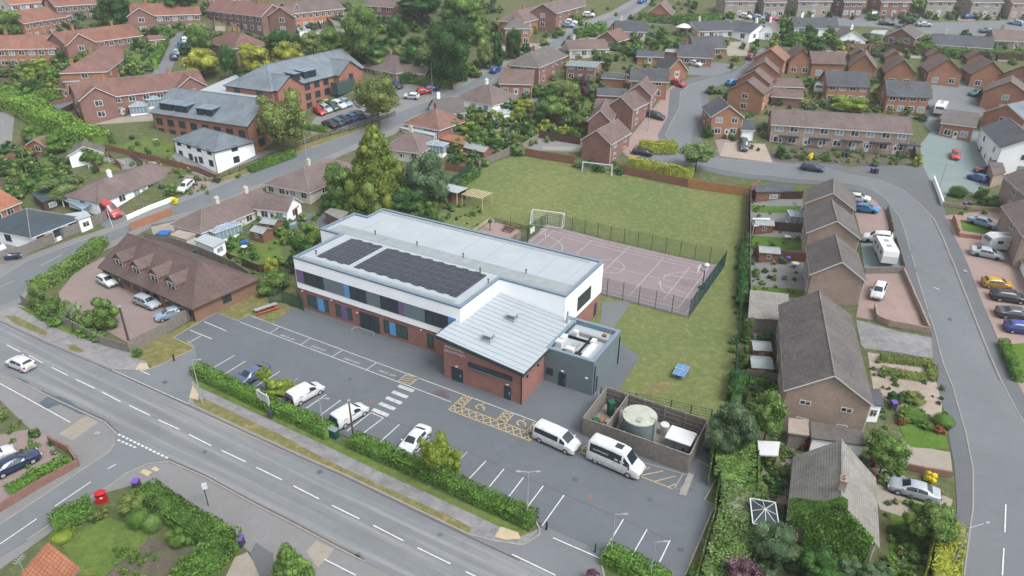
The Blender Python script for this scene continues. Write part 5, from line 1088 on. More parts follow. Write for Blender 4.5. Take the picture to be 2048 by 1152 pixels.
conservatory('white glass lean-to against the cream bungalow', (430, 466), (482, 448), 3, 2.2, .4); flat('white flat-roofed box at the near corner of the cream bungalow', [(387, 480), (411, 468), (452, 481), (426, 496)], 2.3); flat('cream flat garage roof beside the blue tarpaulin', [(340, 470), (358, 460), (393, 468), (372, 480)], 2.2, 'cream_render', 'gravel_pale', name='garage', cat='garage'); flat('bright blue tarpaulin roof in the side yard of the cream bungalow', [(311, 468), (322, 461), (343, 461), (334, 471)], 1.8, 'wood_grey', 'tarp_blue', name='lean_to', cat='lean-to', nwin=0)
house('cream bungalow with a mauve hipped roof beside the big conifer', (530, 367), (618, 384), 18, 2.5, 2.6, 'x', 'rf_mauve', 'cream_render', hips=(1, 1), nw=4, ch=1); flat('grey flat-roofed brick garage behind the left end of the school', [(648, 424), (662, 416), (698, 424), (680, 440)], 2.6, 'br_red', 'rf_pale', name='garage', cat='garage')
# the office with four dormers
b1, b2 = PA(385, 613, 2.4), PA(494, 551, 2.4); off = house('brown tiled office with four gabled dormers and a timber-fenced yard', (203, 531), (385, 613), (b1 - b2).length, 2.6, 3.4, rf='rf_office', wl='br_brown', hips=(0, 1), nw=9, ch=0, door=(.2, .5, .8), trim='wood_dark', name='office_building', cat='office', gl='dark', ov=.45)
for fx in (.16, .36, .56, .74): L_ = (PA(385, 613, 2.4) - PA(203, 531, 2.4)).length; dormer(off, fx * L_, 2.5, 2.9, 1.45, 3.4, 1.0, 'rf_office', 'br_brown', True)
fence('grey timber fence round the office yard, running up from the leaning pole', [(262, 706), (330, 670), (370, 645), (440, 612), (500, 585), (548, 570)], 1.8, 'wood_grey', postmat='stone_wall', step=2.6); fence('low grey fence between the office yard and the road, left of the leaning pole', [(45, 606), (100, 636), (160, 665), (205, 690), (262, 706)], 1.4, 'wood_grey', step=2.8)
fence('tall grey board fence along the garden of the slate-roofed bungalow', [(0, 528), (55, 510), (120, 480), (190, 452), (215, 440)], 1.9, 'rf_grey' if 0 else 'wood_grey'); fence('brick garden wall with piers left of the dormered office', [(262, 462), (300, 447), (345, 430)], 1.5, 'br_orange', name='garden_wall', cat='wall', kind='board', w=.22, step=3)
fence('white garden wall in front of the long white bungalow', [(255, 440), (300, 420), (345, 403)], .9, 'white_render', name='garden_wall', cat='wall', w=.2, step=3)
# --- care home ---
ch1 = house('white rendered end block of the care home under a hipped slate roof', (347, 279), (428, 303), 9.5, 4.5, 2.3, rf='rf_slate', wl='white_render', hips=(1, 1), nw=4, ch=0, trim='dark_trim', gl='dark', name='care_home', cat='care home')
ch2 = house('brick care home wing with slate roof and two groups of box dormers', (304, 224), (494, 252), 14, 6.2, 4.2, rf='rf_slate', wl='br_care', ww=2, wh=1.6, nw=8, ch=0, trim='dark_trim', gl='dark', name='care_home', cat='care home', ends=2)
L2_ = (PA(304, 224, T(-90, 190) + 6) - PA(494, 252, T(-90, 190) + 6)).length
for x in (.13, .22, .34, .43, .66, .78): dormer(ch2, x * L2_, 2.0, 6.7, 1.6, 3.0, .9, 'coping', 'dark_trim')
ch3 = house('long brick care home wing with two tall gables and a glazed porch bay', (541, 182), (727, 135), 14, 7.6, 4.2, rf='rf_slate', wl='br_care', hips=(1, 0), ww=1.9, wh=1.6, nw=10, ch=0, trim='dark_trim', gl='dark', name='care_home', cat='care home', gabs=((.15, 8.5, 1.2), (.78, 9.5, 1.6)), ends=2)
L3_ = (PA(541, 182, T(-60, 190) + 7) - PA(727, 135, T(-60, 190) + 7)).length
for x in (.34, .46, .54): dormer(ch3, x * L3_, 2.0, 8.1, 1.7, 3.2, .7, 'coping', 'dark_trim')
m = MB(); m.box((.78 * L3_, -2.4, 3.4), (7, 2.0, 3.0)); m.build('balcony', 'glass_green', ch3)
flat('flat grey link roof joining the two brick wings of the care home', [(395, 183), (470, 150), (545, 135), (560, 160), (540, 185), (500, 200)], 7.6, 'white_render', 'rf_slate' if 0 else 'membrane', nwin=2, name='care_home', cat='care home')
# --- far left brick terraces ---
RT = 'brick terraces on the upper left slope'
for a in (('two-storey red terrace with a white-edged gable at each end, behind the round conservatory', (157, 200), (411, 170), 9, 5.2, 3.0, dict(gabs=((.13, 7.5, .9), (.87, 7.5, .9)), nw=9, ch=2, rf='rf_redbrown', wl='br_red', door=(.3, .6))),
          ('terrace with one grey-roofed end and a white-edged gable on its left', (134, 90), (283, 70), 9, 5.2, 2.8, dict(gabs=((.14, 8, .8),), nw=8, ch=2, rf='rf_red', wl='br_red')),
          ('orange-walled house with a long red roof at the left edge', (-30, 98), (110, 96), 9, 5.2, 2.8, dict(nw=7, ch=2, rf='rf_red', wl='br_orange')),
          ('orange terrace second from the top left, with a row of white windows', (46, 46), (150, 30), 9, 5.2, 2.8, dict(nw=8, ch=2, rf='rf_red', wl='br_orange')),
          ('long red terrace right of the tall dark conifers', (264, 32), (400, 27), 9, 5.2, 2.8, dict(gabs=((.12, 7, .8),), nw=9, ch=2, rf='rf_red', wl='br_red')),
          ('red terrace with white windows at the head of the left side street', (414, 20), (522, 32), 9, 5.2, 2.8, dict(nw=8, ch=2, rf='rf_redbrown', wl='br_mauve')),
          ('brick house with a white-edged gable beside the bright orange terrace', (512, 30), (580, 32), 9, 5.2, 2.8, dict(gabs=((.78, 8, .8),), nw=4, ch=1, rf='rf_redbrown', wl='br_mauve')),
          ('bright orange terrace with a grey roof at the top', (588, 26), (688, 16), 9, 5.2, 2.6, dict(nw=8, ch=2, rf='rf_mauve', wl='br_brightorange')),
          ('brown hipped semi standing diagonally with bright orange walls', (212, 142), (262, 104), 10, 5.0, 2.8, dict(hips=(1, 1), nw=4, ch=2, rf='rf_redbrown', wl='br_orange')),
          ('brown hipped house above the long clipped hedge', (128, 162), (178, 158), 9, 4.6, 2.8, dict(hips=(1, 1), nw=2, ch=1, rf='rf_redbrown', wl='br_orange')),
          ('low orange outbuilding at the end of the clipped hedge', (112, 176), (146, 178), 6, 2.6, 1.2, dict(nw=1, ch=0, rf='rf_redbrown', wl='br_orange')),
          ('red-roofed pair half hidden behind the yellow-green trees', (416, 84), (470, 96), 10, 5, 3, dict(hips=(1, 1), nw=3, ch=2, rf='rf_redbrown', wl='br_mauve')),
          ('upper row of red roofs near the top left corner', (110, 12), (200, 6), 9, 5.2, 2.8, dict(nw=6, ch=2, rf='rf_red', wl='br_mauve')),
          ('pale-walled house at the very top left', (20, 8), (100, 2), 9, 5.2, 2.8, dict(nw=5, ch=1, rf='rf_orange', wl='cream_render')),
          ('red terrace peeping over the top edge left of centre', (415, -8), (500, -10), 9, 5, 2.8, dict(nw=6, ch=2, rf='rf_redbrown', wl='br_mauve')),
          ('brick house with white window frames right of the orange terrace top', (730, 10), (786, 14), 9, 5, 2.6, dict(nw=3, ch=1, rf='rf_mauve', wl='br_red')),
          ('low red outhouse beside the left side street', (300, 80), (328, 78), 5, 2.6, .8, dict(nw=1, ch=0, rf='rf_redbrown', wl='br_orange'))):
    lab, A, Bq, D, eh, ri, kw = a; house(lab, A, Bq, D, eh, ri, group=RT, chm='br_orange', **kw)
for lab, c, w in (('white glazed round conservatory on the patio of the two-gabled terrace', ((258, 214), (292, 212)), 4), ('white glazed lean-to at the right of the round conservatory', ((294, 200), (320, 198)), 3)): conservatory(lab, *c, w)
flat('white glazed porch block at the left gable of the two-gabled terrace', [(192, 212), (218, 208), (222, 218), (196, 224)], 2.6, 'white_plastic', 'glass_pale', nwin=2)
flat('long grey-blue shed roof beside the clipped hedge', [(98, 212), (148, 200), (156, 206), (106, 222)], 2.1, 'wood_dark', 'rf_slate', name='shed', cat='shed'); flat('small blue-grey shed by the dark garages', [(26, 188), (44, 186), (48, 198), (28, 200)], 2.2, 'grey_panel', 'glass_pale', name='shed', cat='shed')
flat('white flat-roofed outbuildings below the bright orange terrace', [(585, 52), (612, 50), (622, 60), (598, 62)], 2.6, nwin=1); flat('white cube-shaped extension beyond the care home trees', [(610, 62), (636, 55), (640, 68), (622, 76)], 2.6, nwin=1)
# --- middle distance ---
house('brown hipped bungalow directly behind the care home', (722, 132), (792, 146), 11, 2.6, 3, rf='rf_mauve', wl='br_buff', hips=(1, 1), nw=4); house('buff gabled wing of the bungalow behind the care home', (780, 143), (850, 147), 7, 2.6, 2, rf='rf_mauve', wl='br_buff', nw=2, ch=0)
house('white bungalow with a mauve hipped roof and a small white dormer', (910, 196), (985, 210), 11, 2.6, 3.2, rf='rf_mauve', wl='white_render', hips=(1, 1), nw=3); flat('grey flat roof over the white extension of the dormer bungalow', [(966, 214), (1015, 218), (1028, 226), (985, 232)], 2.5, nwin=2); flat('grey flat-roofed corner of the dormer bungalow', [(976, 196), (1010, 193), (1018, 202), (984, 208)], 2.6, nwin=1)
house('brick bungalow with a red-brown hipped roof beside the grey-roofed one', (808, 246), (878, 259), 11, 2.6, 3, rf='rf_redbrown', wl='br_red', hips=(1, 1), nw=4); house('grey-roofed white bungalow between the two hipped ones', (878, 228), (930, 224), 9, 2.6, 2.6, rf='rf_grey', wl='white_render', hips=(0, 0), nw=3)
flat('orange flat roof over a brick extension at the patio gardens', [(880, 278), (886, 265), (934, 275), (928, 290)], 2.5, 'br_orange', 'rf_orange', nwin=2); flat('long white flat roof against the red-brown hipped bungalow', [(800, 256), (812, 247), (880, 262), (868, 272)], 2.4, 'cream_render', nwin=2); house('mauve-roofed bungalow half hidden behind the golden conifer', (765, 296), (840, 305), 10, 2.6, 2.8, rf='rf_mauve', wl='cream_render', hips=(1, 1), nw=3)
shed('long red-brown shed with a white end post beside the allotment fence', (908, 290), (968, 305), 3, 2.2, .7); fence('brown garden fence behind the shelter', [(890, 340), (925, 346), (945, 350)], 1.6, 'wood_brown')
conservatory('white conservatory at the patio of the brick bungalow', (845, 288), (885, 293), 3)
for a in (('dark brown-roofed semi with a white band at the top centre', (1049, 44), (1110, 28), 8.5, 5, 2.6, dict(rf='rf_mauve', wl='br_orange', hips=(1, 0), nw=3)), ('red brick semi highest on the long street', (1112, 26), (1178, 8), 8.5, 5, 2.4, dict(rf='rf_mauve', wl='br_red', nw=4)),
          ('orange-walled hipped house beside the far conifers', (1010, 56), (1060, 56), 9, 5, 2.6, dict(rf='rf_grey', wl='br_orange', hips=(1, 1), nw=3)), ('brick semi with a grey-brown hipped roof and white bays on the long street', (1078, 134), (1134, 110), 9, 5, 2.6, dict(rf='rf_grey', wl='br_red', hips=(1, 1), nw=3)),
          ('low grey-roofed garage wing left of the white-bayed semi', (1030, 128), (1080, 136), 7, 2.6, 1.6, dict(rf='rf_dark', wl='br_orange', nw=2, ch=0)), ('brown gabled house with an orange gable by the long street', (1000, 166), (1064, 168), 9, 3.4, 2.6, dict(rf='rf_brown', wl='br_orange', nw=3)),
          ('long low brown-roofed bungalow ending in a blue glass porch', (1140, 99), (1216, 97), 8, 2.6, 2, dict(rf='rf_brown', wl='cream_render', nw=4)), ('red brick house with turquoise flat roofs', (1134, 130), (1190, 134), 8, 4.4, .6, dict(rf='greygreen', wl='br_red', nw=3, ch=1)),
          ('brick bungalow with a white-edged front gable and a mauve roof', (1192, 78), (1236, 82), 13, 2.6, 2.4, dict(rt='x', rf='rf_redbrown', wl='br_brown', nw=2)), ('dark-roofed bungalow with a white gable end above the tall hedge', (1232, 62), (1292, 63), 9, 2.6, 2.4, dict(rf='rf_dark', wl='cream_render', nw=3)),
          ('big orange brick bungalow with a white-edged gable behind the long hedge', (1294, 26), (1342, 28), 14, 3, 3, dict(rt='x', rf='rf_mauve', wl='br_orange', nw=2)), ('long dark-roofed bungalow right of the white gazebo', (1396, 62), (1470, 60), 9, 2.6, 2.2, dict(rf='rf_dark', wl='cream_render', nw=4)),
          ('dark-roofed bungalow with white front beside the garages', (1500, 66), (1540, 60), 9, 2.6, 2.2, dict(rt='x', rf='rf_dark', wl='white_render', nw=2)), ('orange brick bungalow with two stepped gables, farther one', (1390, 96), (1452, 96), 9, 2.6, 2.6, dict(rf='rf_dark', wl='br_orange', nw=2)),
          ('orange brick bungalow with two stepped gables, nearer one', (1358, 112), (1424, 115), 8, 2.6, 2.6, dict(rf='rf_dark', wl='br_orange', nw=2)), ('orange brick bungalow with a grey pyramid roof by the turning area', (1336, 140), (1374, 139), 9, 2.6, 2.8, dict(rt='x', rf='rf_dark', wl='br_orange', nw=1, hips=(0, 1))),
          ('low grey-roofed outbuilding with a dark awning', (1275, 112), (1326, 114), 6, 2.4, 1, dict(rf='rf_dark', wl='br_orange', nw=1, ch=0)), ('dark grey-roofed house with an orange gable above the stepped row', (1262, 160), (1336, 163), 8, 4.6, 2.2, dict(rf='rf_dark', wl='br_orange', nw=2)),
          ('low brown garage block left of the stepped brick row', (1190, 214), (1250, 218), 6, 2.4, 1.2, dict(rf='rf_brown', wl='br_red', nw=0, ch=0)), ('low garage with a brown roof behind the purple tree', (1196, 190), (1252, 192), 6, 2.4, 1, dict(rf='rf_dark', wl='br_orange', nw=0, ch=0)),
          ('dark flat-looking garage roof above the timber yard', (1205, 155), (1248, 158), 5, 2.4, .8, dict(rf='rf_dark', wl='br_orange', nw=0, ch=0))):
    lab, A, Bq, D, eh, ri, kw = a; house(lab, A, Bq, D, eh, ri, **kw)
for lab, A, Bq in (('nearest of the stepped row of white-edged brick gables above the playing field', (1165, 278), (1221, 287)), ('second of the stepped brick gables, counted from the playing field', (1177, 240), (1222, 243)), ('third of the stepped brick gables, with a white side wall', (1216, 211), (1266, 218)), ('fourth and farthest of the stepped brick gables by the bend', (1252, 186), (1302, 190))):
    house(lab, A, Bq, 11, 5, 2.4, 'x', 'rf_brown', 'br_red' if '2' not in lab else 'br_red', nw=0, ends=1, ch=0, door=(), group='stepped brick gables')
house('detached orange brick house with a white-edged gable, facing the bend', (1424, 232), (1486, 233), 9, 5, 2.4, 'x', 'rf_dark', 'br_orange', nw=2, ch=0, door=(.55,)); house('grey-roofed garage with a white door beside the detached orange house', (1484, 259), (1508, 260), 7, 2.5, 1.4, rf='rf_dark', wl='white_render', nw=0, ch=0, name='garage', cat='garage')
for lab, A, Bq in (('nearest orange gable of the stepped trio with a dark roof edge', (1457, 180), (1526, 188)), ('middle orange gable of the stepped trio', (1474, 161), (1538, 167)), ('farthest orange gable of the stepped trio', (1496, 143), (1556, 147)), ('orange gable with a pinkish roof above the stepped trio', (1508, 117), (1568, 122))):
    house(lab, A, Bq, 10, 5, 2.6, 'x', 'rf_brown' if 'pink' not in lab else 'rf_red', 'br_orange', nw=1, ch=0, door=(), trim='wood_dark')
for i, (lab, A, Bq) in enumerate((('orange house with two gables at the left end of the far orange row', (1579, 122), (1625, 124)), ('orange gabled house second in the far orange row', (1699, 133), (1752, 137)), ('orange gabled house third in the far orange row', (1772, 144), (1832, 148)), ('orange gabled house fourth in the far orange row', (1858, 142), (1925, 146)), ('orange gabled house at the right end of the far orange row', (1944, 148), (2012, 152)))):
    house(lab, A, Bq, 11, 3.7, 3.2, 'x', 'rf_brown', 'br_orange', nw=2, ch=0, door=(), trim='wood_dark')
house('long brown-roofed wing in the far orange row', (1625, 126), (1690, 128), 8, 4, 2.4, rf='rf_brown', wl='br_orange', nw=2, ch=0, trim='wood_dark')
for x, y in ((1702, 110), (1772, 114), (1856, 112), (1937, 116)): house('small brown-roofed garage behind the far orange row, ' + {1702: 'first', 1772: 'second', 1856: 'third', 1937: 'fourth'}[x] + ' from the left', (x, y), (x + 34, y + 2), 6, 2.3, 1.6, 'x', 'rf_brown', 'br_orange', nw=0, ch=0, door=(), name='garage', cat='garage', group='garages behind the far orange row', ends=0, trim='wood_dark')
house('dark-roofed orange house behind the golden bush and conifers', (1656, 171), (1738, 174), 8.5, 4.6, 2.8, rf='rf_dark', wl='br_orange', nw=4, ch=0, trim='wood_dark'); house('dark-roofed orange house with a tall flank wall by the motorhome', (1776, 191), (1859, 195), 8.5, 4.6, 2.8, rf='rf_dark', wl='br_orange', nw=4, ch=0, trim='wood_dark')
bt = house('long buff brick terrace with white doors and dark porch canopies', (1545, 248), (1822, 266), 8.5, 5, 2.4, rf='rf_mauve', wl='br_buff', nw=9, ww=1.8, wh=1.3, ch=0, door=(.08, .27, .38, .62, .72, .92), name='terrace', cat='terrace', ends=0)
Lb = 33
for fx in (.12, .32, .52, .7, .88): m = MB(); m.box((fx * Lb, -.6, 2.45), (4.2, 1.3, .16)); m.build('porch_canopy', 'dark_trim', bt)
house('low orange brick building with a white-edged grey roof right of the terrace', (1884, 245), (1950, 253), 9, 3.6, 2, rf='rf_grey', wl='br_orange', nw=2, ch=0)
for a in (('brown-roofed garage left of the yard with the motorhome', (1540, 172), (1606, 174), 7, 2.4, 1.4), ('second brown garage below the yard with the motorhome', (1544, 192), (1604, 196), 6, 2.4, 1.2)): house(*a, rf='rf_brown', wl='br_red', nw=0, ch=0, name='garage', cat='garage')
# --- right edge ---
house('orange brick house with a white-edged grey gable near the right edge', (1968, 224), (2050, 240), 10, 5, 2.6, 'x', 'rf_slate', 'br_orange', nw=1, ch=0); house('dark-roofed house above the white-edged gable at the right edge', (1968, 182), (2060, 192), 10, 5, 2.8, 'x', 'rf_mauve', 'br_orange', nw=1, ch=0, trim='wood_dark'); house('brown-roofed house cut by the right edge below the far orange row', (2000, 150), (2080, 160), 10, 5, 2.8, 'x', 'rf_brown', 'br_orange', nw=1, ch=0, trim='wood_dark')
house('tall white house with a dark grey roof at the corner of the grey-green yard', (1964, 254), (2004, 296), 9, 5.6, 2.4, rf='rf_dark', wl='white_render', nw=2, ch=0); house('dark brown-roofed white house below the tall white one', (2010, 352), (2058, 392), 9, 5.2, 2.4, rf='rf_mauve', wl='br_buff', nw=1, ch=0)
house('buff house with a mauve roof at the right edge above the caravan', (2008, 412), (2050, 470), 9, 5, 2.4, rf='rf_mauve', wl='br_buff', nw=1, ch=0); house('dark-roofed garage right of the touring caravan', (2035, 505), (2080, 560), 6, 2.6, 1.2, rf='rf_dark', wl='white_render', nw=0, ch=0, name='garage', cat='garage'); flat('low dark garage roof beside the white corner house', [(1977, 322), (2003, 318), (2012, 345), (1986, 352)], 2.5, 'br_buff', 'rf_mauve', name='garage', cat='garage', nwin=0)
# stepped terrace on the left side of the right-hand street (gable ends towards the viewer)
GS = 'stepped terrace of brown-roofed houses beside the street'
def xhouse(label, GL, GR, D, eh, rise, **k): return house(label, GL, GR, D, eh, rise, 'x', **k)
for lab, A, Bq, D in (('farthest house of the stepped terrace, with a white gutter', (1614, 405), (1708, 418), 8), ('second house from the far end of the stepped terrace', (1618, 463), (1718, 475), 9.5), ('third house of the stepped terrace, with a white aerial pole', (1625, 546), (1729, 560), 10)):
    xhouse(lab, A, Bq, D, 5, 2.4, rf='rf_lichen', wl='br_buff', nw=0, ch=0, door=(), ends=1, group=GS)
xhouse('large near house of the stepped terrace with a lichen-speckled roof and two small gable windows', (1575, 777), (1742, 806), 20, 5.2, 2.8, rf='rf_lichen', wl='br_buff', nw=2, ch=0, door=(), ends=2, wh=.6, ww=1.2)
flat('small slate porch at the near right corner of the lichen-roofed house', [(1737, 778), (1760, 778), (1768, 812), (1736, 810)], 2.5, 'white_render', 'rf_dark', nwin=1, name='porch', cat='porch'); flat('grey flat garage roof with a white edge left of the lichen-roofed house', [(1500, 580), (1577, 588), (1578, 642), (1496, 636)], 2.5, 'wood_grey', 'rf_pale', name='garage', cat='garage', nwin=0)
flat('grey slate lean-to roof below the lichen-roofed gable', [(1620, 842), (1725, 862), (1732, 892), (1622, 876)], 2.4, 'white_render', 'rf_grey', nwin=0, name='garage', cat='garage'); flat('pale corrugated lean-to beside the lichen-roofed gable', [(1577, 836), (1618, 840), (1620, 872), (1576, 866)], 2.2, 'wood_grey', 'gravel_pale', nwin=0, name='lean_to', cat='lean-to')
conservatory('white glass awning on the back of the stepped terrace', (1582, 432), (1612, 434), 3, 2.3, .3)
iv = xhouse('house at the lower right with a brown hipped roof half swallowed by ivy', (1583, 1032), (1752, 1081), 8.5, 2.8, 3.2, rf='rf_pale', wl='br_buff', nw=0, ch=1, door=(), ends=1, hips=(0, 0), chm='br_buff')
conservatory('white framed glass conservatory roof beside the ivy-covered house', (1508, 1046), (1556, 1054), 3.0, 2.2, .5, 'glass')
# bottom-left house
house('house at the bottom left corner with a bright orange roof slope', (-45, 1275), (35, 1280), 6.3, 4.6, 2.2, 'x', rf='rf_orange', rf2='rf_grey', wl='br_buff', nw=0, ch=1, chm='br_orange', trim='rf_pale', ends=0, door=())
# --- top right rows ---
for i, (x0, x1, y, c, r, l) in enumerate(((1452, 1512, 2, 'br_grey', 'rf_mauve', 'buff semi with blue-grey windows, first on the top row'), (1530, 1572, 4, 'br_grey', 'rf_mauve', 'grey semi with a white band, second on the top row'), (1598, 1664, 2, 'br_grey', 'rf_grey', 'grey house with a red garage door on the top row'), (1690, 1728, 3, 'br_mauve', 'rf_mauve', 'red brick house with a white porch on the top row'), (1764, 1822, 3, 'br_red', 'rf_mauve', 'red brick house with a turquoise garage roof on the top row'), (1856, 1910, 2, 'br_grey', 'rf_mauve', 'stone-coloured house with white double doors on the top row'), (1946, 2006, 4, 'br_grey', 'rf_grey', 'house with a broad white upper panel on the top row'), (2026, 2080, 6, 'br_buff', 'rf_mauve', 'house at the right end of the top row'))):
    house(l, (x0, y), (x1, y), 8, 5, 2.4, rf=r, wl=c, nw=3, ch=1)
for a in (('white-fronted bungalow with a white-edged gable on the upper right road', (1674, 78), (1732, 80), 12, 'x', 'rf_grey', 'white_render', 2), ('mauve brick bungalow with a white-edged gable on the upper right road', (1770, 71), (1830, 76), 12, 'x', 'rf_grey', 'br_mauve', 2), ('long grey-roofed bungalow with green-glazed front above the hedge', (1864, 88), (1984, 96), 9, 'g', 'rf_dark', 'cream_render', 6), ('brick bungalow at the right edge of the upper road', (1990, 80), (2080, 84), 9, 'g', 'rf_mauve', 'br_buff', 3), ('dark-roofed bungalow behind the pointed golden shrub', (1590, 54), (1676, 56), 8, 'g', 'rf_dark', 'white_render', 3), ('white-gabled bungalow at the corner of the garages', (1520, 62), (1552, 64), 10, 'x', 'rf_mauve', 'white_render', 1)):
    lab, A, Bq, D, rt, r, w, n = a; house(lab, A, Bq, D, 2.6, 2.4, rt, r, w, nw=n, ch=1)
flat('white flat garage roof between the two gabled bungalows', [(1740, 66), (1752, 56), (1778, 58), (1768, 70)], 2.4, 'cream_render', name='garage', cat='garage', nwin=0); flat('turquoise-edged flat garage on the upper right road', [(1744, 22), (1760, 14), (1790, 17), (1788, 20)], 2.4, 'white_render', 'greygreen', name='garage', cat='garage')
# sheds and small garden buildings
for s_ in (('small brown shed with a white roof edge in the first right-hand garden', (1512, 450), (1548, 452), 2.2), ('brown timber shed beside the second right-hand garden fence', (1520, 505), (1560, 508), 2.4), ('red-brown shed in the middle right-hand garden', (1505, 735), (1545, 738), 2.6), ('small dark shed near the yellow bush of the right-hand gardens', (1508, 700), (1542, 702), 2.2),
           ('grey-roofed shed in the back gardens left of the school', (500, 462), (525, 468), 2.4), ('green-sided shed on the lawn behind the cream bungalow', (520, 446), (548, 450), 2.2), ('dark shed beside the allotment at the far left', (6, 205), (50, 200), 4), ('dark shed in the timber yard', (1150, 240), (1185, 245), 4), ('brown shed behind the purple tree', (1090, 225), (1120, 228), 3), ('grey shed at the end of the stepped gables', (1330, 104), (1360, 106), 4), ('small white-roofed shed under the far trees', (760, 96), (782, 98), 4)):
    shed(*s_)
flat('dark wooden summer house with a flat grey roof by the terrace gardens', [(1508, 372), (1545, 368), (1590, 372), (1586, 384), (1512, 384)], 2.3, 'wood_brown', 'rf_dark', name='summer_house', cat='summer house'); flat('white-topped garden table canopy beside the brown fence panels', [(1505, 437), (1540, 436), (1542, 450), (1508, 452)], 2.0, 'wood_pale', 'white_plastic', name='gazebo', cat='gazebo', over=True)
flat('white plastic shelter roof in the shaded right-hand garden', [(1515, 882), (1560, 884), (1556, 912), (1518, 910)], 2.0, 'steel', 'white_plastic', name='gazebo', cat='gazebo', over=True); flat('orange pitched shelter by the bins behind the hall compound', [(556, 406), (566, 400), (600, 408), (592, 418)], 2.0, 'wood_dark', 'wood_orange', name='shed', cat='shed', nwin=0)
# ---------------- vegetation ----------------
def leaf_mesh(name, centres, normals, size, mat, jitter=.6, rs=None, core=None, squash=1.0):
    rs = rs or np.random.default_rng(3); n = len(centres)
    nr = normals + rs.normal(0, jitter, (n, 3)); nr /= np.linalg.norm(nr, axis=1)[:, None] + 1e-9
    a = rs.normal(0, 1, (n, 3)); u = np.cross(nr, a); u /= np.linalg.norm(u, axis=1)[:, None] + 1e-9; v = np.cross(nr, u)
    s = (size * rs.uniform(.6, 1.35, n))[:, None]; s2 = s * rs.uniform(.55, .95, n)[:, None]
    V = np.stack([centres - u*s - v*s2*.5, centres + u*s*.1 - v*s2, centres + u*s + v*s2*.3, centres - u*s*.2 + v*s2], 1).reshape(-1, 3)
    F = np.arange(4 * n).reshape(-1, 4)
    if core is not None:
        cv, cf = core; off = len(V); V = np.vstack([V, cv]); tri = cf + off
    else: tri = np.zeros((0, 3), int)
    me = bpy.data.meshes.new(name); me.vertices.add(len(V)); me.vertices.foreach_set('co', V.astype('f').ravel())
    loops = np.concatenate([F.ravel(), tri.ravel()]); me.loops.add(len(loops)); me.loops.foreach_set('vertex_index', loops.astype('i'))
    st_ = np.concatenate([np.arange(n) * 4, n * 4 + np.arange(len(tri)) * 3]); me.polygons.add(len(st_)); me.polygons.foreach_set('loop_start', st_.astype('i'))
    me.polygons.foreach_set('loop_total', np.concatenate([np.full(n, 4), np.full(len(tri), 3)]).astype('i'))
    me.materials.append(MATS[mat]); me.update(calc_edges=True); return me
_bm = bmesh.new(); bmesh.ops.create_icosphere(_bm, subdivisions=2, radius=1); ICO_V = np.array([v.co[:] for v in _bm.verts]); ICO_F = np.array([[v.index for v in f.verts] for f in _bm.faces]); _bm.free()
def crown(kind, seed, nleaf, ls):
    """unit crown (radius 1, centre 0): lobes of leaf clumps with hollows between them"""
    rs = np.random.default_rng(seed); C, Rr = [], []
    if kind == 'cone':
        for i in range(110):
            h = rs.uniform(-1, .92) if i > 16 else -1 + i * .11; rad = max(.05, (1 - (h + 1) / 2) ** .8) * .98; a = rs.uniform(0, 6.283); rr = rad * math.sqrt(rs.uniform(.35, 1)) * (i > 16); C.append((rr * math.cos(a), rr * math.sin(a), h)); Rr.append(.07 + .16 * rad * rs.uniform(.7, 1.3) if i > 16 else .05 + .8 * rad)
    elif kind == 'col':
        for i in range(26): h = rs.uniform(-.9, .85); a = rs.uniform(0, 6.283); rad = .6 * math.sqrt(1 - h * h * .7); C.append((rad * math.cos(a), rad * math.sin(a), h)); Rr.append(rs.uniform(.25, .42))
    elif kind == 'ball':
        C, Rr = [(0, 0, 0)], [.97]
    else:
        n = {'tree': 38, 'bush': 18, 'loose': 36}[kind]
        for i in range(n):
            d = rs.normal(0, 1, 3); d /= np.linalg.norm(d); rad = rs.uniform(.32, .74) if i > 3 else rs.uniform(0, .3)
            if kind == 'loose': rad *= 1.04
            d = d * rad; d[2] = d[2] * .95 + .03; C.append(tuple(d)); Rr.append(rs.uniform(.2, .38) if kind != 'loose' else rs.uniform(.2, .34))
    C, Rr = np.array(C), np.array(Rr); w = Rr ** 2; k = rs.choice(len(C), nleaf, p=w / w.sum())
    d = rs.normal(0, 1, (nleaf, 3)); d /= np.linalg.norm(d, axis=1)[:, None]
    bump = 1 + .16 * np.sin(d[:, 0] * 7 + k) * np.cos(d[:, 1] * 6 + k * 2) * (1 if kind != 'ball' else .3)
    P = C[k] + d * (Rr[k] * bump * rs.uniform(.86, 1.12, nleaf))[:, None]
    keep = np.ones(nleaf, bool)
    for c, r in zip(C, Rr):
        keep &= ~((np.linalg.norm(P - c, axis=1) < r * .78))
    P, d = P[keep], d[keep]; rad = np.linalg.norm(P, axis=1)
    if kind not in ('cone', 'col'): P = P * np.minimum(1, 1.08 / np.maximum(rad, 1e-6))[:, None]
    cv, cf = [], []
    for c, r in zip(C, Rr):
        cf.append(ICO_F + len(cv) * len(ICO_V)); cv.append(c + (ICO_V if nleaf > 400 else ICO_V * .9) * r * (.84 if kind != 'loose' else .7) * (1 + rs.normal(0, .07, (len(ICO_V), 1))))
    return P, d, ls, (np.vstack(cv), np.vstack(cf)), rs
CRM = {}
def crown_mesh(kind, lod, mat, variant):
    key = (kind, lod, mat, variant)
    if key in CRM: return CRM[key]
    nl = {-1: 300, 0: 2600, 1: 8500, 2: 20000}[lod]; ls = {-1: .14, 0: .068, 1: .038, 2: .026}[lod]
    if kind == 'ball': ls *= .7
    P, d, s, core, rs = crown(kind, 100 + variant * 17 + len(kind), nl, ls)
    CRM[key] = leaf_mesh('crown', P, d, s, mat, .55, rs, core); return CRM[key]
TRK = {}
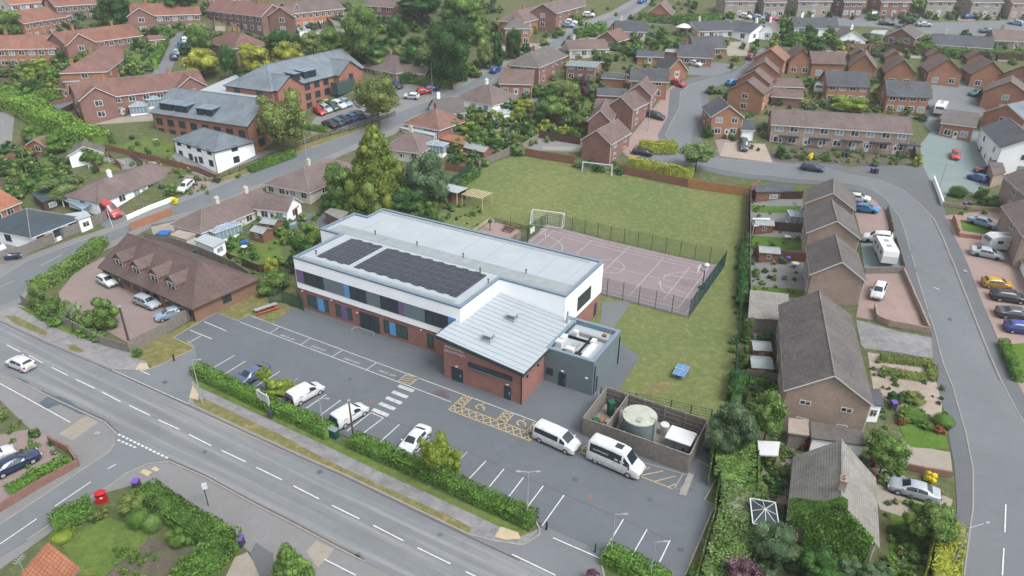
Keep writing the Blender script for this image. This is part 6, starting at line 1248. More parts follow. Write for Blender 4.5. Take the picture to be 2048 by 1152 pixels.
def trunk_mesh(kind):
    if kind in TRK: return TRK[kind]
    m = MB(); m.tube((0, 0, -.3), (.02, .01, .45), .16, 0, 8, .11)
    for i in range(6):
        a = i * 1.05 + .3; m.tube((.02, .01, .38 + .03 * i), (.3 * math.cos(a), .3 * math.sin(a), .75 + .05 * (i % 3)), .07, 0, 6, .03)
    m.tube((.02, .01, .42), (0, 0, 1), .1, 0, 6, .04); TRK[kind] = m.data('trunk', 'trunk'); return TRK[kind]
PCNT = [0]
def plant(label, box, mat='green', kind='tree', gap=None, group=None, cat=None, name=None, hmin=.35, floor=None):
    """box = picture rectangle of the crown (x0, y0, x1, y1)"""
    x0, y0, x1, y1 = box; uc, vc = (x0 + x1) / 2, (y0 + y1) / 2; PCNT[0] += 1
    gap = gap if gap is not None else {'tree': 1.6, 'loose': 1.6, 'cone': .5, 'col': .3, 'bush': 0, 'ball': 0}[kind]
    hz = 1.5
    for _ in range(4):
        zc = gap + hz * (.96 if gap else .8); p = PT(uc, vc, zc); sc = ppm(p); d = ray(uc, vc); d = d / np.linalg.norm(d); sd = -d[2]; cd = math.sqrt(1 - sd * sd)
        r = (x1 - x0) / 2 / sc; hv = (y1 - y0) / 2 / sc; q = hv * hv - (r * sd) ** 2; hz = max(r * hmin, math.sqrt(q) / cd if q > 0 else r * hmin)
    g = T(p.x, p.y); dist = math.hypot(p.x, p.y); pxr = (x1 - x0) / 2; lod = 2 if pxr > 55 else (1 if pxr > 17 else 0)
    istree = kind in ('tree', 'loose', 'cone', 'col') and gap > .2
    name = name or ('tree' if istree else 'shrub'); root = thing(name, label, cat or ('tree' if istree else 'shrub'), (p.x, p.y, g), random.uniform(0, 6.28), group)
    me = crown_mesh(kind, lod, 'lf_' + mat, PCNT[0] % (3 if lod < 2 else 2)); c = link('crown' if istree else 'foliage', me, root, (0, 0, zc)); k_ = {'tree': 1.1, 'loose': 1.18}.get(kind, 1.0); c.scale = (r * k_, r * k_, hz * (1 + (k_ - 1) * .6))
    if istree: t = link('trunk', trunk_mesh(0), root); t.scale = (max(.6, r * .35), max(.6, r * .35), zc + hz * .2)
    return root
def hedge(label, pts, w, h, mat='hedge', h2=None, group=None, top=False, rough=.12, name='hedge', cat='hedge', dens=None, ls=None):
    """clipped or loose hedge along ground pixels (top: pixels of its top centre line)"""
    P = [PT(*p, h if top else 0) for p in pts]; P = [Vector((p.x, p.y, T(p.x, p.y))) for p in P]; o = P[0].copy(); rs = np.random.default_rng(len(label))
    L, Rr = strip_pts([(p.x, p.y) for p in P], w); cen, nor, cv, cf = [], [], [], []
    dist = math.hypot(o.x, o.y); ls = ls or (.1 if dist < 110 else (.15 if dist < 170 else .24)); dens = dens or .95 / (ls * ls)
    for i in range(len(P) - 1):
        a0, a1, b0, b1 = Vector((*Rr[i], P[i].z)), Vector((*Rr[i+1], P[i+1].z)), Vector((*L[i], P[i].z)), Vector((*L[i+1], P[i+1].z)); ln = (P[i+1] - P[i]).length
        t = (P[i+1] - P[i]).normalized(); nn = Vector((-t.y, t.x, 0))
        for q in range(3):
            area = ln * (w if q == 0 else h); n = int(area * dens); A = rs.uniform(0, 1, n); Bv = rs.uniform(0, 1, n)
            na = lambda v_: np.array(v_)[None]; x = A[:, None]; y = Bv[:, None]; lo = na(a0) + na(a1 - a0) * x; hi = na(b0) + na(b1 - b0) * x
            hh = h * (1 + rough * (np.sin((i + A) * 5.1 + Bv * 3) + np.sin((lo[:, 0] + lo[:, 1]) * 1.7)) * .6)
            if q == 0: p = lo + (hi - lo) * y; p[:, 2] += hh; nv = (0, 0, 1)
            else: s = (-1 if q == 1 else 1); p = (lo if q == 1 else hi).copy(); k = 1 + rough * np.sin((p[:, 0] - p[:, 1]) * 2.3); p[:, 0] += nn.x * s * w * .08 * k; p[:, 1] += nn.y * s * w * .08 * k; p[:, 2] += hh * Bv; nv = (nn.x * s, nn.y * s, .3)
            cen.append(p - na(o)); nor.append(np.tile(nv, (n, 1)))
        e = .8; b = len(cv)
        for p, q in ((a0, b0), (b0, a0), (a1, b1), (b1, a1)):
            r_ = q.lerp(p, e); cv += [(r_.x - o.x, r_.y - o.y, r_.z - o.z - .3), (r_.x - o.x, r_.y - o.y, r_.z - o.z + h * .86)]
        for f in ((0, 4, 1), (4, 5, 1), (2, 3, 6), (6, 3, 7), (1, 5, 3), (5, 7, 3), (0, 1, 2), (2, 1, 3), (4, 6, 5), (6, 7, 5)): cf.append([b + k for k in f])
    me = leaf_mesh(name, np.vstack(cen), np.vstack(nor).astype(float), ls, 'lf_' + mat, .55, rs, (np.array(cv), np.array(cf))); ob = link(name, me, None, o); return tag(ob, label, cat, group)
# big trees
plant('tall golden-tipped conifer towering behind the school', (676, 246, 828, 420), 'conifer', 'cone', gap=.3)
for a in (('huge round dark tree with two trunks beside the long street', (846, 38, 958, 158), 'deep', 'tree', 2.6), ('tall green tree left of the pale path, behind the care home', (682, 12, 768, 108), 'green', 'tree', 3), ('slim dark tree between the two big green ones', (768, 30, 820, 92), 'dark', 'tree', 2), ('grey-green tree standing in front of the brick care home', (512, 178, 606, 292), 'olive', 'loose', 2), ('feathery tree on the verge in front of the care home car park', (712, 150, 795, 232), 'olive', 'loose', 3),
          ('yellow-green tree left of the care home ridge', (362, 98, 442, 152), 'gold', 'tree', .8), ('dark tree rising behind the yellow-green trees', (436, 88, 472, 148), 'dark', 'tree', 2), ('broad golden tree right of the dark one behind the care home', (468, 88, 545, 150), 'gold', 'tree', .8), ('golden tree by the care home rear ridge', (542, 84, 606, 136), 'gold', 'tree', .8), ('dark bushy tree below the bright orange terrace', (528, 60, 600, 108), 'dark', 'tree', 1.5), ('round green tree at the path bend behind the care home', (632, 55, 690, 108), 'green', 'tree', 2),
          ('pair of tall dark conifers left of the long red terrace', (196, -10, 262, 50), 'dark', 'col', 2), ('tall green tree beside the left side street', (375, 45, 420, 102), 'green', 'tree', 2), ('round green tree at the left edge near the top', (-30, 18, 48, 80), 'green', 'tree', 2), ('dark green tree at the top centre', (880, -20, 960, 40), 'green', 'tree', 3), ('dark tree over the top edge right of centre', (790, -20, 880, 30), 'dark', 'tree', 3), ('thin dark conifer by the far orange house', (985, 70, 1010, 128), 'dark', 'col', .5), ('second thin dark conifer near the far orange house', (1010, 62, 1045, 115), 'dark', 'col', .5), ('round shrub tree in the drive by the long street', (1040, 85, 1064, 108), 'dark', 'tree', .6),
          ('large dark tree mass top left behind the terraces', (330, -15, 412, 28), 'dark', 'tree', 2), ('brownish bush tree beside the big round tree', (950, 75, 985, 130), 'olive', 'tree', 1), ('slate-green tree in front of the golden conifer bungalow', (812, 300, 902, 410), 'bluegreen', 'tree', 1.2), ('dark green shrubby tree left of the golden conifer', (640, 325, 712, 412), 'green', 'tree', 1), ('dark shrub mass below the golden conifer', (700, 372, 790, 420), 'dark', 'tree', .8), ('rounded dark tree at the foot of the grey-green one', (770, 370, 850, 430), 'dark', 'tree', .8),
          ('purple-leaved tree in the middle gardens', (1155, 150, 1180, 192), 'purple', 'tree', .8), ('big green tree in the middle gardens', (1072, 192, 1140, 240), 'green', 'tree', 1.5), ('brown-green tree beside the purple one', (1112, 160, 1160, 210), 'olive', 'tree', 1.2), ('small round green tree by the red brick flat-roofed house', (1190, 105, 1228, 132), 'green', 'tree', 1), ('mop-headed grey-green tree at the road bend beside the field', (1362, 285, 1428, 332), 'grey', 'loose', 1.4), ('pale yellow-green round bush in the timber-walled garden', (1072, 236, 1114, 266), 'lime', 'bush', 0), ('golden bush in the middle gardens', (1022, 196, 1072, 220), 'gold', 'bush', 0),
          ('bright green tree beside the near gable of the lichen-roofed house', (1500, 780, 1578, 880), 'green', 'tree', 1.4), ('big grey-green tree at the corner of the playing field', (1415, 800, 1515, 905), 'bluegreen', 'tree', 1.8), ('dark bushy tree at the lower right, left of the ivy', (1500, 1035, 1600, 1120), 'bluegreen', 'tree', 1.2), ('dark purple copper-leaved tree at the bottom right of the car park', (1450, 1110, 1530, 1180), 'pinkish', 'tree', 1.2), ('round light green tree in the front garden below the silver saloon', (1818, 1000, 1912, 1085), 'green', 'tree', 1.3), ('feathery green tree across the drives above the silver saloon', (1735, 862, 1815, 935), 'green', 'loose', 1.5),
          ('conical green tree at the bottom edge beside the lay-by', (530, 1075, 625, 1185), 'green', 'cone', .8), ('small leafy tree beside the white saloon in the car park', (836, 866, 898, 940), 'lime', 'loose', 2.0), ('small leafy sapling over the blue and silver saloon', (514, 731, 541, 768), 'lime', 'loose', 1.6), ('pointed golden shrub in front of the dark-roofed orange house', (1680, 166, 1700, 198), 'yellow', 'cone', .3), ('dark green tree clump at the bottom right gardens', (1600, 1090, 1680, 1160), 'dark', 'tree', 1), ('small dark tree at the very bottom beside the exit', (1165, 1136, 1200, 1165), 'pinkish', 'tree', .6),
          ('blue-green conifer beside the upper right bungalow', (1800, 25, 1832, 52), 'bluegreen', 'tree', .8), ('grey-leaved tree between two top row houses', (1822, -5, 1850, 22), 'grey', 'tree', 1.5)):
    lab, bx, mt, kd, gp_ = a; plant(lab, bx, mt, kd, gp_)
# shrubs given one by one
for a in (('white-flowering shrub beside the leaning pole hedge', (130, 600, 170, 650), 'white', 'bush'), ('rounded green shrub at the left end of the yard hedge', (50, 575, 95, 625), 'green', 'bush'), ('leafy shrub right of the white-flowering one', (165, 590, 240, 665), 'green', 'bush'), ('loose shrub between the hedge and the white-flowering shrub', (88, 588, 140, 650), 'green', 'bush'), ('small bright green shrub at the foot of the leaning pole', (258, 694, 288, 716), 'hedge', 'bush'),
          ('pale flowering shrub at the road corner of the office hedge', (85, 545, 118, 572), 'white', 'bush'), ('yellow bush by the white garden wall', (337, 394, 358, 410), 'yellow', 'bush'), ('yellow bush beside the care home porch', (640, 198, 668, 210), 'yellow', 'bush'), ('yellow bush at the left edge gardens', (26, 372, 42, 390), 'yellow', 'bush'), ('round green shrub in front of the long white bungalow', (325, 365, 358, 392), 'green', 'bush'), ('large green shrub mass behind the long white bungalow', (70, 350, 190, 398), 'grey', 'bush'), ('yellow shrub beside the white care home block', (430, 322, 448, 340), 'yellow', 'bush'),
          ('clipped ball hedge shrub in the bottom-left garden', (256, 1016, 300, 1058), 'hedge_dark', 'ball'), ('pale clipped ball shrub with white flowers beside the darker one', (286, 1028, 322, 1066), 'blossom', 'ball'), ('lime dome shrub near the bottom-left orange roof', (102, 1060, 146, 1084), 'lime', 'ball'), ('brown-green shrub behind the red post box', (178, 1010, 225, 1045), 'olive', 'bush'), ('round dark shrub next to the hedge end', (410, 1038, 462, 1085), 'green', 'bush'), ('yellow-flowering shrub at the garden corner by the junction', (258, 972, 296, 998), 'gold', 'bush'), ('spreading green shrub under the yellow-flowering one', (224, 985, 290, 1045), 'olive', 'bush'),
          ('bushy shrub row inside the vegetable garden', (330, 1050, 385, 1100), 'green', 'bush'), ('low pale shrub on the vegetable bed', (355, 1110, 380, 1135), 'green', 'bush'), ('yellow round bush beside the silver saloon', (1846, 940, 1878, 966), 'yellow', 'bush'), ('brown-gold domed shrub in the lower right lawn', (1804, 1054, 1836, 1084), 'olive', 'ball'), ('round clipped shrub on the gravel corner garden', (1900, 372, 1934, 396), 'hedge_dark', 'ball'), ('round shrub by the mid blue hatchback', (1950, 372, 1982, 400), 'green', 'bush'), ('spreading shrub at the corner garden of the right-hand houses', (1965, 390, 2008, 418), 'green', 'bush'),
          ('yellow-green shrub at the end of the buff terrace lawn', (1826, 308, 1850, 336), 'gold', 'bush'), ('yellow tuft below the buff terrace', (1615, 304, 1628, 322), 'yellow', 'bush'), ('green shrub before the buff terrace', (1648, 308, 1662, 322), 'green', 'bush'), ('rounded shrub near the right porch of the buff terrace', (1740, 318, 1760, 334), 'green', 'bush'), ('green shrub left of the buff terrace', (1550, 292, 1576, 318), 'dark', 'bush'),
          ('yellow shrub in the right-hand gardens', (1468, 756, 1492, 782), 'yellow', 'bush'), ('dark shrub beside the red shed of the right-hand gardens', (1520, 660, 1552, 700), 'dark', 'bush'), ('green shrub along the right field edge', (1476, 630, 1512, 690), 'green', 'bush'), ('tall green shrub lower along the right field edge', (1472, 690, 1505, 750), 'green', 'bush'), ('shrub on the island between the white van and the blue saloon', (524, 752, 592, 800), 'lime', 'bush'), ('shrub bed behind the leafy tree of the car-park island', (880, 892, 932, 950), 'lime', 'bush'),
          ('white-flowering shrub at the fence corner by the timber-walled garden', (1020, 285, 1052, 314), 'blossom', 'bush'), ('yellow-green shrub in the garden of the cream bungalow', (612, 440, 640, 480), 'gold', 'bush'), ('yellow-green bush in the corner by the left end of the school', (525, 512, 566, 552), 'gold', 'bush'), ('mottled shrub against the school left wall', (560, 470, 640, 555), 'dark', 'bush'), ('loose shrub in front of the school left wall', (590, 440, 650, 500), 'green', 'bush'), ('dark shrub under the left corner of the school', (500, 540, 600, 590), 'green', 'bush'),
          ('round red-brown shrub above the drive rocks', (1598, 875, 1625, 905), 'red', 'bush'), ('purple heather clump in the front rockery', (1800, 778, 1850, 812), 'olive', 'bush'), ('big clipped shrub right of the purple-lidded bin', (1800, 815, 1852, 842), 'hedge', 'ball'), ('rounded light shrub at the kerb below the rockery', (1868, 826, 1908, 856), 'hedge', 'ball'), ('dark leafy shrub beside the porch of the lichen-roofed house', (1768, 780, 1806, 812), 'dark', 'bush'), ('trailing shrub in front of the ivy-covered house', (1780, 1060, 1850, 1110), 'dark', 'bush'), ('green shrub above the detached orange house drive', (1404, 250, 1430, 278), 'dark', 'bush'), ('light green shrub at the bend of the upper road', (1410, 170, 1436, 190), 'green', 'bush'), ('golden shrub by the orange bungalow drive', (1460, 110, 1482, 124), 'gold', 'bush'), ('green shrub below it on the orange bungalow lawn', (1456, 124, 1470, 138), 'green', 'bush'),
          ('dark conifer bush at the upper right fork', (1598, 48, 1636, 86), 'dark', 'bush'), ('yellow-green bush behind the far orange row', (1618, 92, 1632, 100), 'yellow', 'bush'), ('bright yellow bush behind the far orange row', (1680, 92, 1692, 102), 'yellow', 'bush'), ('dark bush in front of the gabled bungalows', (1716, 78, 1756, 96), 'dark', 'bush'), ('bushy conifers in the orange house garden', (1654, 192, 1745, 222), 'lime', 'bush'), ('dark bush beside the white awning', (1790, 208, 1815, 224), 'dark', 'bush')):
    plant(a[0], a[1], a[2], a[3])
# hedges
H_ = (('long loose green hedge between the car park and the pavement, left stretch', [(394, 745), (440, 768), (520, 806), (600, 842), (662, 872)], 1.6, 1.2, 'hedge'), ('long loose green hedge between the car park and the pavement, right stretch', [(706, 886), (780, 918), (860, 953), (950, 996), (1010, 1022), (1068, 1050)], 1.6, 1.2, 'hedge'), ('green hedge at the bottom beside the exit bays', [(1210, 1112), (1260, 1138), (1300, 1160), (1330, 1180)], 1.9, 1.2, 'hedge'),
      ('tall mixed hedge between the side street and the office yard', [(70, 585), (130, 552), (180, 515), (205, 490)], 2.0, 1.8, 'green'), ('long clipped bright green hedge sweeping across the upper left gardens', [(8, 205), (60, 228), (110, 255), (160, 280), (208, 300)], 5.0, 3.4, 'clip'), ('clipped hedge running along the gardens to the two-gabled terrace', [(10, 208), (80, 205), (150, 185), (168, 175)], 2.6, 2.4, 'clip'),
      ('dark clipped hedge along the corner garden by the junction', [(290, 985), (350, 1030), (400, 1062), (430, 1076)], 2.2, 1.1, 'hedge_dark'), ('dark green clipped hedge curving down to the bottom edge', [(462, 1080), (440, 1115), (400, 1150), (360, 1200)], 2.2, 1.8, 'hedge_dark'), ('dark hedge along the side road from the red post box', [(190, 1022), (150, 1040), (110, 1062)], 1.8, 1.5, 'hedge_dark'),
      ('golden flat-topped hedge along the top of the playing field', [(1255, 338), (1310, 350), (1385, 362)], 2.4, 2.6, 'golden_hedge'), ('short golden hedge block by the navy car', [(1280, 302), (1352, 302)], 3.4, 2.0, 'golden_hedge'), ('tall golden-green hedge along the right-hand street at the bottom', [(1895, 1075), (1885, 1120), (1875, 1180)], 2.0, 2.2, 'golden_hedge'), ('clipped light green hedge at the right edge', [(2004, 690), (2018, 725), (2034, 765)], 1.0, 1.1, 'hedge'),
      ('long dark hedge below the orange bungalow near the top', [(1276, 42), (1350, 46), (1440, 44)], 3, 2.4, 'hedge_dark'), ('long bright hedge behind the far orange row', [(1840, 104), (1930, 112), (2060, 116)], 2, 1.8, 'hedge'), ('dark hedge beside the long street below the gabled bungalow', [(1150, 75), (1180, 70), (1205, 60)], 2.6, 2.4, 'hedge'), ('low hedge round the rockery garden, upper side', [(1760, 720), (1800, 724), (1865, 732)], 1.1, .7, 'olive'), ('low hedge round the rockery garden, lower side', [(1760, 745), (1800, 752), (1850, 760)], 1.1, .7, 'olive'),
      ('low hedge closing the rockery garden by the pavement', [(1862, 735), (1862, 762)], 1.1, .7, 'olive'), ('dark green hedge along the left side street', [(328, 60), (330, 90), (310, 130)], 2, 1.8, 'hedge'), ('green verge hedge along the long street below the care home', [(500, 345), (540, 330), (590, 312)], 1.6, 1.6, 'hedge'), ('overgrown hedge bank along the right side of the car park, upper part', [(1462, 890), (1466, 940), (1462, 985)], 4, 2.2, 'green'), ('white-flowering hedge bank along the right side of the car park, lower part', [(1478, 985), (1470, 1060), (1445, 1160), (1438, 1200)], 3.6, 1.7, 'blossom'),
      ('climbing green hedge on the fence beside the shelter', [(902, 385), (930, 368), (958, 348)], 1.2, 1.6, 'hedge_dark'), ('dark hedge strip along the field edge of the right-hand gardens', [(1492, 480), (1486, 560), (1482, 620)], 1.4, 1.4, 'dark'), ('lower dark hedge strip beside the right-hand gardens', [(1478, 760), (1470, 810)], 2, 1.6, 'dark'), ('hedge in front of the care home dayroom', [(590, 252), (640, 262), (655, 262)], 1.4, 1, 'hedge'), ('dark hedge by the garages behind the care home', [(800, 165), (870, 158), (935, 160)], 3, 2.2, 'dark'),
      ('rough hedge behind the brown bungalow near the care home', [(770, 155), (830, 165), (905, 175)], 2.4, 1.6, 'green'), ('low planted bed edge with yellow tips beside the brick wall at the left', [(20, 990), (80, 955), (140, 925)], 1.3, .9, 'hedge'))
for lab, p, w, h, mt in H_: hedge(lab, p, w, h, mt)
# ivy over the near slope of the lower right house
ivr = None
# filler shrubs and garden trees (look-alikes share a label within each area)
FILL = []
EXC = [RS_in + RS_out, LS_up + LS_dn, [(345, 60), (375, 60), (360, 110), (340, 152), (296, 162), (315, 110)], [(1638, 38), (2060, 36), (2060, 66), (1850, 68), (1640, 50)], [(1860, 160), (1950, 165), (1975, 225), (1870, 225)], [(618, 255), (640, 225), (790, 160), (905, 172), (820, 205), (720, 262), (640, 285)], [(1840, 290), (1862, 262), (1990, 262), (1990, 375), (1870, 385)]]
def fill(zone, n, label, mats, size, group, kinds=('bush',), seed=1):
    rs = random.Random(seed); m = bpy.data  # zone polygon in pixels
    xs = [p[0] for p in zone]; ys = [p[1] for p in zone]; k = 0; tries = 0
    while k < n and tries < n * 30:
        tries += 1; x, y = rs.uniform(min(xs), max(xs)), rs.uniform(min(ys), max(ys)); ins = False; j = len(zone) - 1
        for i in range(len(zone)):
            if (zone[i][1] > y) != (zone[j][1] > y) and x < (zone[j][0]-zone[i][0]) * (y-zone[i][1]) / (zone[j][1]-zone[i][1]) + zone[i][0]: ins = not ins
            j = i
        for q in ((zone,) if False else EXC):
            w_ = False; j = len(q) - 1
            for i in range(len(q)):
                if (q[i][1] > y) != (q[j][1] > y) and x < (q[j][0]-q[i][0]) * (y-q[i][1]) / (q[j][1]-q[i][1]) + q[i][0]: w_ = not w_
                j = i
            ins = ins and not w_
        if not ins: continue
        sc = ppm(PT(x, y)); s = rs.uniform(*size) * sc; FILL.append((s, label, (x - s, y - s * .8, x + s, y + s * .8), rs.choice(mats), rs.choice(kinds), group)); k += 1
fill([(0, 100), (130, 100), (110, 190), (0, 200)], 26, 'rounded green shrub in the gardens below the left-edge orange house', ('green', 'dark', 'olive', 'lime'), (1.2, 3), 'shrubs in the upper left gardens', seed=1)
fill([(120, 98), (200, 96), (200, 125), (150, 145), (110, 130)], 12, 'dark green shrub between the red-roofed rows at the upper left', ('dark', 'green'), (1.5, 3.2), 'shrubs between the upper left rows', seed=2)
fill([(50, 262), (200, 300), (190, 320), (100, 290), (20, 250)], 16, 'bright green bush at the foot of the sweeping clipped hedge', ('hedge', 'green'), (1.5, 3), 'bushes by the sweeping hedge', seed=3)
fill([(0, 330), (90, 320), (110, 370), (60, 380), (0, 370)], 14, 'garden bush in the gardens above the orange-roofed house', ('green', 'olive', 'dark'), (1, 2.4), 'bushes above the orange-roofed house', seed=4)
fill([(280, 28), (410, 28), (410, 60), (330, 64), (290, 60)], 6, 'garden shrub before the long red terrace', ('green', 'dark'), (1.2, 2.2), 'shrubs before the long red terrace', seed=5)
fill([(600, 80), (850, 80), (850, 130), (720, 118), (620, 108)], 26, 'dark bush in the wooded gardens behind the care home', ('green', 'dark', 'olive'), (1.8, 4), 'bushes in the wooded gardens', kinds=('bush', 'tree'), seed=6)
fill([(770, 0), (1000, 0), (1000, 60), (960, 70), (830, 40)], 20, 'dark leafy tree in the belt along the top edge', ('green', 'olive', 'green', 'dark'), (2, 3.6), 'trees in the belt along the top edge', kinds=('tree',), seed=7)
fill([(800, 145), (960, 128), (965, 150), (870, 172)], 14, 'roadside bush below the huge round tree', ('green', 'dark', 'olive'), (1.2, 2.6), 'bushes below the huge round tree', seed=8)
fill([(940, 225), (1070, 215), (1075, 262), (1030, 300), (985, 300), (930, 262)], 24, 'garden bush in the gardens between the long street and the field', ('green', 'dark', 'olive', 'lime', 'hedge'), (1, 2.6), 'bushes between the long street and the field', seed=9)
fill([(1060, 175), (1190, 160), (1190, 225), (1160, 250), (1070, 235)], 24, 'dark garden bush around the purple tree', ('green', 'dark', 'olive'), (1.2, 3), 'bushes around the purple tree', seed=10)
fill([(1080, 262), (1170, 255), (1165, 275), (1110, 275)], 8, 'low shrub in the timber-walled garden', ('green', 'gold'), (.8, 1.6), 'shrubs in the timber-walled garden', seed=11)
fill([(1150, 318), (1240, 330), (1240, 346), (1150, 330)], 10, 'dark shrub behind the far white goal', ('dark', 'green'), (.9, 1.6), 'shrubs behind the far goal', seed=12)
fill([(660, 395), (870, 405), (880, 440), (800, 430), (760, 415), (690, 432), (650, 425)], 36, 'dense dark shrub behind the rear edge of the school roof', ('dark', 'green', 'bluegreen'), (1.4, 2.8), 'shrubs behind the school', seed=13)
fill([(520, 440), (640, 430), (640, 470), (560, 490), (500, 470)], 12, 'garden shrub between the cream bungalow and the school', ('green', 'olive', 'hedge'), (.7, 1.6), 'shrubs between the bungalow and the school', seed=14)
fill([(440, 480), (560, 500), (560, 560), (510, 570), (450, 520)], 12, 'small garden shrub on the lawn behind the dormered office', ('green', 'olive', 'dark'), (.6, 1.3), 'shrubs on the lawn behind the office', seed=15)
fill([(1195, 85), (1330, 70), (1330, 100), (1240, 118), (1200, 100)], 16, 'garden bush among the upper bungalows', ('green', 'dark', 'hedge'), (1.2, 2.4), 'bushes among the upper bungalows', seed=16)
fill([(1560, 48), (1700, 55), (1700, 98), (1570, 92)], 22, 'dark green bush along the gardens below the upper right road', ('green', 'dark', 'hedge'), (1.4, 2.8), 'bushes below the upper right road', seed=17)
fill([(1460, 25), (2040, 28), (2040, 38), (1460, 40)], 22, 'small front-garden shrub along the top row of houses', ('green', 'dark', 'hedge'), (.8, 1.8), 'front-garden shrubs of the top row', seed=18)
fill([(1500, 470), (1608, 470), (1608, 640), (1500, 640)], 14, 'small plant in the upper right-hand back gardens', ('green', 'dark', 'hedge'), (.3, .8), 'plants in the upper back gardens', seed=19)
fill([(1495, 660), (1575, 660), (1575, 820), (1490, 800)], 16, 'bush in the lower right-hand back gardens', ('green', 'dark', 'bluegreen', 'hedge'), (.6, 1.3), 'bushes in the lower back gardens', seed=20)
fill([(1505, 905), (1600, 900), (1590, 1010), (1510, 1000)], 22, 'shrub in the shaded garden left of the ivy-covered house', ('green', 'dark', 'bluegreen', 'olive'), (.5, 1.2), 'shrubs left of the ivy-covered house', seed=21)
fill([(1420, 880), (1500, 900), (1510, 1000), (1450, 1000)], 22, 'leafy bush in the overgrown bank beside the car park', ('green', 'bluegreen', 'hedge'), (.8, 1.7), 'bushes in the overgrown bank', seed=22)
fill([(1460, 1000), (1510, 1000), (1520, 1110), (1400, 1152), (1420, 1090)], 22, 'white-flowering bush in the overgrown bank beside the car park', ('blossom', 'olive', 'green'), (.7, 1.5), 'flowering bushes in the bank', seed=23)
fill([(1520, 1100), (1760, 1110), (1780, 1190), (1500, 1190)], 26, 'dark bush along the bottom edge below the ivy-covered house', ('bluegreen', 'dark', 'green'), (.8, 1.6), 'bushes along the bottom edge', seed=24)
fill([(1780, 1040), (1880, 1080), (1870, 1180), (1770, 1180)], 14, 'low bush on the lawn inside the golden hedge', ('olive', 'dark', 'green'), (.4, .9), 'low bushes inside the golden hedge', seed=25)
fill([(1640, 880), (1740, 895), (1800, 930), (1770, 960), (1700, 930), (1625, 905)], 16, 'small rockery shrub between the two right-hand houses', ('green', 'red', 'olive', 'bluegreen'), (.4, .9), 'rockery shrubs', seed=26)
fill([(1770, 780), (1870, 810), (1900, 880), (1800, 860)], 12, 'low garden shrub below the rockery garden', ('green', 'olive', 'red'), (.4, .9), 'shrubs below the rockery garden', seed=27)
fill([(1555, 295), (1840, 308), (1840, 328), (1560, 315)], 16, 'small front-garden plant before the buff terrace', ('green', 'gold', 'dark'), (.4, .9), 'plants before the buff terrace', seed=28)
fill([(0, 800), (60, 850), (150, 930), (60, 960), (0, 830)], 12, 'small bush in the front gardens at the left edge', ('green', 'olive', 'dark'), (.4, .9), 'bushes at the left edge', seed=29)
fill([(225, 1090), (320, 1080), (400, 1130), (300, 1180), (230, 1170)], 34, 'low green vegetable plant on the brown bed', ('green', 'hedge'), (.25, .5), 'vegetables on the brown bed', seed=31)
fill([(1900, 60), (2048, 60), (2048, 100), (1990, 98)], 5, 'garden shrub at the upper right edge', ('green', 'dark'), (1, 2), 'shrubs at the upper right edge', seed=32)
fill([(360, 350), (440, 340), (440, 380), (380, 392)], 5, 'small shrub on the front of the long white bungalow drive', ('green', 'olive'), (.5, 1), 'shrubs by the bungalow drive', seed=33)
fill([(60, 590), (240, 660), (235, 690), (110, 650), (60, 620)], 18, 'bush in the loose hedge between pavement and office yard', ('green', 'hedge'), (.6, 1.3), 'bushes between pavement and office yard', seed=34)
fill([(345, 165), (420, 150), (600, 100), (610, 130), (540, 150)], 8, 'dark bush between the care home and the yellow-green trees', ('dark', 'green'), (1.6, 3), 'bushes behind the care home', seed=35)
fill([(430, 5), (700, 30), (760, 30), (760, 75), (640, 70), (520, 60), (430, 60)], 12, 'garden bush among the upper orange terraces', ('green', 'dark'), (1.2, 2.4), 'bushes among the upper orange terraces', seed=36)


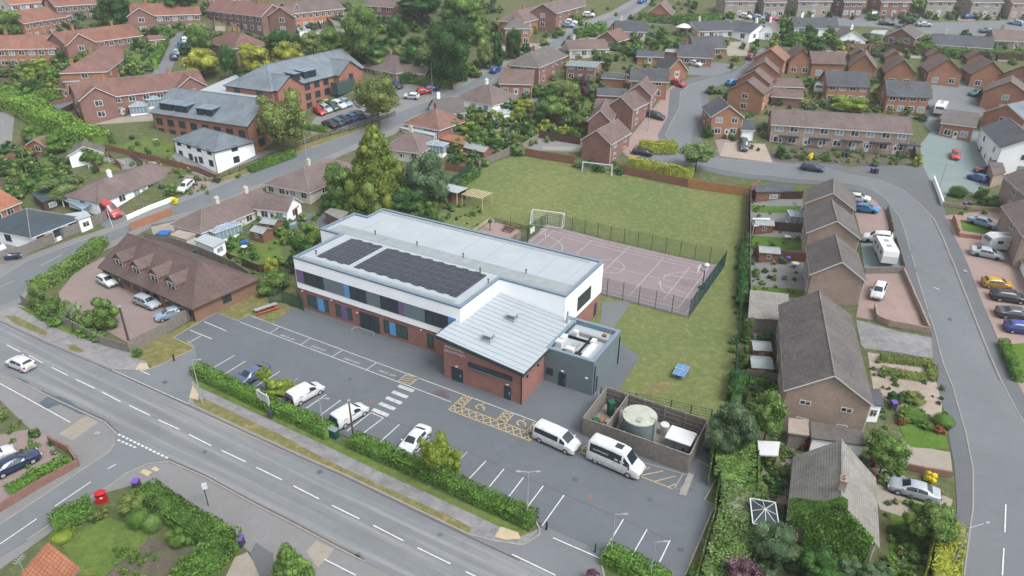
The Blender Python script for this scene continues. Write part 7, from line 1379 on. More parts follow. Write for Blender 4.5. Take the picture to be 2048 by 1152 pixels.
# dense back-garden clutter, always part of the one undergrowth mass
NI = len(FILL)
GM = ('green', 'dark', 'olive', 'hedge', 'bluegreen')
for zone, n, sz, sd in (([(0, 0), (420, 0), (420, 70), (300, 150), (130, 160), (0, 210)], 230, (.9, 2.6), 50), ([(0, 300), (60, 290), (190, 340), (120, 380), (0, 400)], 70, (.6, 1.8), 51), ([(280, 50), (325, 60), (300, 140), (240, 150)], 16, (.8, 2), 52), ([(385, 60), (600, 75), (600, 100), (420, 90), (370, 130)], 40, (.9, 2.2), 74),
        ([(580, 20), (1000, 0), (1010, 120), (880, 165), (700, 110), (600, 95)], 200, (.9, 2.2), 53), ([(1000, 50), (1300, 0), (1640, 30), (1640, 100), (1340, 120), (1180, 200), (1040, 200)], 200, (.8, 2.2), 54), ([(900, 225), (1070, 180), (1200, 190), (1160, 270), (1050, 300), (960, 330), (880, 320)], 150, (.6, 2), 55),
        ([(1440, 20), (2048, 20), (2048, 36), (1440, 40)], 60, (.6, 1.6), 56), ([(1560, 60), (2048, 86), (2048, 130), (1580, 100)], 110, (.7, 1.9), 57), ([(1540, 150), (1780, 150), (1880, 190), (1860, 240), (1560, 215)], 130, (.5, 1.7), 58), ([(1420, 180), (1540, 190), (1545, 300), (1500, 300), (1420, 260)], 40, (.4, 1.2), 59),
        ([(1550, 290), (1840, 304), (1845, 328), (1560, 316)], 90, (.25, .8), 60), ([(1500, 395), (1608, 400), (1612, 650), (1490, 650)], 70, (.2, .6), 61), ([(1490, 650), (1575, 660), (1575, 850), (1480, 850)], 60, (.3, .9), 62), ([(1500, 880), (1610, 885), (1590, 1050), (1500, 1030)], 60, (.25, .8), 63),
        ([(1620, 885), (1790, 900), (1900, 990), (1880, 1150), (1760, 1150), (1780, 950), (1700, 920)], 60, (.25, .7), 64), ([(1740, 700), (1880, 730), (1900, 860), (1760, 850)], 50, (.2, .6), 65), ([(1880, 380), (2048, 390), (2048, 430), (1900, 430)], 16, (.3, .8), 66), ([(430, 440), (650, 420), (600, 560), (470, 560), (400, 480)], 70, (.3, .9), 67),
        ([(250, 270), (350, 290), (440, 365), (560, 300), (560, 330), (430, 395), (330, 380), (240, 320)], 60, (.3, .9), 68), ([(0, 795), (60, 840), (130, 900), (150, 925), (60, 960), (0, 870)], 24, (.2, .5), 69), ([(110, 1060), (260, 990), (300, 1000), (440, 1090), (420, 1110), (300, 1010), (200, 1035)], 30, (.15, .4), 70), ([(870, 395), (960, 400), (960, 450), (880, 440)], 26, (.3, .8), 71), ([(1470, 480), (1500, 480), (1478, 800), (1460, 800)], 60, (.3, .7), 72), ([(1420, 870), (1500, 880), (1510, 1020), (1450, 1010)], 80, (.4, 1.2), 73)):
    fill(zone, n, '', GM, sz, '', seed=sd)
MASS = FILL[NI:]; del FILL[NI:]
ORD = 'first second third fourth fifth sixth seventh eighth ninth tenth eleventh twelfth thirteenth fourteenth fifteenth sixteenth seventeenth eighteenth nineteenth twentieth'.split()
ADJ = {'green': 'mid green', 'dark': 'dark green', 'olive': 'olive green', 'lime': 'yellow-green', 'hedge': 'bright green', 'deep': 'very dark', 'bluegreen': 'blue-green', 'gold': 'golden', 'blossom': 'white-flecked', 'red': 'red-brown'}
trees_ = [f for f in FILL if f[4] == 'tree']; FILL = sorted([f for f in FILL if f[4] != 'tree'], key=lambda f: -f[0]); keep, rest = FILL[:190], FILL[190:] + MASS
byg = {}
for f in keep + trees_: byg.setdefault((f[5], f[3]), []).append(f)
for (g_, mt), fs_ in byg.items():
    fs_.sort(key=lambda f: f[2][0])
    for i, f in enumerate(fs_):
        lab = (ORD[i] if i < 20 else 'farther right') + ' ' + ADJ[mt] + ' one from left, ' + g_
        plant(lab, f[2], f[3], f[4], group=g_)
mk = sorted({f[3] for f in rest}); SV, SF, SM, off = [], [], [], 0      # the small rest: one mass of undergrowth
for f in rest:
    x0, y0, x1, y1 = f[2]; p = PT((x0 + x1) / 2, (y0 + y1) / 2, .6); r = f[0] / ppm(p); me = crown_mesh('bush', -1, 'lf_' + f[3], int(f[0] * 10) % 3)
    v = np.zeros(len(me.vertices) * 3, 'f'); me.vertices.foreach_get('co', v); v = v.reshape(-1, 3); v = v[:1600] if False else v
    SV.append(v * (r, r, r * .75) + (p.x, p.y, T(p.x, p.y) + r * .6)); SF += [tuple(i + off for i in q.vertices) for q in me.polygons]; SM += [mk.index(f[3])] * len(me.polygons); off += len(v)
if rest:
    me = bpy.data.meshes.new('undergrowth'); me.from_pydata(np.vstack(SV).tolist(), [], SF)
    for k in mk: me.materials.append(MATS['lf_' + k])
    me.polygons.foreach_set('material_index', SM); tag(link('undergrowth', me), 'small garden plants and low bushes between the houses', None, None, 'stuff')
# ---------------- street furniture and small things ----------------
def lamp(label, base, h, arm=None, double=False, name='street_lamp', mat='steel', r=.07):
    p = PT(*base); root = thing(name, label, 'lamp post', (p.x, p.y, T(p.x, p.y))); m = MB(); m.tube((0, 0, -.1), (0, 0, 1.1), r * 1.5, 0, 8); m.tube((0, 0, 1.1), (0, 0, h), r, 0, 8, r * .65); m.build('pole', mat, root)
    ar = arm or (.7, 0); n = (1, -1) if double else (1,)
    for s in n: m = MB(); m.tube((0, 0, h), (ar[0] * s, ar[1] * s, h + .1), r * .5); m.build('arm', mat, root); m = MB(); m.box((ar[0] * s * 1.3, ar[1] * s * 1.3, h + .04), (.42, .17, .09), 0, math.atan2(ar[1], ar[0])); m.build('lamp_head', 'steel', root)
    return root
lamp('pale column lamp at the end of the car-park hedge by the first entrance', (405, 808), 6.2); lamp('thin grey column beside the white panel vans', (648, 862), 4.4); lamp('twin-headed car-park lamp at the hedge by the exit bays', (1054, 1040), 6, double=True); lamp('car-park lamp at the top corner of the exit bays', (1221, 1114), 5.2); lamp('car-park lamp with a round white head at the bottom edge', (1299, 1160), 4.6)
lamp('street lamp at the golden hedge, bottom right', (1895, 1155), 6.0, (1.4, .4)); lamp('black street lamp beside the white corner wall', (1878, 376), 5); lamp('street lamp on the verge of the care home', (614, 318), 6); lamp('street lamp at the care home entrance', (865, 192), 8); lamp('street lamp on the long street by the cream bungalows', (424, 405), 5); lamp('street lamp by the white goal side hedge', (1296, 262), 5)
for lab, b, t, r in (('leaning dark wooden pole at the corner of the office yard', (262, 700), (238, 612), .16), ('dark wooden pole with a red-brown top among the parking bays', (708, 882), (697, 800), .12), ('white pole leaning over the junction of the long street', (226, 455), (213, 418), .08), ('wooden telegraph pole beside the fence above the brown shed', (968, 305), (975, 292), .1)):
    p = PT(*b); best = None
    for z in np.arange(2, 12, .1):
        d = ray(*t); k = (CAM_H - p.z - z) / -d[2]; q = Vector((d[0] * k, d[1] * k, p.z + z)); e = (Vector((q.x, q.y)) - Vector((p.x, p.y))).length
        if best is None or e < best[0]: best = (e, q)
    root = thing('utility_pole', lab, 'pole', (p.x, p.y, p.z)); m = MB(); m.tube((0, 0, -.3), best[1] - p, r, 0, 8, r * .75); m.build('pole_shaft', 'white_plastic' if 'white' in lab else 'wood_dark', root); m = MB(); m.box((best[1] - p) + Vector((0, 0, -.2)), (r * 2.4, r * 2.4, .2)); m.build('pole_cap', 'steel', root)
def board(label, base, w, h, z, rz, face, legs='white_plastic', name='signboard'):
    p = PT(*base); root = thing(name, label, 'sign', (p.x, p.y, p.z), rz); m = MB(); m.box((0, 0, z), (w, .08, h)); m.build('board', face, root)
    for s in (-1, 1): m = MB(); m.tube((s * w * .32, .08, -.1), (s * w * .32, .08, z + h + .2), .06); m.build('leg', legs, root)
    return root
sb = board('white school signboard on two posts in the car-park hedge', (531, 822), 2.3, 1.1, 1.5, AZ - .12, 'white_plastic')
text_mesh("SPRINGWELL", .28, 'sign_lettering', 'van_purple', sb, Matrix.Translation((0, -.05, 2.25)) @ Matrix.Rotation(math.pi / 2, 4, 'X'), .004); text_mesh("GRANTHAM", .22, 'sign_lettering', 'van_teal', sb, Matrix.Translation((0, -.05, 1.85)) @ Matrix.Rotation(math.pi / 2, 4, 'X'), .004)
p = PT(417, 1012); root = thing('bus_stop_sign', 'black pole with a small white sign plate on the pavement by the corner garden', 'sign', (p.x, p.y, 0), .4); m = MB(); m.tube((0, 0, 0), (0, 0, 2.9), .045); m.build('pole', 'black', root); m = MB(); m.box((.1, -.04, 2.2), (.45, .05, .75)); m.build('sign_plate', 'white_plastic', root)
for lab, u, v in (('small black bollard at the first car-park entrance', 349, 722), ('black bollard at the left end of the car-park hedge', 399, 745), ('black bollard at the hedge end by the exit', 1093, 1060)):
    p = PT(u, v); m = MB(); m.lathe([(.09, 0), (.09, .85), (.11, .88), (.11, .96), (0, 1.0)], 10); tag(m.build('bollard', 'black', None, p), lab, 'bollard')
p = PT(1190, 1105); m = MB(); m.box((0, 0, 0), (.14, .14, 1.0)); m.box((0, 0, 1.0), (.18, .18, .06)); tag(m.build('bollard', 'post_green', None, p), 'square dark green post beside the exit road', 'bollard')
def wbin(label, u, v, lid='bin_purple', body='bin_grey', group=None, rz=0):
    p = PT(u, v); root = thing('wheelie_bin', label, 'bin', (p.x, p.y, T(p.x, p.y)), rz, group); m = MB(); m.prism([(-.26, -.3), (.26, -.3), (.3, .32), (-.3, .32)], .08, .98); m.build('bin_body', body, root); m = MB(); m.prism([(-.31, -.36), (.31, -.36), (.31, .36), (-.31, .36)], [.98] * 4, [1.04, 1.04, 1.12, 1.12]); m.build('lid', lid, root); m = MB(); m.tube((-.3, .34, .12), (.3, .34, .12), .11, 0, 8); m.build('wheel', 'tyre', root); return root
for lab, u, v, l in (('purple-lidded bin on the pavement beside the dark clipped hedge', 482, 1092, 'bin_purple'), ('purple-lidded bin on the corner of the garden by the junction', 275, 977, 'bin_purple'), ('purple-lidded bin under the rockery shrubs', 1785, 818, 'bin_purple'), ('purple-lidded bin at the kerb opposite the buff terrace', 1744, 346, 'bin_purple'), ('dark-lidded bin right of the one opposite the buff terrace', 1752, 348, 'bin_grey'), ('purple-lidded bin behind the low wall by the corner garden', 1928, 416, 'bin_purple'), ('green-lidded bin behind the low wall by the corner garden', 1938, 416, 'bin_green'), ('black bin at the end of the long white bungalow drive', 436, 366, 'bin_grey'), ('purple-lidded bin by the office wall, left of the pair', 284, 586, 'bin_purple'), ('purple-lidded bin by the office wall, right of the pair', 306, 592, 'bin_purple'), ('dark bin before the buff terrace, left one', 1686, 314, 'bin_grey'), ('dark bin before the buff terrace, right one', 1694, 315, 'bin_grey'), ('purple-lidded bin by the upper brick bungalow', 1820, 90, 'bin_purple'), ('blue recycling bin beside the slate-roofed bungalow extension', 187, 446, 'royal' if 0 else 'tarp_blue'), ('purple-lidded bin in the upper right-hand garden', 1575, 526, 'bin_purple'), ('green-lidded bin in the upper right-hand garden', 1562, 527, 'bin_green'), ('dark bin beside the long street', 1172, 52, 'bin_grey'), ('green water butt in the side yard of the cream bungalow', 389, 512, 'bin_green'), ('grey water butt beside the green one', 406, 510, 'bin_grey')):
    wbin(lab, u, v, l)
# pillar box, cabinet, litter bin, blue seat
p = PT(206, 1004); pbx = root = thing('pillar_box', 'red double-width post box standing at the kerb of the side road', 'post box', (p.x, p.y, 0), .5); m = MB(); m.box((0, 0, .1), (1.15, .62, 1.35)); m.box((0, 0, 0), (1.25, .7, .1)); m.build('body', 'red_post', root)
for s in (-1, 1): m = MB(); m.box((s * .28, -.33, 1.15), (.36, .04, .07)); m.build('slot', 'black', root)
m = MB(); m.box((0, 0, 1.45), (1.27, .74, .1)); m.lathe([(.6, 0), (.35, .1), (0, .14)], 14, (0, 0, 1.55)); m.build('cap', 'red_post', root); m = MB(); m.box((0, -.32, .75), (.3, .03, .25)); m.build('plate', 'plate_white', root)
pbx.scale = (.78, .78, .8); p = PT(668, 874); root = thing('utility_cabinet', 'turquoise-green metal cabinet at the gap in the car-park hedge', 'cabinet', (p.x, p.y, 0), AZ); m = MB(); m.box((0, 0, 0), (1.1, .6, 1.1)); m.build('housing', 'bin_green' if 0 else 'post_green', root); m = MB(); m.prism([(-.6, -.35), (.6, -.35), (.6, .35), (-.6, .35)], 1.1, [1.16, 1.16, 1.24, 1.24]); m.build('lid', 'greygreen', root)
p = PT(542, 836); root = thing('litter_bin', 'dark blue litter bin under the school signboard', 'bin', (p.x, p.y, 0)); m = MB(); m.lathe([(.24, 0), (.28, .8), (.3, .85), (.3, 1.0)], 12); m.build('bin_body', 'bin_grey', root); m = MB(); m.lathe([(.31, 1.0), (.2, 1.25), (0, 1.3)], 12); m.build('hood', 'dark_trim', root)
p = PT(412, 1106); root = thing('sun_lounger', 'bright blue lounger in the garden behind the dark hedge', 'lounger', (p.x, p.y, .0), .9); m = MB(); m.box((0, 0, .35), (1.5, .55, .08)); m.build('seat', 'tarp_blue', root); m = MB(); m.prism([(.75, -.27), (.85, -.27), (.85, .27), (.75, .27)], .4, .9); m.build('backrest', 'tarp_blue', root)
for x in (-.6, .6):
    for y in (-.2, .2): m = MB(); m.tube((x, y, 0), (x, y, .36), .03); m.build('leg', 'steel', root)
# goals
def goal(label, a, b, depth, W=7.3, H=2.4):
    A, Bq = PT(*a), PT(*b); c = (A + Bq) / 2; d = Bq - A; rz = math.atan2(d.y, d.x); L = Vector((d.x, d.y)).length; root = thing('football_goal', label, 'goal', (c.x, c.y, T(c.x, c.y)), rz, 'football goals'); h = L / 2
    for x in (-h, h): m = MB(); m.tube((x, 0, 0), (x, 0, H), .1); m.build('upright', 'white_plastic', root)
    m = MB(); m.tube((-h, 0, H), (h, 0, H), .1); m.build('crossbar', 'white_plastic', root); y = depth
    m = MB(); m.tube((-h, 0, .07), (-h, y, .07), .07); m.tube((h, 0, .07), (h, y, .07), .07); m.tube((-h, y, .07), (h, y, .07), .07)
    for x in (-h, h): m.tube((x, 0, H), (x, y * .4, H), .06); m.tube((x, y * .4, H), (x, y, .07), .06)
    m.build('frame', 'white_plastic', root); m = MB(); s = .013; n = int(L / .3)
    for i in range(n + 1): x = -h + L * i / n; m.tube((x, y * .4, H), (x, y, .07), s, 0, 3, caps=False); m.tube((x, 0, H), (x, y * .4, H), s, 0, 3, caps=False)
    for i in range(9): t = i / 8; yy, zz = y * .4 + (y - y * .4) * t, H + (.07 - H) * t; m.tube((-h, yy, zz), (h, yy, zz), s, 0, 3, caps=False)
    for x in (-h, h):
        for i in range(8): t = i / 8; m.tube((x, 0, H * (1-t)), (x, y * (.4 + .6 * t), H * (1-t)), s, 0, 3, caps=False)
    m.build('net', 'net', root); return root
goal('white football goal nearest the ball court, seen from behind', (1065, 441), (1128, 452), -1.8); goal('white football goal at the far end of the field under the golden hedge', (1164, 344), (1222, 355), 1.6)
# court equipment
for lab, s, t, sg in (('basketball post with a white backboard at the right end of the court', CS1 - 1.0, mT + .3, -1), ('basketball post at the left end of the court beside the school', CS0 + .9, mT + .5, 1)):
    x, y = ST(s, t); root = thing('basketball_post', lab, 'basketball hoop', (x, y, T(x, y)), AZ if sg > 0 else AZ + math.pi); m = MB(); m.tube((0, 0, 0), (0, 0, 3.2), .09); m.tube((0, 0, 3.0), (.9, 0, 3.2), .06); m.box((0, 0, 0), (1.1, .9, .3)); m.build('pole', 'dark_trim', root)
    m = MB(); m.box((.95, 0, 2.7), (.06, 1.6, 1.0)); m.build('backboard', 'white_plastic', root); m = MB()
    for k in range(10): a, b = k * .628, (k+1) * .628; m.tube((1.25 + .23 * math.cos(a), .23 * math.sin(a), 2.85), (1.25 + .23 * math.cos(b), .23 * math.sin(b), 2.85), .02, 0, 4)
    m.build('hoop', 'picnic_red', root)
x, y = ST(CS1 - 2.6, CT1 - 1.6); m = MB(); m.lathe([(0, 0), (.45, .02), (.5, .3), (.2, .6), (0, .62)], 9); tag(m.build('ball_bag', 'white_plastic', None, (x, y, T(x, y) + .1)), 'small pale bag lying in the far right corner of the court', 'bag')
for lab, s in (('white low goal frame by the left court fence', CS0 + 1.4), ):
    x, y = ST(s, mT + 4.5); root = thing('small_goal', lab, 'goal', (x, y, T(x, y)), AZ); m = MB(); m.tube((0, 0, 0), (0, 0, 1.8), .06); m.tube((1.0, 0, 0), (1.0, 0, 1.8), .06); m.tube((0, 0, 1.8), (1, 0, 1.8), .06); m.tube((0, 0, .9), (1, 0, .9), .05); m.build('frame', 'white_plastic', root)
# table tennis table
p = PT(1361, 750); root = thing('table_tennis_table', 'outdoor blue table tennis table on the lawn right of the school', 'table tennis table', (p.x, p.y, 0), AZ + math.pi / 2 + .02)
for s in (-1, 1): m = MB(); m.box((s * .69, 0, .72), (1.36, 1.52, .05)); m.build('tabletop', 'tt_blue', root)
m = MB(); m.box((0, 0, .77), (.03, 1.75, .16)); m.build('net', 'white_plastic', root)
m = MB()
for q in (((0, .0), (2.74, .03)), ((0, .75), (2.74, .02)), ((0, -.75), (2.74, .02))): m.box((0, q[0][1], .772), (2.72, q[1][1], .004))
m.build('court_line', 'paint_white', root)
for x in (-1.0, 1.0):
    for y in (-.55, .55): m = MB(); m.box((x, y, 0), (.1, .1, .72)); m.build('leg', 'steel', root)
# picnic table in red and pale wood
def picnic(label, px, rz, top, ben, L=2.2):
    p = PT(*px); root = thing('picnic_table', label, 'picnic table', (p.x, p.y, T(p.x, p.y)), rz); m = MB()
    for k in range(4): m.box((0, -.3 + k * .2, .72), (L, .17, .05))
    m.build('tabletop', top, root)
    for s in (-1, 1): m = MB(); m.box((0, s * .75, .42), (L, .28, .05)); m.build('bench_seat', ben, root)
    for x in (-L * .35, L * .35): m = MB(); m.tube((x, -.75, 0), (x, -.2, .72), .05); m.tube((x, .75, 0), (x, .2, .72), .05); m.box((x, 0, .38), (.06, 1.6, .06)); m.build('leg', ben, root)
picnic('red and pale picnic table on the dry grass by the car-park corner', (533, 622), AZ + 1.25, 'steel', 'picnic_red', 3.4); picnic('brown picnic bench on the terrace of the sunken play area', (1018, 462), AZ, 'wood_dark', 'wood_dark')
# shelter and pergola
s0, t0 = -6.6, 43.0; x, y = ST(s0, t0); root = thing('field_shelter', 'open timber shelter with a flat white roof in the field corner', 'shelter', (x, y, T(x, y)), AZ); m = MB(); m.box((2.5, 1.75, 2.5), (5.3, 3.7, .14)); m.build('roof', 'membrane', root)
m = MB(); m.box((2.5, 3.4, 0), (5, .1, 2.5)); m.box((.05, 1.75, 0), (.1, 3.4, 2.5)); m.box((3.4, 1.9, 0), (.1, 3.0, 2.4)); m.box((2.0, .6, .0), (2.8, .1, 1.1)); m.build('timber_wall', 'wood_brown', root)
for px_ in ((.1, .1), (2.4, .1), (4.9, .1), (4.9, 3.4)): m = MB(); m.box((*px_, 0), (.16, .16, 2.5)); m.build('post', 'wood_pale', root)
m = MB(); m.box((2.2, 1.6, .45), (2.6, .5, .08)); m.build('bench', 'wood_brown', root)
x, y = ST(-1.2, 43.8); root = thing('pergola', 'white slatted pergola joined to the timber shelter', 'pergola', (x, y, T(x, y)), AZ); m = MB()
for k in range(9): m.box((.3 + k * .55, 1.9, 2.55), (.16, 4.1, .12))
m.box((2.5, .2, 2.42), (5, .12, .12)); m.box((2.5, 3.6, 2.42), (5, .12, .12)); m.build('slat_roof', 'wood_pale', root)
for q in ((.1, .2), (4.8, .2), (4.8, 3.6), (.1, 3.6)): m = MB(); m.box((*q, 0), (.14, .14, 2.45)); m.build('post', 'wood_pale', root)
# sunken terrace between field and school
gp('play_terrace', [(945, 470), (985, 440), (1010, 448), (1050, 468), (1030, 490), (990, 500)], 6, 'pink_paving')
fence('pale post and rail edging of the play terrace', [(948, 466), (978, 445)], .9, 'wood_pale', 'rail'); fence('brown post and rail edging behind the play terrace', [(990, 446), (1055, 462)], 1.0, 'wood_dark', 'rail')
for lab, u, v, h in (('pale post standing beside the play terrace', 1022, 452, 2.2), ('second short pale post by the play terrace', 1042, 458, 1.4)): p = PT(u, v); m = MB(); m.tube((0, 0, 0), (0, 0, h), .14, 0, 8, .1); tag(m.build('timber_post', 'wood_orange', None, p), lab, 'post')
p = PT(980, 462); root = thing('play_totem', 'dark round-topped play post on the terrace', 'play post', p); m = MB(); m.tube((0, 0, 0), (0, 0, 1.8), .1); m.build('pole', 'wood_brown', root); m = MB(); m.lathe([(0, 1.6), (.35, 1.7), (.42, 1.95), (.3, 2.2), (0, 2.3)], 10); m.build('head', 'dark_trim', root)
# fences and walls
F_ = (('red-brown fence panels between the stepped gables and the field, left run', [(1050, 312), (1086, 319), (1150, 329)], 1.8, 'wood_brown'), ('red-brown fence panels under the golden hedge', [(1236, 346), (1300, 360), (1374, 375)], 1.8, 'wood_brown'), ('new orange fence panels at the top right corner of the field', [(1376, 376), (1430, 384), (1494, 392)], 1.9, 'wood_orange'), ('grey-green fence along the left side of the field', [(958, 337), (1000, 318), (1044, 300)], 1.8, 'wood_grey'),
      ('pale concrete panel wall of the timber-walled garden', [(1046, 300), (1075, 282), (1076, 278)], 1.6, 'stone_wall'), ('dark fence behind the timber-walled garden', [(1078, 276), (1160, 290)], 1.8, 'wood_dark'), ('pale fence on the right of the timber-walled garden', [(1085, 300), (1160, 302)], .8, 'cream_render'), ('brown panel fence between the first and second right-hand gardens', [(1520, 458), (1612, 466)], 1.7, 'wood_dark'), ('brown panel fence between the second and third right-hand gardens', [(1505, 512), (1614, 525)], 1.7, 'wood_brown'),
      ('brown fence beside the summer house', [(1500, 395), (1604, 398)], 1.6, 'wood_dark'), ('grey board fence below the grey garage roof', [(1495, 652), (1578, 662)], 1.7, 'wood_grey'), ('grey board fence of the lowest right-hand garden', [(1492, 760), (1572, 772)], 1.6, 'wood_grey'), ('red-brown fence at the very edge of the left gardens', [(0, 335), (32, 322)], 1.8, 'wood_brown'), ('white railing fence of the back yard behind the small white building', [(178, 338), (205, 325), (250, 332)], 1.2, 'white_plastic'), ('dark fence along the verge behind the long white bungalow', [(210, 300), (290, 318), (395, 345), (435, 362)], 1.3, 'wood_brown'),
      ('thin dark railing along the care home verge', [(440, 358), (500, 335), (560, 308), (640, 278), (700, 262), (790, 232)], 1.1, 'dark_trim'), ('grey panel fence of the lane behind the cream bungalow', [(290, 480), (345, 492), (400, 510), (470, 540), (500, 560)], 1.6, 'wood_grey'), ('brick garden wall along the left side of the side road', [(0, 1024), (75, 978), (158, 932)], .9, 'br_red'), ('short brick wall stepping back from the side road', [(158, 932), (140, 905), (100, 885)], .9, 'br_red'),
      ('low brick wall round the red brick drive, street side', [(1806, 548), (1828, 600), (1856, 664)], .9, 'br_buff'), ('low curved brick wall round the red brick drive, lower side', [(1748, 620), (1752, 642), (1775, 652), (1856, 668)], 1.0, 'br_buff'), ('white-topped wall at the corner of the grey-green yard', [(1866, 362), (1878, 395), (1884, 412)], 1.0, 'white_render'), ('low brick wall below the corner garden', [(1884, 412), (1940, 420), (2010, 425)], .8, 'br_buff'), ('brick wall end by the small square lawn', [(1905, 440), (1916, 472)], 1.1, 'br_orange'), ('brick edging wall below the small square lawn', [(1916, 474), (1980, 482)], .7, 'br_orange'),
      ('dark fence along the bottom of the stepped terrace drives', [(1774, 420), (1786, 470)], 1.0, 'wood_grey'), ('grey fence beside the caravan', [(1790, 480), (1808, 540)], .9, 'wood_grey'), ('slate wall below the caravan', [(1728, 548), (1806, 546)], 1.1, 'wood_grey'), ('dark green steel fence on the right edge of the field, upper', [(1495, 395), (1490, 470), (1488, 500)], 1.9, 'wood_dark'), ('dark wood fence behind the far orange row', [(1760, 100), (1900, 112), (2050, 122)], 1.8, 'wood_dark'), ('red brick wall between the garages and the far orange row', [(1690, 98), (1770, 100)], 1.6, 'br_red'), ('dark fence above the motorhome yard', [(1576, 148), (1640, 146)], 1.8, 'wood_dark'),
      ('dark board fence right of the buff terrace', [(1826, 300), (1828, 322)], 1.6, 'dark_trim'), ('red-brown hoarding by the crimson garden gate', [(1500, 385), (1518, 372)], 1.4, 'br_red'), ('garden fence left of the cream bungalow lawn', [(455, 520), (520, 545), (560, 540)], 1.4, 'wood_dark'), ('low red fence beside the yellow round bush', [(1775, 930), (1840, 945), (1902, 955)], .8, 'br_red'), ('wooden gate panels beside the orange bungalow', [(1130, 128), (1200, 135)], 1.6, 'wood_orange'))
for lab, p, h, mt in F_:
    wallish = 'wall' in lab and 'walled' not in lab or mt.startswith('br_'); fence(lab, p, h, mt, 'rail' if 'rail' in lab else ('bar' if 'thin dark' in lab else 'board'), name='garden_wall' if wallish else 'garden_fence', cat='wall' if wallish else 'fence', w=.22 if wallish else .05, step=2.2)
gf = fence('green steel mesh fence along the right edge of the field beside the gardens', [(1490, 480), (1482, 560), (1478, 640), (1470, 720), (1466, 800)], 2.2, 'post_green', 'bar', 2.6, 'mesh_fence', w=.022); fence('green steel fence by the shrubs left of the timber shelter', [(893, 384), (918, 368), (944, 350)], 2.2, 'post_green', 'bar', 2.6, 'mesh_fence', w=.03); fence('thin mesh fence between the board compound and the lawn', [(1200, 800), (1270, 812), (1340, 826), (1420, 845)], 1.8, 'post_green', 'bar', 2.8, 'mesh_fence', w=.014)
# gazebo dome, greenhouse bits, garden clutter
for lab, u, v, w, mt in (('white round-topped gazebo by the long dark hedge', 1366, 70, 5, 'white_plastic'), ('dark round trampoline-like canopy near the stepped gables', 1195, 140, 3, 'black')):
    p = PT(u, v); root = thing('gazebo', lab, 'gazebo', (p.x, p.y, T(p.x, p.y))); m = MB(); m.lathe([(w/2, 2.2), (w/2, 2.35), (w/4, 3.0), (0, 3.4)], 10); m.build('canopy', mt, root)
    for k in range(5): a = k * 1.257; m = MB(); m.tube((w * .42 * math.cos(a), w * .42 * math.sin(a), 0), (w * .42 * math.cos(a), w * .42 * math.sin(a), 2.2), .07); m.build('post', 'white_plastic', root)
def picnicset(lab, u, v, mt): p = PT(u, v); root = thing('garden_table', lab, 'table', (p.x, p.y, T(p.x, p.y))); m = MB(); m.lathe([(0, .68), (.6, .68), (.6, .73), (0, .73)], 12); m.build('tabletop', mt, root); m = MB(); m.tube((0, 0, 0), (0, 0, .7), .06); m.build('leg', 'steel', root)
for lab, u, v, mt in (('round white garden table in the upper right-hand garden', 1590, 534, 'white_plastic'), ('small white table in the second right-hand garden', 1574, 480, 'white_plastic'), ('round grey table on the patio of the first right-hand garden', 1520, 402, 'steel'), ('white patio table behind the brick bungalow', 866, 300, 'white_plastic'), ('pale garden table by the green shed', 490, 500, 'white_plastic'), ('grey table on the care home lawn', 312, 285, 'steel')): picnicset(lab, u, v, mt)
for lab, u, v, mt in (('red play slide in the garden at the left edge', 52, 298, 'red_post'), ('turquoise play frame in the garden at the left edge', 34, 306, 'greygreen'), ('blue covered object on the lawn of the cream bungalow', 490, 490, 'tarp_blue'), ('white covered object beside the cream wing', 585, 455, 'glass_pale'), ('blue-tarpaulined stack by the motorhome yard', 1762, 206, 'tarp_blue')):
    p = PT(u, v); m = MB(); m.prism([(-.8, -.5), (.8, -.5), (.8, .5), (-.8, .5)], 0, [.5, .9, 1.1, .6]); tag(m.build('covered_stack' if 'play' not in lab else 'climbing_toy', mt, None, (p.x, p.y, T(p.x, p.y))), lab, 'play frame' if 'play' in lab else 'covered stack')
# ivy on the lower right house: a leafy skin over its wall and near roof slope
rs = np.random.default_rng(5); cen = []
bpy.context.view_layer.update(); mw = iv.matrix_world
Wd_ = (PA(1583, 1030, 2.8) - PA(1752, 1096, 2.8)).length
pts_, nor_ = [], []
for k in range(9000):
    x = rs.uniform(-.5, .2); y = rs.uniform(.3, Wd_ - .2); t = rs.uniform(0, 1); top = 2.8 + 3.1 * (1 - abs(y - Wd_ / 2) / (Wd_ / 2)); edge = 1.1 + .6 * math.sin(y * 1.3) ; z = t * (top + .25)
    if y > Wd_ * .8 and z < 2: continue
    pts_.append((-.25 - rs.uniform(0, .3), y, z)); nor_.append((-1, 0, .3))
for k in range(7000):       # over the roof slope on the left side, back from the gable
    y = rs.uniform(Wd_ * .42, Wd_ + .2); x = rs.uniform(-.6, 2.2 * (.55 + .45 * math.sin(y * .9 + 1))); z = 2.8 + 3.2 * (1 - abs(y - Wd_ / 2) / (Wd_ / 2)) + .28; pts_.append((x, y, z)); nor_.append((0, .5, 1))
me = leaf_mesh('ivy', np.array(pts_), np.array(nor_, float), .1, 'lf_hedge', .5, rs); o = link('ivy', me, iv)
me = None

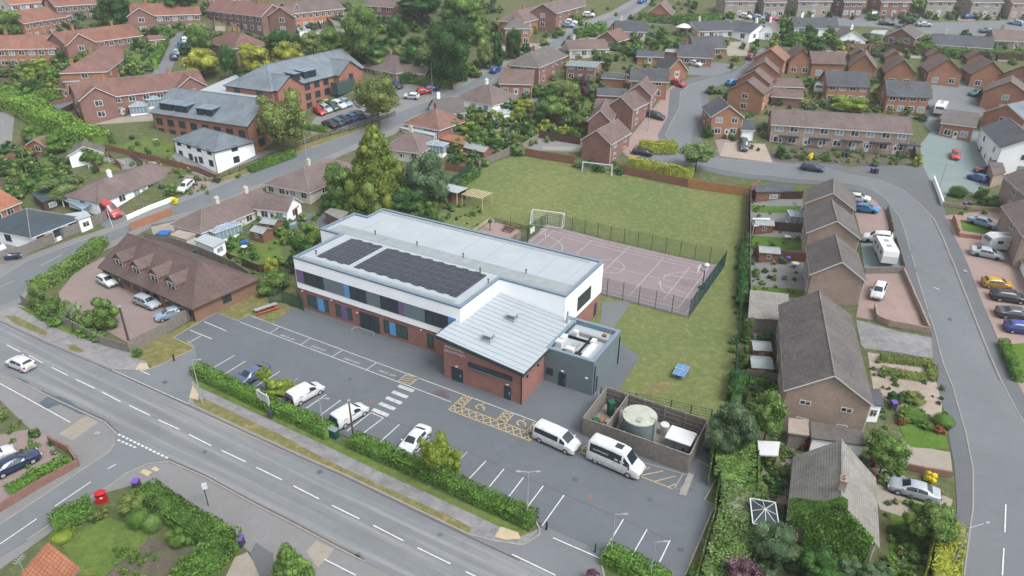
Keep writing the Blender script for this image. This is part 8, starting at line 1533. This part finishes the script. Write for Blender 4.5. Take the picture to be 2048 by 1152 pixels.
# garden plots: strips of lawn, paving and soil behind the rows, each edge with a fence
def plots(where, a, b, c, d, n, mats=('lawn', 'pale_asphalt', 'earth', 'lawn', 'buff_paving', 'dry_grass'), fm=('wood_brown', 'wood_grey', 'wood_dark'), h=1.5):
    """a-b near edge, d-c far edge (pixels); n plots"""
    P = [Vector(PT(*q)[:2]) for q in (a, b, c, d)]; rs = random.Random(len(where) * 7 + n)
    for k in range(n):
        t0, t1 = k / n, (k + 1) / n; q = [P[0].lerp(P[1], t0), P[0].lerp(P[1], t1), P[3].lerp(P[2], t1), P[3].lerp(P[2], t0)]
        drape('garden_patch', [tuple(x) for x in q], 2, rs.choice(mats)); e = rs.uniform(.3, .7)
        q2 = [q[0].lerp(q[3], .02), q[1].lerp(q[2], .02), q[1].lerp(q[2], e), q[0].lerp(q[3], e)]; drape('garden_patch', [tuple(x) for x in q2], 3, rs.choice(mats))
        fence(f'{ORD[k]} dividing fence from left in gardens {where}', [tuple(q[0]), tuple(q[3])], h, rs.choice(fm), px=False, step=4.5, group='garden fences ' + where, post_h=0)
plots('below the left-edge orange house', (0, 175), (130, 165), (125, 125), (0, 130), 6); plots('behind the two-gabled terrace', (60, 240), (300, 232), (300, 215), (150, 200), 5); plots('before the long red terrace', (275, 62), (412, 52), (412, 44), (275, 48), 5); plots('before the orange terrace at the top left', (50, 78), (210, 66), (160, 50), (60, 60), 6)
plots('before the upper left red terraces', (430, 62), (580, 70), (580, 52), (430, 40), 6); plots('before the bright orange terrace', (590, 60), (720, 58), (690, 34), (590, 44), 5); plots('behind the dark-roofed orange houses', (1545, 212), (1770, 218), (1770, 180), (1600, 172), 6); plots('behind the far orange row', (1600, 108), (2030, 125), (2030, 116), (1600, 98), 12)
plots('in front of the top row', (1450, 40), (2040, 42), (2040, 30), (1450, 30), 14, mats=('lawn', 'pink_paving', 'side_asphalt', 'buff_paving')); plots('behind the upper bungalows', (1200, 106), (1330, 102), (1330, 82), (1210, 84), 4); plots('between the long street and the field', (960, 330), (1060, 295), (1080, 225), (930, 240), 4); plots('around the purple tree', (1060, 240), (1190, 250), (1190, 190), (1060, 170), 4)
plots('right of the playing field', (1500, 655), (1608, 640), (1604, 395), (1500, 390), 1, mats=('pale_asphalt',)); plots('beside the upper right road', (1650, 98), (2000, 112), (2000, 96), (1650, 84), 8); plots('at the left edge near the white building', (0, 380), (110, 330), (90, 300), (0, 330), 4); plots('above the long white bungalow', (200, 345), (330, 330), (300, 310), (180, 325), 3)

# thin summer haze over the town
m = bpy.data.materials.new('haze'); m.use_nodes = True; nt = m.node_tree; nt.nodes.clear(); pv = nt.nodes.new('ShaderNodeVolumePrincipled'); ou = nt.nodes.new('ShaderNodeOutputMaterial'); nt.links.new(pv.outputs[0], ou.inputs['Volume'])
pv.inputs['Color'].default_value = (.9, .94, 1, 1); pv.inputs['Density'].default_value = .00028; pv.inputs['Anisotropy'].default_value = .2; MATS['haze'] = m
hz_ = MB(); hz_.box((0, 250, -2.5), (9400, 9400, 56)); tag(hz_.build('haze', 'haze'), 'thin pale summer haze over the whole town', None, None, 'stuff')
